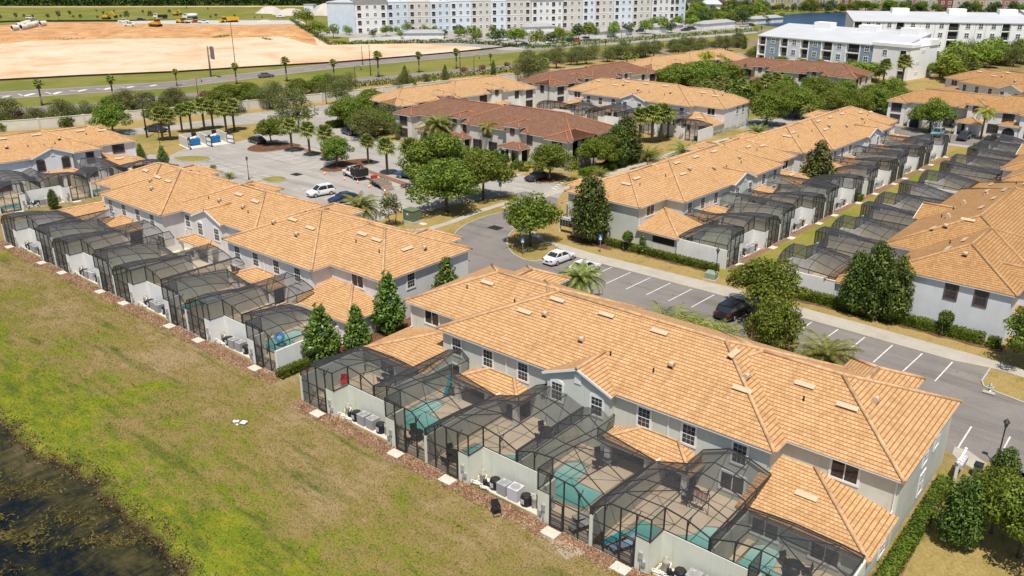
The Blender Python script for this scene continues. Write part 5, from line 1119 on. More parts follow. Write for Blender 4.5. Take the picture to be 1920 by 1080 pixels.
plant('sabal',1895,100,60,'tall palm before the farthest white block',None,1.2)
# --- apartments: young trees along the car park
series('fartree fardark lime0',[(655,66,50),(700,70,53),(725,68,45),(752,72,55),(780,70,52),(805,68,50),(822,71,55),(862,68,44),(890,74,58),(915,72,60),(940,76,52),(968,86,48),(1005,88,55),(1030,86,58),(1048,80,50),(1065,78,55),(1085,74,42),(1105,76,38),(1150,70,40),(1175,66,42),(1210,64,34),(1242,60,34),(1258,62,38),(1270,55,27),(1300,52,26),(1318,50,20),(1345,42,18),(1362,44,20),(1385,42,22),(1405,40,20),(1425,38,22),(1440,36,24),(1465,36,22)],'young tree in the apartment car park, %s from the left','young trees in the apartment car park',1.1)
series('fartree lime1',[(560,42,16),(575,50,14),(590,62,36),(602,66,40),(625,72,42),(640,56,30),(650,64,46)],'yellow green tree left of the blue apartments, %s from the left','yellow green trees left of the apartments',1.0)
series('sapling',[(2,40,26),(30,38,22),(46,36,25),(62,37,26),(90,38,24),(110,38,18),(131,32,18),(138,36,27),(152,38,25),(181,24,17),(183,37,28),(195,30,20),(215,25,18),(220,38,27),(228,36,26),(240,39,18),(268,28,17),(282,37,18),(318,28,16),(350,18,12),(390,20,13),(395,36,28),(405,34,24),(440,34,26),(478,36,30),(492,36,30)],'sapling along the field beyond the sand, %s from the left','saplings along the field',1.0)
def scatter(kinds,poly,n,h0,h1,label,group,seed,wid=1.2,dmin=2.5):
    # trees of a dense belt that nothing tells apart
    kinds=kinds.split(); r=random.Random(seed); us=[p[0] for p in poly]; vs=[p[1] for p in poly]; placed=[]; k=0
    def inside(u,v):
        c=False; j=len(poly)-1
        for i in range(len(poly)):
            (a,b_),(d,e)=poly[i],poly[j]
            if (b_>v)!=(e>v) and u<(d-a)*(v-b_)/(e-b_)+a: c=not c
            j=i
        return c
    for _ in range(n*60):
        if k>=n: break
        u,v=r.uniform(min(us),max(us)),r.uniform(min(vs),max(vs))
        if not inside(u,v): continue
        p=at(u,v)
        if any((p-q).length<dmin for q in placed): continue
        placed.append(p); kd=kinds[r.randrange(len(kinds))]; plant(kd,u,v,0,label,group,wid*r.uniform(.85,1.2),h=r.uniform(h0,h1)); k+=1
scatter('olive0 olive1 oak0',[(-20,228),(60,220),(270,203),(420,190),(640,163),(655,178),(430,208),(280,222),(150,236),(-20,250)],26,3.8,5.8,'bushy tree in the belt along the highway wall','bushy trees along the highway wall',1,1.15,4)
scatter('olive0 olive1',[(980,118),(1150,102),(1340,84),(1400,80),(1400,94),(1300,104),(1180,118),(1000,138)],34,4,6.5,'feathery tree in the far highway belt','feathery trees in the far highway belt',2,1.3,4)
scatter('oak0 oak1 oak2 olive0',[(1215,170),(1260,140),(1350,140),(1400,150),(1410,172),(1330,178)],16,5,8,'dense oak beyond the tan gabled roof','oak thicket beyond the tan gabled roof',3,1.2,4)
scatter('sabal oak1 lime0 shrub',[(1290,195),(1360,180),(1480,170),(1470,186),(1400,192)],14,3.5,6,'palm or oak of the thicket before the far brown row','thicket before the far brown row',4,1.2,3)
scatter('oak0 oak1 oak2',[(1420,240),(1440,205),(1530,180),(1680,196),(1690,222),(1590,222),(1500,225)],17,5,8,'oak in the grove behind the pale alley row','oak grove behind the pale alley row',5,1.15,5)
scatter('fartree oak1 lime0 olive1',[(1760,150),(1790,112),(1850,100),(1940,90),(1950,122),(1860,128),(1820,135),(1790,160)],40,5,9,'leafy tree in the grove beyond the ochre roofs','leafy grove beyond the ochre roofs',6,1.3,4)
scatter('fartree lime1 olive0 oak1',[(1400,112),(1480,106),(1560,128),(1650,152),(1640,162),(1540,140),(1420,122)],26,3.5,6,'young tree in the green strip before the white apartments','green strip before the white apartments',7,1.3,3.5)
scatter('oak0 oak1 olive0',[(640,250),(660,205),(700,190),(745,200),(760,250),(700,262)],9,5,7.5,'tree of the grove left of the brown front row','grove left of the brown front row',8,1.15,5)
scatter('shrub lime0 shrub',[(760,285),(830,283),(960,300),(1005,315),(990,325),(900,305),(780,292)],26,1.0,2.2,'low shrub in the bed before the brown front row','low shrubs before the brown front row',9,1.4,1.6)
scatter('fartree fardark lime1',[(650,60),(760,66),(960,82),(1060,82),(1200,62),(1300,54),(1300,46),(1180,54),(1000,70),(760,56)],34,3,6,'young tree among the parked cars of the apartments','young trees among the parked cars',10,1.3,5)
scatter('fartree fardark oak0',[(1290,46),(1300,26),(1400,24),(1460,30),(1440,44),(1350,52)],34,4,9,'tree in the grove left of the lake','grove left of the lake',11,1.3,6)
scatter('shrub redshrub lime1',[(-20,236),(150,222),(270,212),(280,222),(150,234),(-20,250)],16,1.5,3.5,'scrubby bush behind the left street wall','scrubby bushes behind the street wall',12,1.3,3)
# --- hedges
def hedge(x0,x1,y0,y1,h,label,lm='hedge',dens=120,rz=0,loc=(0,0,0)):
    o=thing('hedge',label,'hedge',loc,rz); rng=np.random.default_rng(int(abs(x0*7+y0*3))+1); m_=MB(); m_.box(x0+.12,x1-.12,y0+.12,y1-.12,0,h-.1); m_.build('hedge_core',L[lm],o)
    w_,d=x1-x0,y1-y0; A=[w_*d,w_*h,w_*h,d*h,d*h]; n=int(sum(A)*dens); f=rng.choice(5,n,p=np.array(A)/sum(A)); u,v=rng.random(n),rng.random(n)
    P_=np.zeros((n,3)); P_[:,0]=x0+u*w_; P_[:,1]=y0+v*d; P_[:,2]=h
    nr=np.zeros((n,3)); nr[:,2]=1
    for k,(ax,val,nn) in enumerate(((1,y0,-1),(1,y1,1),(0,x0,-1),(0,x1,1))):
        s=f==k+1; P_[s,2]=v[s]*h; P_[s,ax]=val; nr[s]=0; nr[s,ax]=nn
        if ax==0: P_[s,1]=y0+u[s]*d
    P_+=rng.normal(size=(n,3))*.05; nr+=rng.normal(size=(n,3))*.5; nr/=np.linalg.norm(nr,axis=1)[:,None]
    c=bpy.data.objects.new('foliage',leaf_mesh('foliage',P_,nr,.17,rng,.6,L[lm])); C.objects.link(c); c.parent=o; return o
hedge(-59.5,-43.4,91.35,92.3,.85,'thin clipped hedge along the grey blue end wall'); hedge(-33.2,-13.2,89.55,90.7,1.05,'long clipped hedge along the right edge block'); hedge(-12.75,-11.7,89.5,90.5,1.0,'square clipped shrub at the end of the long hedge')
hedge(-61.9,-61.0,40.3,46.5,.8,'clipped hedge at the end of the lavender row wall'); hedge(-10.0,-8.95,43,62,.5,'low clipped hedge along the front row end wall')
hedge(-83,-81.9,158.5,180,1.0,'clipped hedge along the tan gabled end wall',dens=50); hedge(-84.6,-82.8,120,138,1.1,'clipped hedge right of the brown row end',dens=50); hedge(-154,-150.5,120,126.8,1.1,'clipped hedge before the grey tan roofed end wall',dens=50)
hedge(-41.9,-40.6,134.2,136,1.0,'small square hedge between the alley patio walls',dens=60)
series('shrub',[(575,736,725),(1350,596,580),(470,0+262,255),(480,264,256),(1010,310,300),(1150,318,305),(1190,324,312),(875,262,250),(930,300,286),(1700,270,255),(1720,274,262),(1735,278,268),(1830,280,266),(1850,278,266),(1885,282,270),(1095,322,312)],'small clipped shrub beside the walls, %s from the start','small shrubs beside the walls')

# tufts of grass on the near lawn and dead growth along the bank
def tuft_mat(name,src):
    m=M[src].copy(); m.name=name; t=m.node_tree; b=t.nodes['Principled BSDF']; s=b.inputs['Base Color'].links[0].from_socket; g=N(t,'ShaderNodeNewGeometry'); mr=N(t,'ShaderNodeMapRange'); mr.inputs[3].default_value=.86; mr.inputs[4].default_value=1.16
    t.links.new(g.outputs['Random Per Island'],mr.inputs[0]); vs=N(t,'ShaderNodeVectorMath',operation='SCALE'); t.links.new(s,vs.inputs[0]); t.links.new(mr.outputs[0],vs.inputs['Scale']); t.links.new(vs.outputs[0],b.inputs['Base Color']); return m
M['tuft']=tuft_mat('lawn_tuft','lawn')
rng=np.random.default_rng(5); n=90000; P_=np.zeros((n,3)); P_[:,1]=21.9+rng.random(n)**.9*17.4; P_[:,0]=-118+rng.random(n)*120; k=P_[:,0]>-60-(39-P_[:,1])*3.2-62; P_=P_[k]; P_=P_[(P_[:,1]<37.9)|(P_[:,0]<-57)|(P_[:,0]>-8)]; P_[:,2]=.03+rng.random(len(P_))*.05; n=len(P_)
nr=rng.normal(size=(n,3))*.8+np.array([0,0,.75]); nr/=np.linalg.norm(nr,axis=1)[:,None]
o=bpy.data.objects.new('grass_tufts',leaf_mesh('grass_tufts',P_,nr,.13,rng,.45,M['tuft'])); C.objects.link(o); tag(o,'patchy short lawn grass between the pond and the cages','grass',kind='stuff')
M['deadgrass']=leaf_mat('dead_bank_grass',(.045,.03,.014),(.10,.07,.03),(.20,.15,.07),.1)
n=16000; x=-118+rng.random(n)*118; y=np.array([shore(a) for a in x])+rng.normal(size=n)*.42-.15*rng.random(n); P_=np.stack([x,y,np.where(y<np.array([shore(a) for a in x])-.05,-.33,-.25+.35*np.clip(y-np.array([shore(a) for a in x]),0,.8))+rng.random(n)*.1],1)
nr=rng.normal(size=(n,3))+np.array([0,0,.6]); nr/=np.linalg.norm(nr,axis=1)[:,None]
o=bpy.data.objects.new('bank_growth',leaf_mesh('bank_growth',P_,nr,.24,rng,.35,M['deadgrass'])); C.objects.link(o); tag(o,'dead brown growth along the pond bank','grass',kind='stuff')
L['litter']=leaf_mat('bark_litter',(.09,.045,.028),(.24,.125,.075),(.46,.31,.21),.05)
for (x0,x1,y0,y1,n,lb) in ((-56.5,5,37.6,39.1,12000,'brown bark litter along the front row cages'),(-123.5,-61,39.0,40.6,9500,'brown bark litter along the lavender row cages')):
    P_=np.stack([x0+rng.random(n)*(x1-x0),y1-(y1-y0)*rng.random(n)**1.25,.015+rng.random(n)*.04],1); nr=rng.normal(size=(n,3))*.5+np.array([0,0,1]); nr/=np.linalg.norm(nr,axis=1)[:,None]
    o=bpy.data.objects.new('bark_litter',leaf_mesh('bark_litter',P_,nr,.15,rng,.45,L['litter'])); C.objects.link(o); tag(o,lb,'bark litter',kind='stuff')
L['weed']=leaf_mat('water_weed',(.03,.028,.008),(.075,.065,.015),(.15,.125,.035),.1,.7,.2)
cl=[(rng.uniform(-100,-38),rng.uniform(9,20.3)) for _ in range(70)]; Q=[]
for cx,cy in cl:
    k=rng.integers(90,300); a=.95+rng.normal()*.25; u=rng.normal(size=k)*rng.uniform(.8,2.4); v=rng.normal(size=k)*rng.uniform(.25,.7); Q.append(np.stack([cx+u*math.cos(a)-v*math.sin(a),cy+u*math.sin(a)*.7+v*math.cos(a),-.345+rng.random(k)*.03],1))
P_=np.concatenate(Q); P_=P_[P_[:,1]<np.array([shore(a) for a in P_[:,0]])+.1]; n=len(P_); nr=rng.normal(size=(n,3))*.22+np.array([0,0,1]); nr/=np.linalg.norm(nr,axis=1)[:,None]
o=bpy.data.objects.new('water_weed',leaf_mesh('water_weed',P_,nr,.42,rng,.22,L['weed'])); C.objects.link(o); tag(o,'olive drifting weed on the dark pond','water weed',kind='stuff')
# ================================================================ VEHICLES
def paintm(name,c): return mat(name,c,.28,var=.0,spec=.5,coat=.7)
PAINT={k:paintm(k+'_car_paint',c) for k,c in dict(white=(.80,.80,.80),black=(.012,.012,.014),navy=(.015,.03,.075),blue=(.03,.09,.2),teal=(.16,.33,.38),grey=(.12,.12,.13),silver=(.45,.46,.47),red=(.35,.02,.02),charcoal=(.03,.032,.036)).items()}
M['tail']=mat('tail_lamp',(.35,.01,.01),.2,var=0,spec=.5); M['lamp']=mat('headlamp',(.7,.72,.75),.15,var=0,spec=.6); M['alloy']=mat('alloy_wheel',(.45,.45,.46),.3,.7,var=0)
SPEC={ # length,width, profile of the body side (x,z), belt, cabin base/roof x, roof z
 'sedan':(4.85,1.84,[(-2.42,.35),(-2.42,.82),(-2.30,1.0),(-1.75,1.06),(1.0,.98),(1.95,.86),(2.36,.68),(2.42,.4)],1.0,(-1.75,1.05),(-.95,.25),1.45,.33),
 'suv':(4.6,1.86,[(-2.28,.42),(-2.28,.9),(-2.2,1.08),(-1.9,1.12),(1.0,1.06),(1.9,.98),(2.25,.78),(2.3,.45)],1.08,(-2.15,1.1),(-1.75,.3),1.68,.36),
 'van':(5.1,1.98,[(-2.52,.4),(-2.52,.95),(-2.45,1.1),(-2.1,1.12),(1.25,1.05),(2.1,.95),(2.48,.72),(2.53,.42)],1.08,(-2.42,1.45),(-2.15,.5),1.74,.35),
 'pickup':(5.7,2.0,[(-2.8,.6),(-2.8,1.05),(-2.78,1.1),(-1.0,1.12),(1.2,1.1),(2.3,1.08),(2.78,.95),(2.82,.6)],1.1,(-1.0,1.3),(-.85,.75),1.85,.40)}
def car(kind,paint,name,cat):
    Ln,Wd_,prof,belt,cb,cr,rz_,wr=SPEC[kind]; hw=Wd_/2; o=thing(name,'',cat); b_=MB(); b_.smooth=False
    # body: lofted cross sections with a shoulder and tumblehome; wheel arches dark
    secs=[]
    xs_=[prof[0][0]+.02]+[p[0] for p in prof[2:-2]]+[prof[-2][0],prof[-1][0]]
    zt=dict(); 
    def ztop(x):
        pr=prof[1:-1]
        for (a,za),(c,zc_) in zip(pr,pr[1:]):
            if a<=x<=c: return za+(zc_-za)*(x-a)/max(1e-6,c-a)
        return pr[0][1] if x<pr[0][0] else pr[-1][1]
    n=15
    for i in range(n):
        x=-Ln/2+Ln*i/(n-1); e=abs(2*i/(n-1)-1); nar=1-.13*max(0,(e-.72)/.28)**1.5; z1=ztop(min(max(x,prof[1][0]),prof[-2][0])); zb=prof[0][1] -.13 + (.08 if e>.95 else 0); w_=hw*nar
        secs.append([(x,-w_*.90,zb),(x,-w_,zb+.18),(x,-w_*1.0,(zb+z1)*.5+.05),(x,-w_*.95,z1-.06),(x,-w_*.80,z1),(x,w_*.80,z1),(x,w_*.95,z1-.06),(x,w_,(zb+z1)*.5+.05),(x,w_,zb+.18),(x,w_*.90,zb)])
    for a,c in zip(secs,secs[1:]):
        for k in range(10):
            j=(k+1)%10; b_.smooth=True; b_.face([a[k],c[k],c[j],a[j]])
    b_.smooth=False; b_.face(secs[0]); b_.face(secs[-1][::-1])
    # roof skin and pillars
    w0,w1=hw*.88,hw*.70; rx0,rx1=cr
    b_.box(rx0-.05,rx1+.05,-w1-.02,w1+.02,rz_-.035,rz_+.015)
    for s in (-1,1):
        b_.bar((cb[0],s*w0,belt),(rx0,s*w1,rz_),.07); b_.bar((cb[1],s*w0,belt-.02),(rx1,s*w1,rz_),.06); xm=(rx0+rx1)/2; b_.bar((xm-.1,s*w0,belt),(xm-.05,s*w1,rz_),.08)
        b_.bar((rx0,s*w1,rz_),(rx1,s*w1,rz_),.07); b_.box(cb[1]-.35,cb[1]-.15,s*hw-.02 if s>0 else s*hw-.16,s*hw+.16 if s>0 else s*hw+.02,belt-.02,belt+.13)
    b_.build('body',paint if not isinstance(paint,str) else PAINT[paint],o)
    g_=MB(); A=[(cb[0],-w0,belt-.03),(cb[1],-w0,belt-.05),(cb[1],w0,belt-.05),(cb[0],w0,belt-.03)]; B=[(rx0,-w1,rz_-.03),(rx1,-w1,rz_-.03),(rx1,w1,rz_-.03),(rx0,w1,rz_-.03)]
    for k in range(4): j=(k+1)%4; g_.face([A[k],A[j],B[j],B[k]])
    g_.build('windows',M['glass'],o)
    for x in (-Ln*.30,Ln*.30):
        for s in (-1,1):
            t_=MB(); y=s*(hw-.10); t_.tube((x,y-.11,wr),(x,y+.125,wr),wr,n=14); wl=t_.build('wheel',M['rubber'],o); r_=MB(); r_.tube((x,y+s*.115,wr),(x,y+s*.14,wr),wr*.66,n=12)
            r_.build('rim',M['alloy'],wl)
    for s in (-1,1):
        h=MB(); h.box(Ln/2-.16,Ln/2-.005,s*hw*.62-.17,s*hw*.62+.17,prof[-2][1]-.16,prof[-2][1]-.02); h.build('headlight',M['lamp'],o)
        h=MB(); h.box(-Ln/2-.012,-Ln/2+.08,s*hw*.72-.18,s*hw*.72+.18,prof[1][1]-.12,prof[1][1]+.04); h.build('taillight',M['tail'],o)
    bm_=MB(); bm_.box(-Ln/2-.015,-Ln/2+.05,-.26,.26,prof[1][1]-.3,prof[1][1]-.16); bm_.box(Ln/2-.06,Ln/2+.012,-.5,.5,prof[-1][1]+.02,prof[-1][1]+.16); bm_.build('bumper_plate',M['dark'],o)
    if kind=='pickup':
        bd=MB(); bd.box(-2.7,-1.1,-.82,.82,1.06,1.128); bd.build('bed_floor',M['dark'],o)
    return o
CARP={}
def park(kind,paint,u,v,rz,label,group=None,name=None,z=.02,scale=None):
    name=name or {'sedan':'parked_car','suv':'parked_suv','van':'parked_van','pickup':'pickup_truck'}[kind]; cat={'sedan':'car','suv':'suv','van':'van','pickup':'pickup truck'}[kind]
    if (kind,paint) not in CARP: CARP[(kind,paint)]=Proto(lambda: car(kind,paint,name,cat))
    p=at(u,v,z); return CARP[(kind,paint)].place(p,rz,label,group,scale)
UPR=R(88)   # nose towards +Y, away from the camera
park('sedan','white',1049,490,R(86),'white sedan parked beside the grass corner'); park('sedan','white',1095,510,R(87),'white sedan half hidden by the date palm')
park('van','black',1375,590,R(87),'black people carrier parked under the bright green tree')
park('suv','white',602,366,R(258),'white suv parked at the lower edge of the lot'); park('sedan','navy',645,378,R(258),'dark navy car half hidden by the fruiting date palm')
park('sedan','black',482,268,R(175),'black car under the oak island in the lot'); park('pickup','blue',772,334,R(200),'blue pickup under the palms'); park('sedan','charcoal',1008,337,R(260),'dark car under the low rounded oak'); park('suv','navy',655,252,R(170),'navy suv beside the brown row walk'); park('sedan','charcoal',293,247,R(25),'dark car passing on the street behind the palms')
park('suv','teal',1757,255,R(268),'pale teal suv before the ochre entry row'); park('suv','charcoal',1806,262,R(268),'charcoal suv beside the covered entry'); park('sedan','black',1855,268,R(268),'black car near the arched entry'); park('suv','navy',1886,272,R(268),'dark blue suv at the right end of the entry row')
park('suv','white',1562,190,R(20),'white suv in the lane by the far brown row'); park('sedan','grey',499,145,R(72),'grey car driving on the highway',name='driving_car')
for i,(u,v,c,k) in enumerate([(1032,82,'white','suv'),(1050,80,'silver','sedan'),(1066,79,'black','suv'),(1080,78,'red','sedan'),(1096,76,'silver','suv'),(985,86,'charcoal','sedan'),(880,66,'white','sedan'),(895,70,'silver','suv'),(930,73,'navy','suv'),(945,76,'white','sedan'),(1200,60,'charcoal','suv'),(1215,59,'black','sedan'),(1285,58,'navy','sedan'),(1297,56,'charcoal','suv'),(1395,50,'silver','sedan'),(1408,49,'navy','sedan'),(648,58,'white','suv'),(655,62,'silver','sedan'),(775,64,'white','sedan'),(872,62,'silver','sedan')]):
    park(k,c,u,v,R(60 if i%2 else 240),'%s %s in the apartment car park, %s of the twenty'%({'silver':'silver','charcoal':'charcoal'}.get(c,c),'suv' if k=='suv' else 'car',ordw(i)),'cars in the apartment car park')
# white crew cab with a black dump bed
def dump_truck():
    o=thing('dump_truck','','truck'); c=car('pickup','white','cab_tmp','x')
    for ch in list(c.children):
        ch.parent=o
        if ch.name.startswith('bed_floor'): bpy.data.objects.remove(ch)
    bpy.data.objects.remove(c)
    d=MB(); d.box(-3.3,-.95,-1.12,1.12,.78,.95); d.box(-3.3,-.95,-1.12,-1.04,.95,2.0); d.box(-3.3,-.95,1.04,1.12,.95,2.0); d.box(-1.03,-.95,-1.04,1.04,.95,2.25); d.box(-3.3,-3.22,-1.04,1.04,.95,2.0)
    for k in range(5): x=-3.2+.52*k; d.box(x,x+.08,-1.17,1.17,.9,2.02)
    d.build('dump_bed',M['dark_metal'],o); t_=MB()
    r=random.Random(4)
    for k in range(16): x=r.uniform(-3.1,-1.3); y=r.uniform(-.9,.9); t_.bar((x,y,1.5),(x+r.uniform(-.5,.5),y+r.uniform(-.5,.5),2.1+r.uniform(0,.25)),.09,.2)
    t_.build('load',M['wood'],o); return o
p=at(664,332,.02); Proto(dump_truck).place(p,R(167),'white crew cab truck with black dump bed beside orange cones')
def trailer():
    o=thing('flat_trailer','','trailer'); d=MB(); d.box(-2.6,2.2,-1.05,1.05,.52,.64)
    for k in range(7): y=-.9+.3*k; d.box(-2.55,2.15,y-.12,y+.12,.64,.67)
    d.build('deck',M['wood'],o); f=MB()
    for s in (-1,1): f.bar((-2.6,s*1.08,.6),(2.2,s*1.08,.6),.12); f.bar((-2.5,s*1.08,.9),(2.1,s*1.08,.9),.05); [f.bar((x,s*1.08,.6),(x,s*1.08,.9),.05) for x in (-2.4,-1,.4,2.0)]
    f.bar((2.2,.9,.55),(3.5,0,.5),.12); f.bar((2.2,-.9,.55),(3.5,0,.5),.12); f.build('frame',M['dark_metal'],o); r_=MB(); r_.face([(-2.6,-1,.6),(-2.6,1,.6),(-4.0,1,.06),(-4.0,-1,.06)]); r_.build('ramp',M['wood'],o)
    b_=MB(); b_.box(2.15,2.7,-.5,.5,.6,1.15); b_.build('tool_box',M['red'],o)
    for x in (-.7,.2):
        for s in (-1,1): w_=MB(); w_.tube((x,s*1.12-.1,.34),(x,s*1.12+.1,.34),.34,n=12); w_.build('wheel',M['rubber'],o)
    return o
Proto(trailer).place(at(712,347,.02),R(160),'low flat trailer with ramp down behind the dump truck')
def cone():
    o=thing('traffic_cone','','traffic cone'); m_=MB(); m_.lathe([(.19,.04),(.03,.72),(.03,.75)],n=10); m_.box(-.2,.2,-.2,.2,0,.04); m_.build('cone_body',M['orange'],o); s=MB(); s.lathe([(.135,.30),(.09,.48)],n=10); s.build('white_band',M['white'],o); return o
CONE=Proto(cone)
for i,(u,v) in enumerate([(609,328),(646,338),(671,344),(693,352),(722,361)]): CONE.place(at(u,v,.02),0,'orange traffic cone in the lot, %s from the left'%ORD[i],'orange traffic cones',1.0)
# ================================================================ STREET FURNITURE
def lamp(h,two=False):
    def f():
        o=thing('lamp_post','','lamp post'); m_=MB(); m_.lathe([(.16,0),(.14,.15),(.08,.6),(.055,.8),(.045,h-.6),(.07,h-.55)],n=8); m_.build('post',M['dark_metal'],o); l=MB(); l.lathe([(.09,h-.55),(.2,h-.15),(.22,h-.12)],n=6); l.build('lantern',M['glass'],o); c=MB(); c.lathe([(.26,h-.12),(.14,h+.06),(.03,h+.14),(.03,h+.22)],n=6); c.build('cap',M['dark_metal'],o); return o
    return Proto(f)
LP=lamp(3.9)
for u,v,lb in ((1341,525,'black lantern lamp post by the small green utility box'),(467,337,'black lantern lamp post above the lavender roof'),(1868,872,'black lantern lamp post behind the bottom right tree'),(301,278,'black lantern lamp post left of the bin shelter'),(1780,268,'black lantern lamp post near the alley end'),(1265,238,'black lantern lamp post by the cabbage palms'),(703,256,'black lantern lamp post at the brown row corner')): LP.place(at(u,v,.0),0,lb,'black lantern lamp posts')
def hlamp(h):
    def f():
        o=thing('street_light','','street light'); m_=MB(); m_.tube((0,0,0),(0,0,h),.12,.08,8); a=None
        for k in range(6):
            t_=k/5*math.pi*.9; b_=(1.0-math.cos(t_)*1.0,0,h-.6+.9*math.sin(t_)) if k else (0,0,h-.6)
            if a: m_.bar(a,b_,.07)
            a=b_
        m_.build('post',M['dark_metal'],o); l=MB(); l.lathe([(.02,.5),(.16,.42),(.2,.15),(.24,0)],(a[0],0,a[2]-.5),8); l.build('lamp_head',M['dark_metal'],o); return o
    return Proto(f)
HL=hlamp(6.2)
for i,(u,v,vt) in enumerate([(276,258,178),(372,184,148),(612,195,150),(667,168,125),(889,140,105),(1208,100,72),(1165,104,84)]): h=htop(u,v,vt); HL.place(at(u,v),R(30),'dark arm street light by the street wall, %s from the left'%ORD[i],'dark arm street lights',(h/6.2,)*3)
def pole(): m_=MB(); m_.tube((0,0,0),(0,0,10),.13,.08,8); o=m_.build('utility_pole',M['dark_metal']); return tag(o,'','pole')
PO=Proto(pole)
for i,(u,v,vt) in enumerate([(441,120,42),(680,122,86),(695,142,84),(863,138,94),(1055,86,38),(1165,84,52)]): h=htop(u,v,vt); PO.place(at(u,v),0,'thin dark pole by the highway, %s from the left'%ORD[i],'thin dark poles',(1,1,h/10))
o=thing('overhead_sign','cantilever highway sign on a brown pole seen from behind','road sign',at(395.7,144),R(80)); m_=MB(); m_.tube((0,0,0),(0,0,9.2),.28,.22,10); m_.build('post',M['wood'],o)
m_=MB(); m_.bar((0,0,8.7),(0,-4.6,8.7),.16); m_.bar((0,0,6.4),(0,-4.6,6.4),.16); m_.build('arm',M['steel'],o); m_=MB(); m_.box(-.12,-.04,-5.0,-2.1,5.6,9.4); m_.build('panel',M['ac_grey'],o)
m_=MB()
for k in range(5): m_.box(-.18,-.12,-4.9+.66*k,-4.78+.66*k,5.7,9.3)
m_.build('stiffener',M['dark_metal'],o)
def psign():
    o=thing('parking_sign','','sign'); m_=MB(); m_.tube((0,0,0),(0,0,2.5),.035,n=6); m_.build('post',M['steel'],o); m_=MB(); m_.box(-.23,.23,-.045,-.025,1.75,2.5); m_.build('plate',M['blue'],o)
    m_=MB(); m_.lathe([(.05,0),(.05,.01)],(0,0,0),8); m_.bar((-.02,0,-.06),(.0,0,-.2),.05); m_.bar((0,0,-.2),(.1,0,-.22),.05); m_.tube((-.0,0,-.25),(-.0,.01,-.25),.1,n=10); 
    m_.v=[(x,-.05-(.004 if True else 0),z+2.35) for x,y,z in m_.v]; m_.box(-.18,.18,-.05,-.044,1.8,1.98); m_.build('symbol',M['white'],o); return o
PS=Proto(psign)
for u,v,rz,lb in ((980,479,R(20),'blue parking sign before the young corner oak'),(1125,474,R(15),'blue parking sign before the tall magnolia'),(938,370,R(35),'blue sign at the lot entrance by the dark oak')): PS.place(at(u,v),rz,lb)
o=thing('fire_hydrant','pale grey fire hydrant on the end island grass','hydrant',at(1856,733,.1)); m_=MB(); m_.lathe([(.2,0),(.2,.06),(.13,.07),(.13,.5),(.17,.51),(.17,.56),(.12,.6),(.09,.72),(.03,.78)],n=12); m_.build('barrel',M['steel'],o); m_=MB(); m_.tube((-.24,0,.42),(.24,0,.42),.065,n=8); m_.tube((0,-.22,.4),(0,0,.4),.08,n=8); m_.build('outlet',M['pipe'],o); m_=MB(); m_.box(-.5,.5,-.6,-.1,-.02,.03); 
_h=m_.build('concrete_collar',M['walk'],o)
o=thing('utility_cabinet','tall dark green utility box on concrete beside the roadside oak','utility box',at(773,418),R(2)); m_=MB(); m_.box(-1.1,1.1,-.9,.9,0,.45); m_.build('plinth',M['concrete'],o); m_=MB(); m_.box(-1.0,1.0,-.8,.8,.45,2.0); m_.box(-1.05,1.05,-.85,.85,2.0,2.08); m_.build('cabinet',M['green_box'],o); m_=MB(); m_.box(-.3,.05,-.82,-.8,1.35,1.6); m_.build('warning_plate',M['white'],o)
o=thing('utility_cabinet','small pale green utility box beside the lamp post','utility box',at(1333,523),R(2)); m_=MB(); m_.box(-.75,.75,-.6,.6,0,.1); m_.build('plinth',M['concrete'],o); m_=MB(); m_.box(-.65,.65,-.5,.5,.1,.8); m_.face([(-.65,-.5,.8),(.65,-.5,.8),(.65,.5,.95),(-.65,.5,.95)]); m_.build('cabinet',mat('pale_green_paint',(.26,.31,.24),.6),o)
o=thing('ground_box','pale concrete cover on the grass near the green box','cover',at(793,420)); m_=MB(); m_.box(-.6,.6,-.4,.4,0,.06); m_.build('lid',M['white_concrete'],o)
o=thing('mailbox_cluster','grey mailbox cluster against the grey blue end wall','mailboxes',(-66.8,92.4,0),0); m_=MB(); m_.box(-1.0,1.0,-.3,.3,1.0,2.0); m_.build('boxes',M['ac_grey'],o); m_=MB()
for x in (-1.15,1.15): m_.box(x-.1,x+.1,-.12,.12,0,2.2)
m_.bar((-1.3,0,2.2),(1.3,0,2.2),.14); m_.build('frame',M['white'],o); m_=MB()
for i in range(4):
    for j in range(3): m_.box(-.92+.47*i,-.52+.47*i,-.32,-.3,1.05+.31*j,1.3+.31*j)
m_.build('door',M['dark_metal'],o)
o=thing('mailbox_stand','white framed mailbox stand at the corner of the front row','mailboxes',(-9.0,63.6,0),R(90)); m_=MB()
for x in (-1.0,1.0): m_.box(x-.1,x+.1,-.1,.1,0,1.9)
m_.box(-1.2,1.2,-.08,.08,1.6,1.75); m_.build('frame',M['white'],o)
for i in range(4): m_=MB(); m_.box(-.8+.42*i,-.44+.42*i,-.3,.25,1.0,1.3); m_.tube((-.62+.42*i,-.3,1.3),(-.62+.42*i,.25,1.3),.18,n=10); m_.build('mailbox',M['ac_lav'],o)
o=thing('wheeled_bin','dark green wheeled bin beside the mailbox stand','bin',(-7.9,64.4,0)); m_=MB(); m_.prism([(-.28,-.3),(.28,-.3),(.28,.3),(-.28,.3)],.08,1.0); m_.build('body',M['green_box'],o); m_=MB(); m_.box(-.31,.31,-.34,.34,1.0,1.07); m_.build('lid',M['dark_metal'],o)
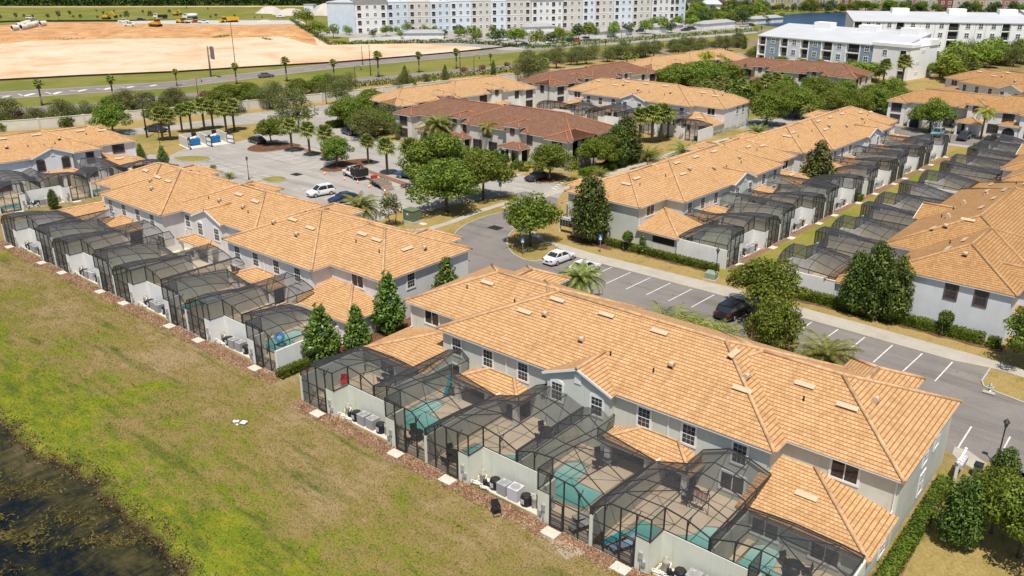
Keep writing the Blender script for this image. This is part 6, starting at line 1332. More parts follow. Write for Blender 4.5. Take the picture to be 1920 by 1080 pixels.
# bin shelter with two dumpsters
_fl,_fr=at(352,278),at(428,267.5); SA=math.atan2(_fr.y-_fl.y,_fr.x-_fl.x); SCX=(_fl+_fr)/2
o=thing('bin_shelter','cream walled bin shelter with two gated bays','bin shelter',SCX,SA); m_=MB(); W_,D_=(_fr-_fl).length,4.6
m_.box(-W_/2,W_/2,D_-.2,D_,0,2.0)
for x in (-W_/2,-.1,W_/2-.2): m_.box(x,x+.2,0,D_-.2,0,2.0)
m_.build('wall',M['stucco_cream'],o); m_=MB(); m_.box(-W_/2-.3,W_/2+.3,-1.2,D_-.21,0,.06); m_.build('slab',M['white_concrete'],o)
for x,a in ((-W_/2+.2,R(-100)),(-.3,R(-80)),(.3,R(-100)),(W_/2-.2,R(-70))):
    g_=MB(); 
    for s in (0,2.0): g_.bar((s,0,.15),(s,0,1.95),.09)
    for z in (.2,1.0,1.9): g_.bar((0,0,z),(2,0,z),.08)
    g_.box(0,2,.03,.05,.2,1.9,mi=1); q=g_.build('gate',[M['dark_metal'],M['trim']],o); q.location=(x,-.05,0); q.rotation_euler=(0,0,a)
def dumpster():
    o=thing('dumpster','','dumpster'); m_=MB(); m_.prism([(-1.0,-.8),(1.0,-.8),(1.0,.8),(-1.0,.8)],.15,1.35)
    for z in (.4,.9): m_.box(-1.04,1.04,-.84,.84,z,z+.08)
    m_.build('body',M['blue'],o); l=MB(); l.face([(-1,-.8,1.36),(0,-.8,1.36),(0,.8,1.5),(-1,.8,1.5)]); l.face([(0,.8,1.4),(1,.8,1.4),(1,1.1,2.3),(0,1.1,2.3)]); l.build('lid',M['black'],o); b_=MB(); r=random.Random(2)
    for k in range(7): x,y=r.uniform(-.7,.7),r.uniform(-.5,.5); b_.lathe([(.1,-.2),(.3,0),(.2,.25),(.05,.3)],(x,y,1.4),7)
    b_.build('rubbish_bag',M['white'],o); return o
DU=Proto(dumpster)
for x,lb in ((-W_/4,'blue dumpster with black lid in the left shelter bay'),(W_/4,'overfilled blue dumpster in the right shelter bay')):
    q=SCX; a_,b_=zrot(x,2.0,SA); DU.place((q.x+a_,q.y+b_,.06),SA,lb)
# ================================================================ PATIO FURNITURE AND ODDMENTS
def lounger(fab,back=55):
    def f():
        o=thing('pool_lounger','','lounger'); m_=MB()
        for s in (-.3,.3): m_.bar((-.9,s,.32),(.5,s,.32),.05); m_.bar((.5,s,.32),(1.05,s,.32+.55*math.tan(R(back))*.8),.05); [m_.bar((x,s,.32),(x,s,0),.05) for x in (-.8,.4)]
        m_.build('frame',M['dark_metal'],o); c=MB(); c.box(-.9,.5,-.31,.31,.34,.42); e=.55; z1=.36+e*math.tan(R(back)); c.face([(.5,-.31,.42),(.5,.31,.42),(1.05,.31,z1),(1.05,-.31,z1)]); c.face([(.5,-.31,.34),(1.05,-.31,z1-.08),(1.05,-.31,z1),(.5,-.31,.42)]); c.build('cushion',fab,o); return o
    return Proto(f)
def stripes(name,a,b_,sc=14,wave='BANDS'):
    m,t,p,tc=base(name,.85); w_=N(t,'ShaderNodeTexWave'); w_.bands_direction='Y' if wave=='BANDS' else 'X'; w_.wave_type=wave if wave!='BANDS' else 'BANDS'; w_.inputs['Scale'].default_value=sc/6.28; w_.inputs['Distortion'].default_value=0 if wave=='BANDS' else 2
    t.links.new(tc.outputs['Object'],w_.inputs[0]); t.links.new(ramp(t,w_.outputs['Fac'],[(.4,a),(.5,b_)]),p.inputs['Base Color']); return m
ST1=stripes('grey_striped_cloth',(.06,.06,.065),(.62,.60,.58),20); ST2=stripes('teal_patterned_cloth',(.02,.33,.42),(.55,.62,.30),9,'RINGS'); ST3=stripes('blue_striped_cloth',(.05,.22,.5),(.55,.62,.7),20)
BR=mat('brown_wicker',(.06,.04,.03),.8,var=.3,scale=20)
l1=lounger(ST1,55); z0=at(1090,992,.05); l1.place(z0,R(70),'grey striped lounger at the cage door of the fourth patio'); l1.place(at(1098,975,.05),R(60),'grey striped lounger behind the other, fourth patio')
lounger(BR,45).place(at(1122,1008,.05),R(120),'dark brown wicker lounger in the fifth patio'); lounger(ST2,2).place(at(1150,1018,.05),R(75),'lounger under a teal patterned towel in the fifth patio'); lounger(ST3,40).place(at(1168,1030,.05),R(65),'lounger with a blue striped towel in the fifth patio')
def chair(fab,r_=True):
    def f():
        o=thing('patio_chair','','chair'); m_=MB()
        for x in (-.22,.22):
            for y in (-.22,.22): m_.bar((x,y,0),(x*.9,y*.9,.42),.03)
        for s in (-.24,.24): m_.bar((s,.22,.42),(s,.32,.9),.03); m_.bar((s,-.22,.62),(s,.26,.62),.03)
        m_.build('frame',M['dark_metal'],o); c=MB(); c.box(-.24,.24,-.24,.22,.41,.46); c.build('seat',fab,o); c=MB(); c.face([(-.24,.23,.46),(.24,.23,.46),(.24,.33,.92),(-.24,.33,.92)]); c.build('backrest',fab,o); return o
    return Proto(f)
CHD=chair(M['black'])
def dtable():
    o=thing('patio_table','','table'); m_=MB(); m_.lathe([(.03,.68),(.6,.70),(.6,.73),(.0,.735)],n=18); m_.build('tabletop',M['black'],o); m_=MB()
    for k in range(4): a=k*math.pi/2+.4; m_.bar((.1*math.cos(a),.1*math.sin(a),.7),(.42*math.cos(a),.42*math.sin(a),0),.04)
    m_.build('leg',M['dark_metal'],o); return o
DT=Proto(dtable)
for i,(x,y,pn) in enumerate([(-53.2,46.3,'first'),(-44.0,40.9,'second'),(-39.6,40.6,'third'),(-36.2,47.9,'third'),(-30.4,47.6,'fourth'),(-23.0,48.0,'fifth'),(-14.2,45.0,'sixth'),(-13.2,41.3,'sixth')]):
    DT.place((x,y,.05),0,'round black table under the %s front row cage%s'%(pn,' by the house' if y>44 else ' by the door'),'patio tables')
    for k in range(3): a=k*2.1+.5; CHD.place((x+.85*math.cos(a),y+.85*math.sin(a),.05),a-math.pi/2+R(0),'black chair at the round table under the %s front row cage%s'%(pn,' by the house' if y>44 else ' by the door'),'chairs around table %d'%i)
chair(M['red']).place(at(646,726,.05),R(40),'red round chair in the first front row patio',scale=1.25)
o=thing('folding_chair','black folding chair standing on the mulch edge of the lawn','chair',at(930,962),R(60)); m_=MB()
for s_ in (-.28,.28): m_.bar((s_,-.45,0),(s_,.3,.8),.05); m_.bar((s_,.45,0),(s_,-.3,.45),.05); m_.bar((s_,-.3,.62),(s_,.25,.66),.05)
m_.bar((-.28,-.45,.03),(.28,-.45,.03),.04); m_.bar((-.28,.45,.03),(.28,.45,.03),.04); m_.build('frame',M['black'],o); m_=MB(); m_.face([(-.27,-.32,.46),(.27,-.32,.46),(.27,.15,.38),(-.27,.15,.38)]); m_.build('seat',M['black'],o); m_=MB(); m_.face([(-.27,.12,.45),(.27,.12,.45),(.27,.36,.95),(-.27,.36,.95)]); m_.build('backrest',M['black'],o)
o=thing('swim_ring','blue inflatable ring hanging in the last lavender row cage','swim ring',at(524,632,1.1)); o.rotation_euler=(R(65),0,R(20)); m_=MB(); m_.smooth=True
for i in range(20):
    for j in range(8):
        def tp(a,b_): A,B=a/20*2*math.pi,b_/8*2*math.pi; return ((.42+.16*math.cos(B))*math.cos(A),(.42+.16*math.cos(B))*math.sin(A),.16*math.sin(B))
        m_.face([tp(i,j),tp(i+1,j),tp(i+1,j+1),tp(i,j+1)])
m_.build('tube',mat('blue_vinyl',(.02,.25,.62),.3,var=0,spec=.5),o); m_=MB(); m_.bar((-.26,0,0),(.26,0,0),.07); m_.build('handle',M['white'],o)
o=thing('hanging_towel','white striped towel hanging under the fifth front cage','towel',(-21.9,47.0,0),R(0)); m_=MB()
for i in range(8): x=-.5+.125*i; y=.06*math.sin(i*1.9); y2=.06*math.sin((i+1)*1.9); m_.face([(x,y,.75),(x+.125,y2,.75),(x+.125,y2*.5,1.75),(x,y*.5,1.75)])
m_.build('cloth',stripes('pale_striped_cloth',(.55,.32,.22),(.75,.72,.66),16),o); m_=MB(); m_.bar((-.7,0,1.76),(.7,0,1.76),.04); m_.bar((-.7,0,0),(-.7,0,1.76),.04); m_.bar((.7,0,0),(.7,0,1.76),.04); m_.build('drying_rack',M['dark_metal'],o)
o=thing('pool_float','teal pool float leaning on the wall of the second patio','pool float',at(836,741,.05),R(-55)); m_=MB()
for i in range(5): z=.15+.36*i; m_.tube((-.34,.10*i,z),(.34,.10*i,z),.2,n=8)
m_.build('tube',M['teal'],o); m_=MB(); m_.tube((-.3,.42,1.95),(.3,.42,1.95),.17,n=8); m_.build('pillow',M['teal'],o)
o=thing('beach_ball','green striped ball beside the teal pool float','ball',at(847,737,.05)); m_=MB(); m_.lathe([(.05,0),(.28,.1),(.42,.32),(.46,.5),(.42,.68),(.28,.88),(.05,1.0)],n=16); m_.build('ball',stripes('green_striped_vinyl',(.10,.22,.02),(.42,.50,.06),7),o)
for u,v,r_,h,lb,mt in ((440,792,.16,.22,'round white litter on the lawn, leftmost of the heap','white'),(446,791.5,.15,.2,'round white litter on the lawn, beside the flat tray','white'),(444.5,797,.13,.1,'small cream litter in front of the white pieces','pipe')):
    m_=MB(); m_.lathe([(r_*.8,0),(r_,h*.4),(r_*.8,h*.85),(r_*.2,h)],n=10); o=m_.build('litter',M[mt]); o.location=at(u,v); tag(o,lb,'litter')
o=thing('litter_tray','flat white tray lying on the lawn right of the litter','tray',at(457.5,795),R(20)); m_=MB(); m_.box(-.24,.24,-.24,.24,.12,.2); m_.build('lid',M['white'],o); m_=MB(); m_.box(-.2,.2,-.2,.2,0,.12); m_.build('base',M['black'],o)
# ================================================================ WALLS, SITE, FAR BUILDINGS
def long_wall(name,label,cat,pts,h,w_,mt,cap=None,piers=0):
    o=thing(name,label,cat); m_=MB(); p=resolve(pts); c=MB(); q=MB()
    for a,b_ in zip(p,p[1:]):
        A,B=Vector((*a,h/2)),Vector((*b_,h/2)); m_.bar(A,B,w_,h)
        c.bar((*a,h+.04),(*b_,h+.04),w_+.12,.1)
        if piers:
            L_=(B-A).length; n=max(1,int(L_/piers))
            for k in range(n): t_=A.lerp(B,k/n); q.box(t_.x-.25,t_.x+.25,t_.y-.25,t_.y+.25,0,h+.2)
    m_.build('wall',M[mt],o)
    if cap: c.build('coping',M[cap],o)
    if piers: q.build('pier',M[mt],o)
    return o
long_wall('street_wall','cream masonry wall along the street behind the feathery trees','wall',[Wp(-214,50),Wp(-200,78),Wp(-188,112),Wp(-180,140),Wp(-172,175),Wp(-163,212),Wp(-148,262),Wp(-135,300)],2.2,.25,'stucco_cream','stucco_cream',8)
long_wall('silt_fence','black silt fence along the near edge of the sand','fence',[(-80,163),(0,151.5),(150,143.5),(330,136),(480,126.5),(640,117.5),(750,108.5),(840,100.5),(930,91),(985,84)],.55,.06,'dark')
long_wall('silt_fence','black silt fence along the far edge of the sand','fence',[(-60,46),(20,41.5),(130,40.5),(300,40),(545,40)],.8,.06,'dark')
def hedge_row(label,pts,h,w_,n,lm,seed):
    o=thing('hedge_row',label,'hedge'); p=[Vector((*a,0)) for a in resolve(pts)]; rng=np.random.default_rng(seed); tot=[(b_-a).length for a,b_ in zip(p,p[1:])]; P_=[]; 
    for a,b_,l in zip(p,p[1:],tot):
        k=int(n*l/sum(tot)); t_=rng.random(k)[:,None]; clump=.6+.4*np.abs(np.sin(t_*l/2.6)); q=np.array(a)[None]*(1-t_)+np.array(b_)[None]*t_; q[:,:2]+=rng.normal(size=(k,2))*w_*.4; q[:,2]=(rng.random(k)*h*clump[:,0]); P_.append(q)
    P_=np.concatenate(P_); nr=rng.normal(size=P_.shape)+np.array([0,0,.5]); nr/=np.linalg.norm(nr,axis=1)[:,None]
    c=bpy.data.objects.new('foliage',leaf_mesh('foliage',P_,nr,.55,rng,.7,L[lm])); C.objects.link(c); c.parent=o; return o
hedge_row('dark hedge along the right edge of the sand',[(545,40),(575,58),(600,74),(618,84)],2.0,1.4,2200,'far',1)
hedge_row('clipped hedge row before the blue apartments',[(618,84),(680,83),(760,81.5),(840,80),(870,81),(920,84),(975,89)],1.7,1.0,3500,'hedge',2)
hedge_row('tall grassy hedge along the highway beyond the car park',[(985,91),(1050,88),(1140,80),(1240,72),(1300,67),(1420,58)],1.9,2.2,5200,'oak',3)
hedge_row('wild brush along the highway wall at the left',[(60,226),(160,214),(240,205),(330,198),(430,186),(560,170),(640,165),(740,156),(840,146),(960,134)],1.8,2.5,5200,'olive',4)
hedge_row('scrubby weeds across the sand',[(0,78),(90,75),(160,73),(250,72)],.5,1.2,500,'olive',5); hedge_row('green weed clump on the sand bank',[(402,71),(430,68)],.9,2.2,260,'lime',6); hedge_row('small weed clump on the sand bank right of the sign',[(492,72),(508,76)],.7,1.8,160,'olive',7)
# forest edge: one mass of far trees
def forest(pts,n,hmin,hmax,depth,seed,lm,lab='far woodland of dark pines along the top left'):
    rng=np.random.default_rng(seed); p=[np.array((*a,0.)) for a in resolve(pts)]; seg=[(a,b_) for a,b_ in zip(p,p[1:])]; P_=[]; nt=int(n/70)
    for i in range(nt):
        a,b_=seg[rng.integers(len(seg))]; t_=rng.random(); d=(b_-a)/np.linalg.norm(b_-a); nn=np.array([-d[1],d[0],0]); nn*= -1 if nn.dot(a)<0 else 1
        c=a*(1-t_)+b_*t_+nn*rng.random()**1.5*depth; H_=rng.uniform(hmin,hmax)*.75; q=rng.normal(size=(70,3)); q/=np.linalg.norm(q,axis=1)[:,None]; f=rng.random(70)**.6; w_=H_*.30
        q=q*np.array([w_,w_,H_*.5])*(.5+.5*f[:,None])+c+np.array([0,0,H_*.48]); P_.append(q)
    P_=np.concatenate(P_); nr=rng.normal(size=P_.shape)+np.array([0,0,.4]); nr/=np.linalg.norm(nr,axis=1)[:,None]
    o=bpy.data.objects.new('woodland',leaf_mesh('woodland',P_,nr,1.5,rng,.8,L[lm])); C.objects.link(o); tag(o,lab,'woodland',kind='stuff'); return o
forest([(-100,11),(100,11),(300,10.5),(500,10),(655,9.5)],72000,8,16,70,1,'far'); forest([(640,-10),(900,-14),(1300,-14)],9000,8,15,120,2,'far','far woodland behind the blue apartments')
forest([(1300,24),(1340,14),(1420,14),(1500,12)],4500,5,9,40,3,'far','far dark trees behind the lake'); forest([(1290,20),(1330,22),(1365,23),(1420,24)],2600,4,8,40,4,'oak','far green trees left of the lake')
hedge_row('dark scrub at the far field edge',[(-60,11.5),(200,11.5),(420,11),(650,10.5)],2.4,5,1800,'far',9)
sheet('dirt_track',[(-60,12.5),(200,12.3),(420,11.8),(660,11.2),(660,12.6),(420,13),(200,13.4),(-60,13.6)],.03,'sand')
sheet('gravel_yard',[(225,42),(330,40),(420,39),(560,39),(575,46),(470,49),(330,47),(215,46)],.6,'concrete',.02)
# concrete pipes, plant and trucks on the site
def pipe(): 
    o=thing('concrete_pipe','','concrete pipe'); m_=MB(); n=18
    for r0,s in ((1.25,1),(1.05,-1)):
        for i in range(n):
            a,b_=2*math.pi*i/n,2*math.pi*(i+1)/n; q=[(-1.6,r0*math.cos(a),1.25+r0*math.sin(a)),(1.6,r0*math.cos(a),1.25+r0*math.sin(a)),(1.6,r0*math.cos(b_),1.25+r0*math.sin(b_)),(-1.6,r0*math.cos(b_),1.25+r0*math.sin(b_))]; m_.face(q if s>0 else q[::-1])
    for x in (-1.6,1.6):
        for i in range(n): a,b_=2*math.pi*i/n,2*math.pi*(i+1)/n; m_.face([(x,1.25*math.cos(a),1.25+1.25*math.sin(a)),(x,1.25*math.cos(b_),1.25+1.25*math.sin(b_)),(x,1.05*math.cos(b_),1.25+1.05*math.sin(b_)),(x,1.05*math.cos(a),1.25+1.05*math.sin(a))])
    m_.build('pipe_wall',mat('pale_pipe_concrete',(.62,.59,.54),.9,var=.08),o); d=MB(); d.tube((-1.2,0,1.25),(1.2,0,1.25),1.04,n=16); d.build('hollow',M['dark'],o); return o
PI_=Proto(pipe)
for i,(u,v) in enumerate([(29,57),(45,55.5),(53,53),(58,51.5),(63,50),(68,48.5),(38,52),(46,49.5),(52,47.5),(81,48.5)]): PI_.place(at(u,v,.3),R(100+10*(i%3)),'large pale concrete pipe at the left of the sand, %s of the pile'%ORD[i%8] if i<8 else 'pale concrete pipe %s'%('at the back of the pile' if i==8 else 'lying apart right of the pile'),'concrete pipes',1.0)
def plantm(kind):
    def f():
        o=thing({'dozer':'bulldozer','loader':'wheel_loader','dumper':'dump_truck','digger':'excavator','mixer':'tanker_truck','flat':'work_truck'}[kind],'',{'dozer':'bulldozer','loader':'loader','dumper':'dump truck','digger':'excavator','mixer':'truck','flat':'truck'}[kind]); y,k=M['yellow'],M['dark_metal']
        b_,d,g_=MB(),MB(),MB()
        if kind=='dozer': b_.box(-1.8,1.6,-.9,.9,1.0,2.1); d.box(-2.0,1.9,-1.4,-.8,.1,1.1); d.box(-2.0,1.9,.8,1.4,.1,1.1); b_.box(2.3,2.5,-1.8,1.8,.1,1.5); d.bar((1.5,-1,.7),(2.3,-1,.6),.2); d.bar((1.5,1,.7),(2.3,1,.6),.2); g_.box(-1.6,.0,-.8,.8,2.1,3.1); b_.box(-1.7,.1,-.9,.9,3.1,3.25)
        elif kind=='loader': b_.box(-3,.3,-1.1,1.1,1.1,2.3); g_.box(-.4,1.0,-.9,.9,2.0,3.2); b_.box(-.5,1.1,-1,1,3.2,3.35); b_.bar((.8,-.7,1.8),(3.2,-.7,.8),.3); b_.bar((.8,.7,1.8),(3.2,.7,.8),.3); d.prism([(3.0,-1.4),(4.2,-1.4),(4.2,1.4),(3.0,1.4)],.2,1.3); [d.tube((x,s*1.2-.3,.8),(x,s*1.2+.3,.8),.8,n=14) for x in (-2,1.6) for s in (-1,1)]
        elif kind=='dumper': b_.box(2.0,4.6,-1.2,1.2,.9,1.8); g_.box(1.6,3.0,-1.1,1.1,1.8,3.0); b_.box(1.5,3.1,-1.2,1.2,3.0,3.15); d.box(-4.2,2,-.6,.6,.8,1.2); b_.face([(-4.4,-1.4,1.5),(1.2,-1.4,1.3),(1.4,-1.5,3.1),(-4.8,-1.5,2.9)]); b_.face([(-4.4,1.4,1.5),(-4.8,1.5,2.9),(1.4,1.5,3.1),(1.2,1.4,1.3)]); b_.face([(1.2,-1.4,1.3),(1.2,1.4,1.3),(1.4,1.5,3.1),(1.4,-1.5,3.1)]); b_.face([(-4.4,-1.4,1.5),(-4.4,1.4,1.5),(1.2,1.4,1.3),(1.2,-1.4,1.3)]); b_.face([(-4.6,-1.4,2.7),(1.3,-1.4,2.8),(1.3,1.4,2.8),(-4.6,1.4,2.7)]); [d.tube((x,s*1.2-.3,.8),(x,s*1.2+.3,.8),.8,n=14) for x in (3.2,-1.2,-3.2) for s in (-1,1)]
        elif kind=='digger': b_.box(-1.6,1.4,-1.3,1.3,1.1,2.2); d.box(-1.9,1.9,-1.5,-.9,.1,1); d.box(-1.9,1.9,.9,1.5,.1,1); g_.box(.3,1.5,.2,1.2,2.2,3.1); b_.bar((1.2,-.2,2),(3.8,-.2,4.2),.5); b_.bar((3.8,-.2,4.2),(5.6,-.2,2),.4); d.box(5.1,6.0,-.8,.4,.7,2)
        else:
            y=M['white']; b_.box(1.6,3.9,-1.15,1.15,.9,2.0); b_.box(1.6,2.7,-1.1,1.1,2.0,2.9); g_.box(2.0,2.75,-1.12,1.12,2.05,2.7); d.box(-3.8,1.6,-1,1,.8,1.05); [d.tube((x,s*1.0-.2,.5),(x,s*1.0+.2,.5),.5,n=12) for x in (3,-1.8,-3.0) for s in (-1,1)]
            if kind=='mixer': b_.tube((-3.7,0,2.0),(1.3,0,2.0),.95,n=14)
            else: d.box(-3.8,1.5,-1.15,1.15,1.05,2.1)
        b_.build('body',y,o); d.build('undercarriage',k,o); g_.build('cab_window',M['glass'],o); return o
    return Proto(f)
for k,u,v,rz,lb,s in (('dozer',293,50.5,R(200),'yellow bulldozer on the sand left of the sign',1.25),('loader',342,45.5,R(20),'yellow wheel loader at the far edge of the sand',1.0),('dumper',430,44,R(250),'yellow dump truck at the far edge of the sand',1.1),('digger',200,36,R(30),'yellow excavator behind the saplings',1.0),('flat',301,35,R(250),'white work truck with dark bed beside the field',1.0),('mixer',357,36,R(245),'white tanker truck beside the field',1.05),('digger',330,29,R(10),'small yellow excavator in the field beyond trucks',.8)): plantm(k).place(at(u,v,.0),rz,lb,None,s)
for k,c,u,v,rz,lb in (('suv','white',57,35.5,R(60),'white suv by the field saplings'),('pickup','white',243,48.5,R(50),'white pickup at the far edge of the sand'),('pickup','white',232,42,R(60),'white pickup beside the black fence'),('suv','navy',265,39.5,R(70),'navy suv at the far edge of the sand'),('pickup','white',382,43.5,R(50),'white pickup right of the wheel loader'),('sedan','red',368,43,R(60),'dark red car right of the wheel loader'),('sedan','white',526,33,R(60),'white car beside the rubble')): park(k,c,u,v,rz,lb,z=.6 if v>41 else .03)
def mound(u,v,r_,h,label,mt,cat='mound'):
    m_=MB(); rn_=random.Random(int(u)); n=14
    rings=[(1,0),(.8,.35),(.5,.75),(.2,.97)]; V=[[( (r_*f*(1+rn_.uniform(-.15,.15)))*math.cos(i*6.283/n),(r_*f*(1+rn_.uniform(-.15,.15)))*math.sin(i*6.283/n),h*z) for i in range(n)] for f,z in rings]
    m_.smooth=True
    for a,b_ in zip(V,V[1:]):
        for i in range(n): j=(i+1)%n; m_.face([a[i],a[j],b_[j],b_[i]])
    m_.face(V[-1]); o=m_.build('rubble_heap' if 'rubble' in label else 'sand_heap',M[mt]); o.location=at(u,v,0); return tag(o,label,cat)
mound(614,27,11,6.5,'pale conical sand heap left of the blue apartments','concrete'); mound(545,27,11,3.5,'low pale rubble heap in the field','concrete'); mound(507,24,9,4,'grey rubble heap beside the field track','concrete'); mound(497,42,6,1.4,'rubble heap at the far corner of the sand','concrete')
sh=thing('site_shed','small grey shed beside the conical sand heap','shed',at(583,25),R(30)); m_=MB(); m_.box(-3,3,-3,3,0,5); m_.build('wall',M['stucco_blue'],sh); m_=MB(); m_.box(-3.2,3.2,-3.2,3.2,5,5.3); m_.build('roof',M['roof_grey'],sh)
hs=thing('white_house','small white house left of the blue apartments','house',at(640,27),R(40)); m_=MB(); m_.box(-6,6,-4,4,0,4.5); m_.build('wall',M['stucco_white'],hs); m_=MB(); m_.prism([(-6.5,-4.5),(6.5,-4.5),(6.5,4.5),(-6.5,4.5)],4.5,5.0); m_.build('roof',M['roof_grey'],hs)
# ---- apartments
FW={}
def apt_win(parent,w_,h_,trim,loc,rz,kind):
    key=(w_,h_,trim,kind)
    if key not in FW:
        m_=MB(); t_=.18; m_.box(-w_/2-t_,w_/2+t_,-.08,.02,-t_,0); m_.box(-w_/2-t_,w_/2+t_,-.08,.02,h_,h_+t_); m_.box(-w_/2-t_,-w_/2,-.08,.02,0,h_); m_.box(w_/2,w_/2+t_,-.08,.02,0,h_)
        if kind=='win': m_.box(-.06,.06,-.07,.02,0,h_); m_.box(-w_/2,w_/2,-.06,.02,h_*.5-.05,h_*.5+.05)
        else:
            for i in range(int(w_/.25)): x=-w_/2+.25*i; m_.box(x,x+.04,-.1,-.06,0,1.0,mi=2)
            m_.box(-w_/2,w_/2,-.11,-.05,1.0,1.08,mi=2)
        m_.box(-w_/2,w_/2,-.03,.03,0,h_,mi=1); FW[key]=m_.build('window' if kind=='win' else 'balcony',[M[trim],M['glass_blue'] if kind=='win' else M['dark'],M['steel']],link=False).data
    o=bpy.data.objects.new('window' if kind=='win' else 'balcony',FW[key]); C.objects.link(o); o.parent=parent; o.location=loc; o.rotation_euler=(0,0,rz); return o
a0,a1=at(668,63.5),at(1283,47); LA=(a1-a0).length; AA=math.atan2(a1.y-a0.y,a1.x-a0.x)
ap=thing('apartment_block','long four storey apartment block of pale blue, white and beige bays','apartments',(a0.x,a0.y,0),AA)
cols=['white','blue','beige','blue','pblue','beige','pblue','beige','white','beige','pblue','beige','pblue','beige','white','blue']
wd=[1.15,.8,.8,.75,.8,.75,.6,1.0,1.25,.85,.5,.8,.8,.8,1.0,.5]; tot=sum(wd); x=0; MM={'white':'stucco_white','blue':'apt_blue','beige':'apt_beige','pblue':'apt_pblue'}
M['apt_blue']=stucco('apartment_blue_siding',(.60,.68,.78)); M['apt_pblue']=stucco('apartment_pale_blue_siding',(.68,.75,.82)); M['apt_beige']=stucco('apartment_beige_siding',(.64,.61,.56)); M['apt_steel']=stucco('apartment_steel_blue',(.27,.35,.45))
FH=3.35; HA=13.6; k_=0; stuffw=MB()
for c,w_ in zip(cols,wd):
    w_=w_/tot*LA; y=-.9 if c=='white' else (0 if c in('blue','pblue') else .5); h=HA+(1.6 if c=='white' else (.4 if k_%3 else 0)); m_=MB(); m_.box(x+.02,x+w_-.02,y,18,0,h,bot=False); m_.build('bay_wall',M[MM[c]],ap)
    t_=MB(); t_.box(x+.02,x+w_-.02,y-.12,y,h-.35,h+.25); t_.box(x+.02,x+w_-.02,y-.07,y,FH*2+.1,FH*2+.4)
    if c=='white': t_.box(x-.4,x+w_+.4,y-1.1,18.2,h,h+.3)
    t_.build('cornice',M['trim'],ap)
    n=max(2,int(w_/3.0))
    for f in range(4):
        for i in range(n):
            xx=x+w_*(i+.5)/n; bal=(i%3==0)
            if bal: apt_win(ap,1.7,2.0,'trim',(xx,y,f*FH+.45),0,'bal')
            elif k_+i>0 : apt_win(ap,1.2,1.35,'trim',(xx,y,f*FH+1.1),0,'win')
    if k_ in(6,10): g_=MB(); g_.prism([(x,h),(x+w_,h),(x+w_,h+1.2),(x+w_/2+1,h+2.6),(x+w_/2-1,h+2.6),(x,h+1.2)],0,.4); g_.v=[(a,y+.4-z,b_) for a,b_,z in g_.v]; g_.build('parapet_gable',M[MM[c]],ap)
    x+=w_; k_+=1
for f in range(4):
    for i in range(5): apt_win(ap,1.6,1.6,'trim',(-.0 if 0 else .02,3+3.2*i-.9,f*FH+1.0),R(-90),'win')
m_=MB(); m_.box(0,LA,1.2,17.8,HA-.3,HA-.1); r_=random.Random(9)
m_.build('roof',M['roof_white'],ap)
for i in range(26): xx=LA*(i+.5)/26; m_=MB(); m_.box(xx-.5,xx+.5,8,9,HA-.1,HA+1.0); m_.build('rooftop_unit',M['ac_grey'],ap)
a_=at(655,66); m_=MB(); 
wing=thing('apartment_block','pale blue apartment wing at the left end of the long block','apartments',(a0.x,a0.y,0),AA+R(62)); m_=MB(); m_.box(1,46,0.6,14,0,13.6,bot=False); m_.build('wall',M['apt_blue'],wing); m_=MB(); m_.box(.7,46.3,.4,14.2,13.6,14.0); m_.build('roof',M['roof_white'],wing)
for f in range(4):
    for i in range(12): apt_win(wing,1.6,1.7,'trim',(3.4+3.6*i,14,f*FH+1),R(180),'win' if i%3 else 'bal')
def shed(u0,v0,u1,v1,d,h,label):
    a,b_=at(u0,v0),at(u1,v1); L_=(b_-a).length; o=thing('carport',label,'carport',(a.x,a.y,0),math.atan2(b_.y-a.y,b_.x-a.x)); m_=MB(); m_.box(0,L_,d-.2,d,0,h); m_.box(0,.2,0,d-.2,0,h); m_.box(L_-.2,L_,0,d-.2,0,h)
    for i in range(int(L_/3.2)): m_.box(3.2*i+1.5,3.2*i+1.75,0,.25,0,h)
    m_.box(.25,L_-.25,.1,.2,0,h-.05); m_.build('wall',M['stucco_white'],o); m_=MB(); e=.4; A,B,Cc,D=(-e,-e,h),(L_+e,-e,h),(L_+e,d+e,h),(-e,d+e,h); q=d/2; E,F=(q,q,h+1.3),(L_-q,q,h+1.3)
    for f in ([A,B,F,E],[Cc,D,E,F],[D,A,E],[B,Cc,F]): m_.face(f)
    m_.build('roof',M['roof_grey'],o)
shed(757,74,832,73.5,6,2.6,'grey roofed carport before the blue apartments, with the small gable'); long_wall('low_wall','long low white wall left of the gabled carport','wall',[(655,79),(752,76)],1.6,.3,'stucco_white'); shed(1118,72,1188,65,6.5,2.7,'grey roofed carport in the apartment car park, middle of the row'); shed(1228,62,1280,57,6.5,2.7,'grey roofed carport right of the blue apartments'); shed(1320,56,1378,51,6.5,2.7,'pale grey carport left of the white apartments'); shed(1415,46,1468,42,6.5,2.7,'pale grey carport near the lake end'); shed(985,62,1042,60,6.5,2.7,'grey roofed carport behind the car park trees')
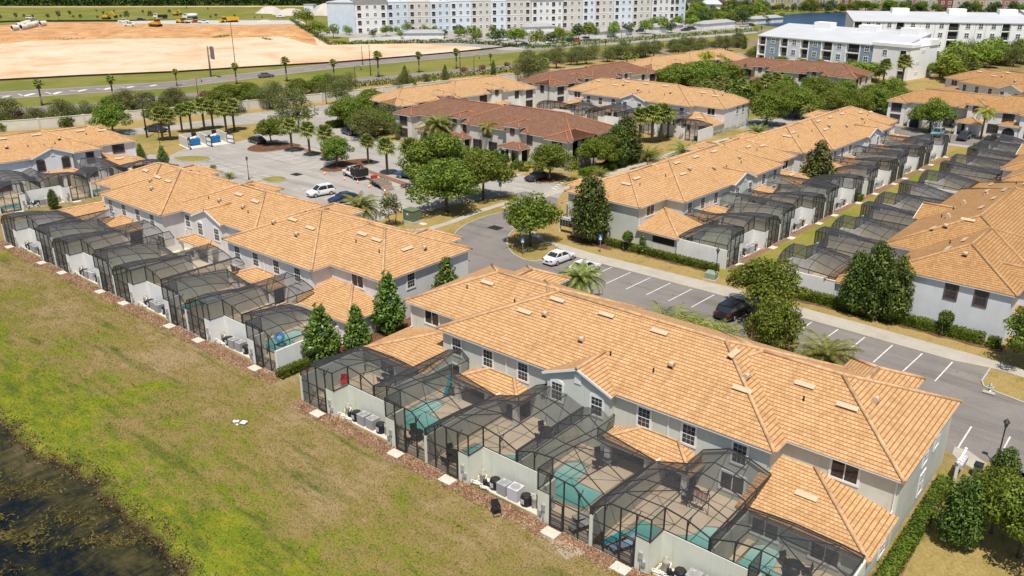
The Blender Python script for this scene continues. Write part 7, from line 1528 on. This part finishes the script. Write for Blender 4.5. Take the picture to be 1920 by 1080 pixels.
# white apartments at the right: shed-roofed blocks
def white_block(label,loc,rz,L_,D_,hf,hb,seed,blue=True,floors=3,ends=True):
    o=thing('white_apartment_block',label,'apartments',loc,rz); r=random.Random(seed); fh=hf/floors; x=0; i=0
    m_=MB(); m_.face([(0,0,0),(0,D_,0),(0,D_,hb),(0,0,hf)][::-1]); m_.face([(L_,0,0),(L_,D_,0),(L_,D_,hb),(L_,0,hf)]); m_.face([(L_,D_,0),(0,D_,0),(0,D_,hb),(L_,D_,hb)]); m_.face([(0,0,0),(L_,0,0),(L_,0,hf),(0,0,hf)]); m_.build('wall',M['apt_white'],o)
    m_=MB(); m_.face([(-.3,-1.5,hf+.02-.1),(L_+.3,-1.5,hf+.02-.1),(L_+.3,D_+.3,hb+.3),(-.3,D_+.3,hb+.3)]); m_.face([(-.3,-1.5,hf-.4),(L_+.3,-1.5,hf-.4),(L_+.3,-1.5,hf-.08),(-.3,-1.5,hf-.08)]); m_.face([(-.3,-1.5,hf-.4),(-.3,D_+.3,hb+.0),(L_+.3,D_+.3,hb+.0),(L_+.3,-1.5,hf-.4)]); m_.build('roof',M['roof_white'],o)
    while x<L_-3:
        w_=r.choice((3.4,4.2,5.0)); kind=i%4
        if kind in ((0,2) if blue else (0,)): 
            b_=MB(); b_.box(x,x+.35,-1.3,0,0,hf-.4); b_.box(x+w_-.35,x+w_,-1.3,0,0,hf-.4); b_.build('balcony_pier',M['apt_white'],o)
            for f in range(floors): 
                b_=MB(); b_.box(x+.35,x+w_-.35,-1.25,0,f*fh,f*fh+.2); b_.build('balcony_floor',M['apt_white'],o); apt_win(o,w_-.9,fh-.6,'trim',(x+w_/2,-.02,f*fh+.25),0,'bal')
        else:
            b_=MB(); b_.box(x+.05,x+w_-.05,-1.2,0,0,hf-.35); b_.build('bay_panel',M['apt_steel' if (blue and kind==1) else 'apt_pblue'] if blue else M['apt_white'],o)
            for f in range(floors): apt_win(o,1.3,1.5,'trim',(x+w_/2,-1.21,f*fh+1.0),0,'win')
        x+=w_; i+=1
    for f in range(floors):
        for y in (3.5,8,12): apt_win(o,1.2,1.4,'trim',(L_+.02,y,f*fh+1.0),R(90),'win')
    for xx in (L_*.3,L_*.62,L_*.9): b_=MB(); b_.box(xx-3,xx+3,D_-4,D_,hb-.5,hb+1.6); b_.build('roof_parapet',M['apt_white'],o)
    return o
white_block('nearest white apartment block with pale shed roof and blue grey bays',(-128,287,0),R(-9),50,17,9.6,12.2,1)
eb=thing('white_apartment_wing','blank white apartment wing facing the street palms','apartments',(-75.8,276.6,0),R(78)); m_=MB(); m_.box(0,16,0,12,0,9.5,bot=False); m_.build('wall',M['apt_white'],eb); m_=MB(); m_.box(-.3,5,-.3,12.3,9.5,10.4); m_.box(11,16.3,-.3,12.3,9.5,11.2); m_.box(5,11,-.1,12.2,9.5,9.7); m_.build('parapet',M['apt_white'],eb)
for x,z in ((4.5,1.6),(5.6,1.6),(4.5,4.6),(5.6,4.6),(7,7.9),(8,7.9)): w=apt_win(eb,.5,.5,'trim',(x,-.01,z),0,'win')
for z in (.4,3.4,6.4): apt_win(eb,1.8,2.2,'trim',(-.02,2.2,z),R(-90),'bal'); apt_win(eb,1.2,1.4,'trim',(-.02,8,z+.5),R(-90),'win')
white_block('second white apartment block behind the nearest, with stepped white parapets',(-112,330,0),R(28),62,18,12.6,14.5,2,blue=False,floors=4)
white_block('farthest white apartment block at the right edge',(-58,360,0),R(30),72,18,13.2,15.5,3,blue=False,floors=4)
# colourful town houses on the far lake shore
cc=['lake_cream','lake_red','stucco_beige','yellow_house','lake_cream','pink_house']; M['yellow_house']=stucco('yellow_stucco',(.42,.34,.18)); M['pink_house']=stucco('pink_stucco',(.36,.21,.17)); M['lake_red']=stucco('lake_red_stucco',(.26,.09,.07)); M['lake_cream']=stucco('lake_cream_stucco',(.45,.42,.36)); rr=random.Random(12)
for i in range(20):
    u=1375+30*i; p=at(u,17+ (i*.32)); o=thing('lakeside_house','%s lakeside town house across the lake, %s from the left'%({'lake_cream':'cream','lake_red':'red','stucco_beige':'beige','yellow_house':'yellow','pink_house':'pink'}[cc[i%6]],ordw(i)),'house',(p.x,p.y,0),R(28),'town houses across the lake'); w_=12; h=rr.uniform(9.5,12)
    m_=MB(); m_.box(-w_/2,w_/2,0,10,0,h,bot=False); m_.build('wall',M[cc[i%6]],o); m_=MB(); e=.6; A,B,Cc,D=(-w_/2-e,-e,h),(w_/2+e,-e,h),(w_/2+e,10+e,h),(-w_/2-e,10+e,h); E,F=(-.8,5,h+2),(.8,5,h+2)
    for f in ([A,B,F,E],[Cc,D,E,F],[D,A,E],[B,Cc,F]): m_.face(f)
    m_.build('roof',M['tile_brown'],o)
    for f in range(3):
        for q in (-4,0,4): apt_win(o,1.5,1.7,'trim',(q,-.02,f*3.3+1),0,'win')
series('fardark',[(1345+26*i,20.5+i*.3,9+i*.35) for i in range(22)],'small dark tree on the far lake shore, %s from the left','trees on the far lake shore',1.3)
for i,(u,v,w_,mt,n) in enumerate([(1333,22,12,'stucco_white','white gabled building left of the lake'),(1375,17,16,'stucco_sage','brown roofed pavilion left of the lake'),(1310,14,16,'stucco_beige','dark roofed house behind the blue apartments')]):
    p=at(u,v); o=thing('far_house',n,'house',(p.x,p.y,0),R(30)); m_=MB(); m_.box(-w_/2,w_/2,0,9,0,4.5,bot=False); m_.build('wall',M[mt],o); m_=MB(); h=4.5; e=.8
    for f in ([(-w_/2-e,-e,h),(w_/2+e,-e,h),(w_/2-3,4.5,h+3),(-w_/2+3,4.5,h+3)],[(w_/2+e,9+e,h),(-w_/2-e,9+e,h),(-w_/2+3,4.5,h+3),(w_/2-3,4.5,h+3)],[(-w_/2-e,9+e,h),(-w_/2-e,-e,h),(-w_/2+3,4.5,h+3)],[(w_/2+e,-e,h),(w_/2+e,9+e,h),(w_/2-3,4.5,h+3)]): m_.face(f)
    m_.build('roof',M['roof_white' if i==0 else 'tile_brown'],o)

scatter('fardark fardark oak0',[(1330,18),(1900,22),(1940,26),(1940,30),(1700,24),(1330,23)],60,4,8,'dark tree along the far lake shore road','dark trees along the lake road',21,1.2,4)

for u,v,r_,n in ((170,66,7,'leftmost'),(300,62,8,'second from the left'),(395,58,7,'middle'),(470,64,8,'second from the right'),(555,68,9,'rightmost')): mound(u,v,r_,2.2,'orange sand heap on the building site, %s of five'%n,'sand_orange')
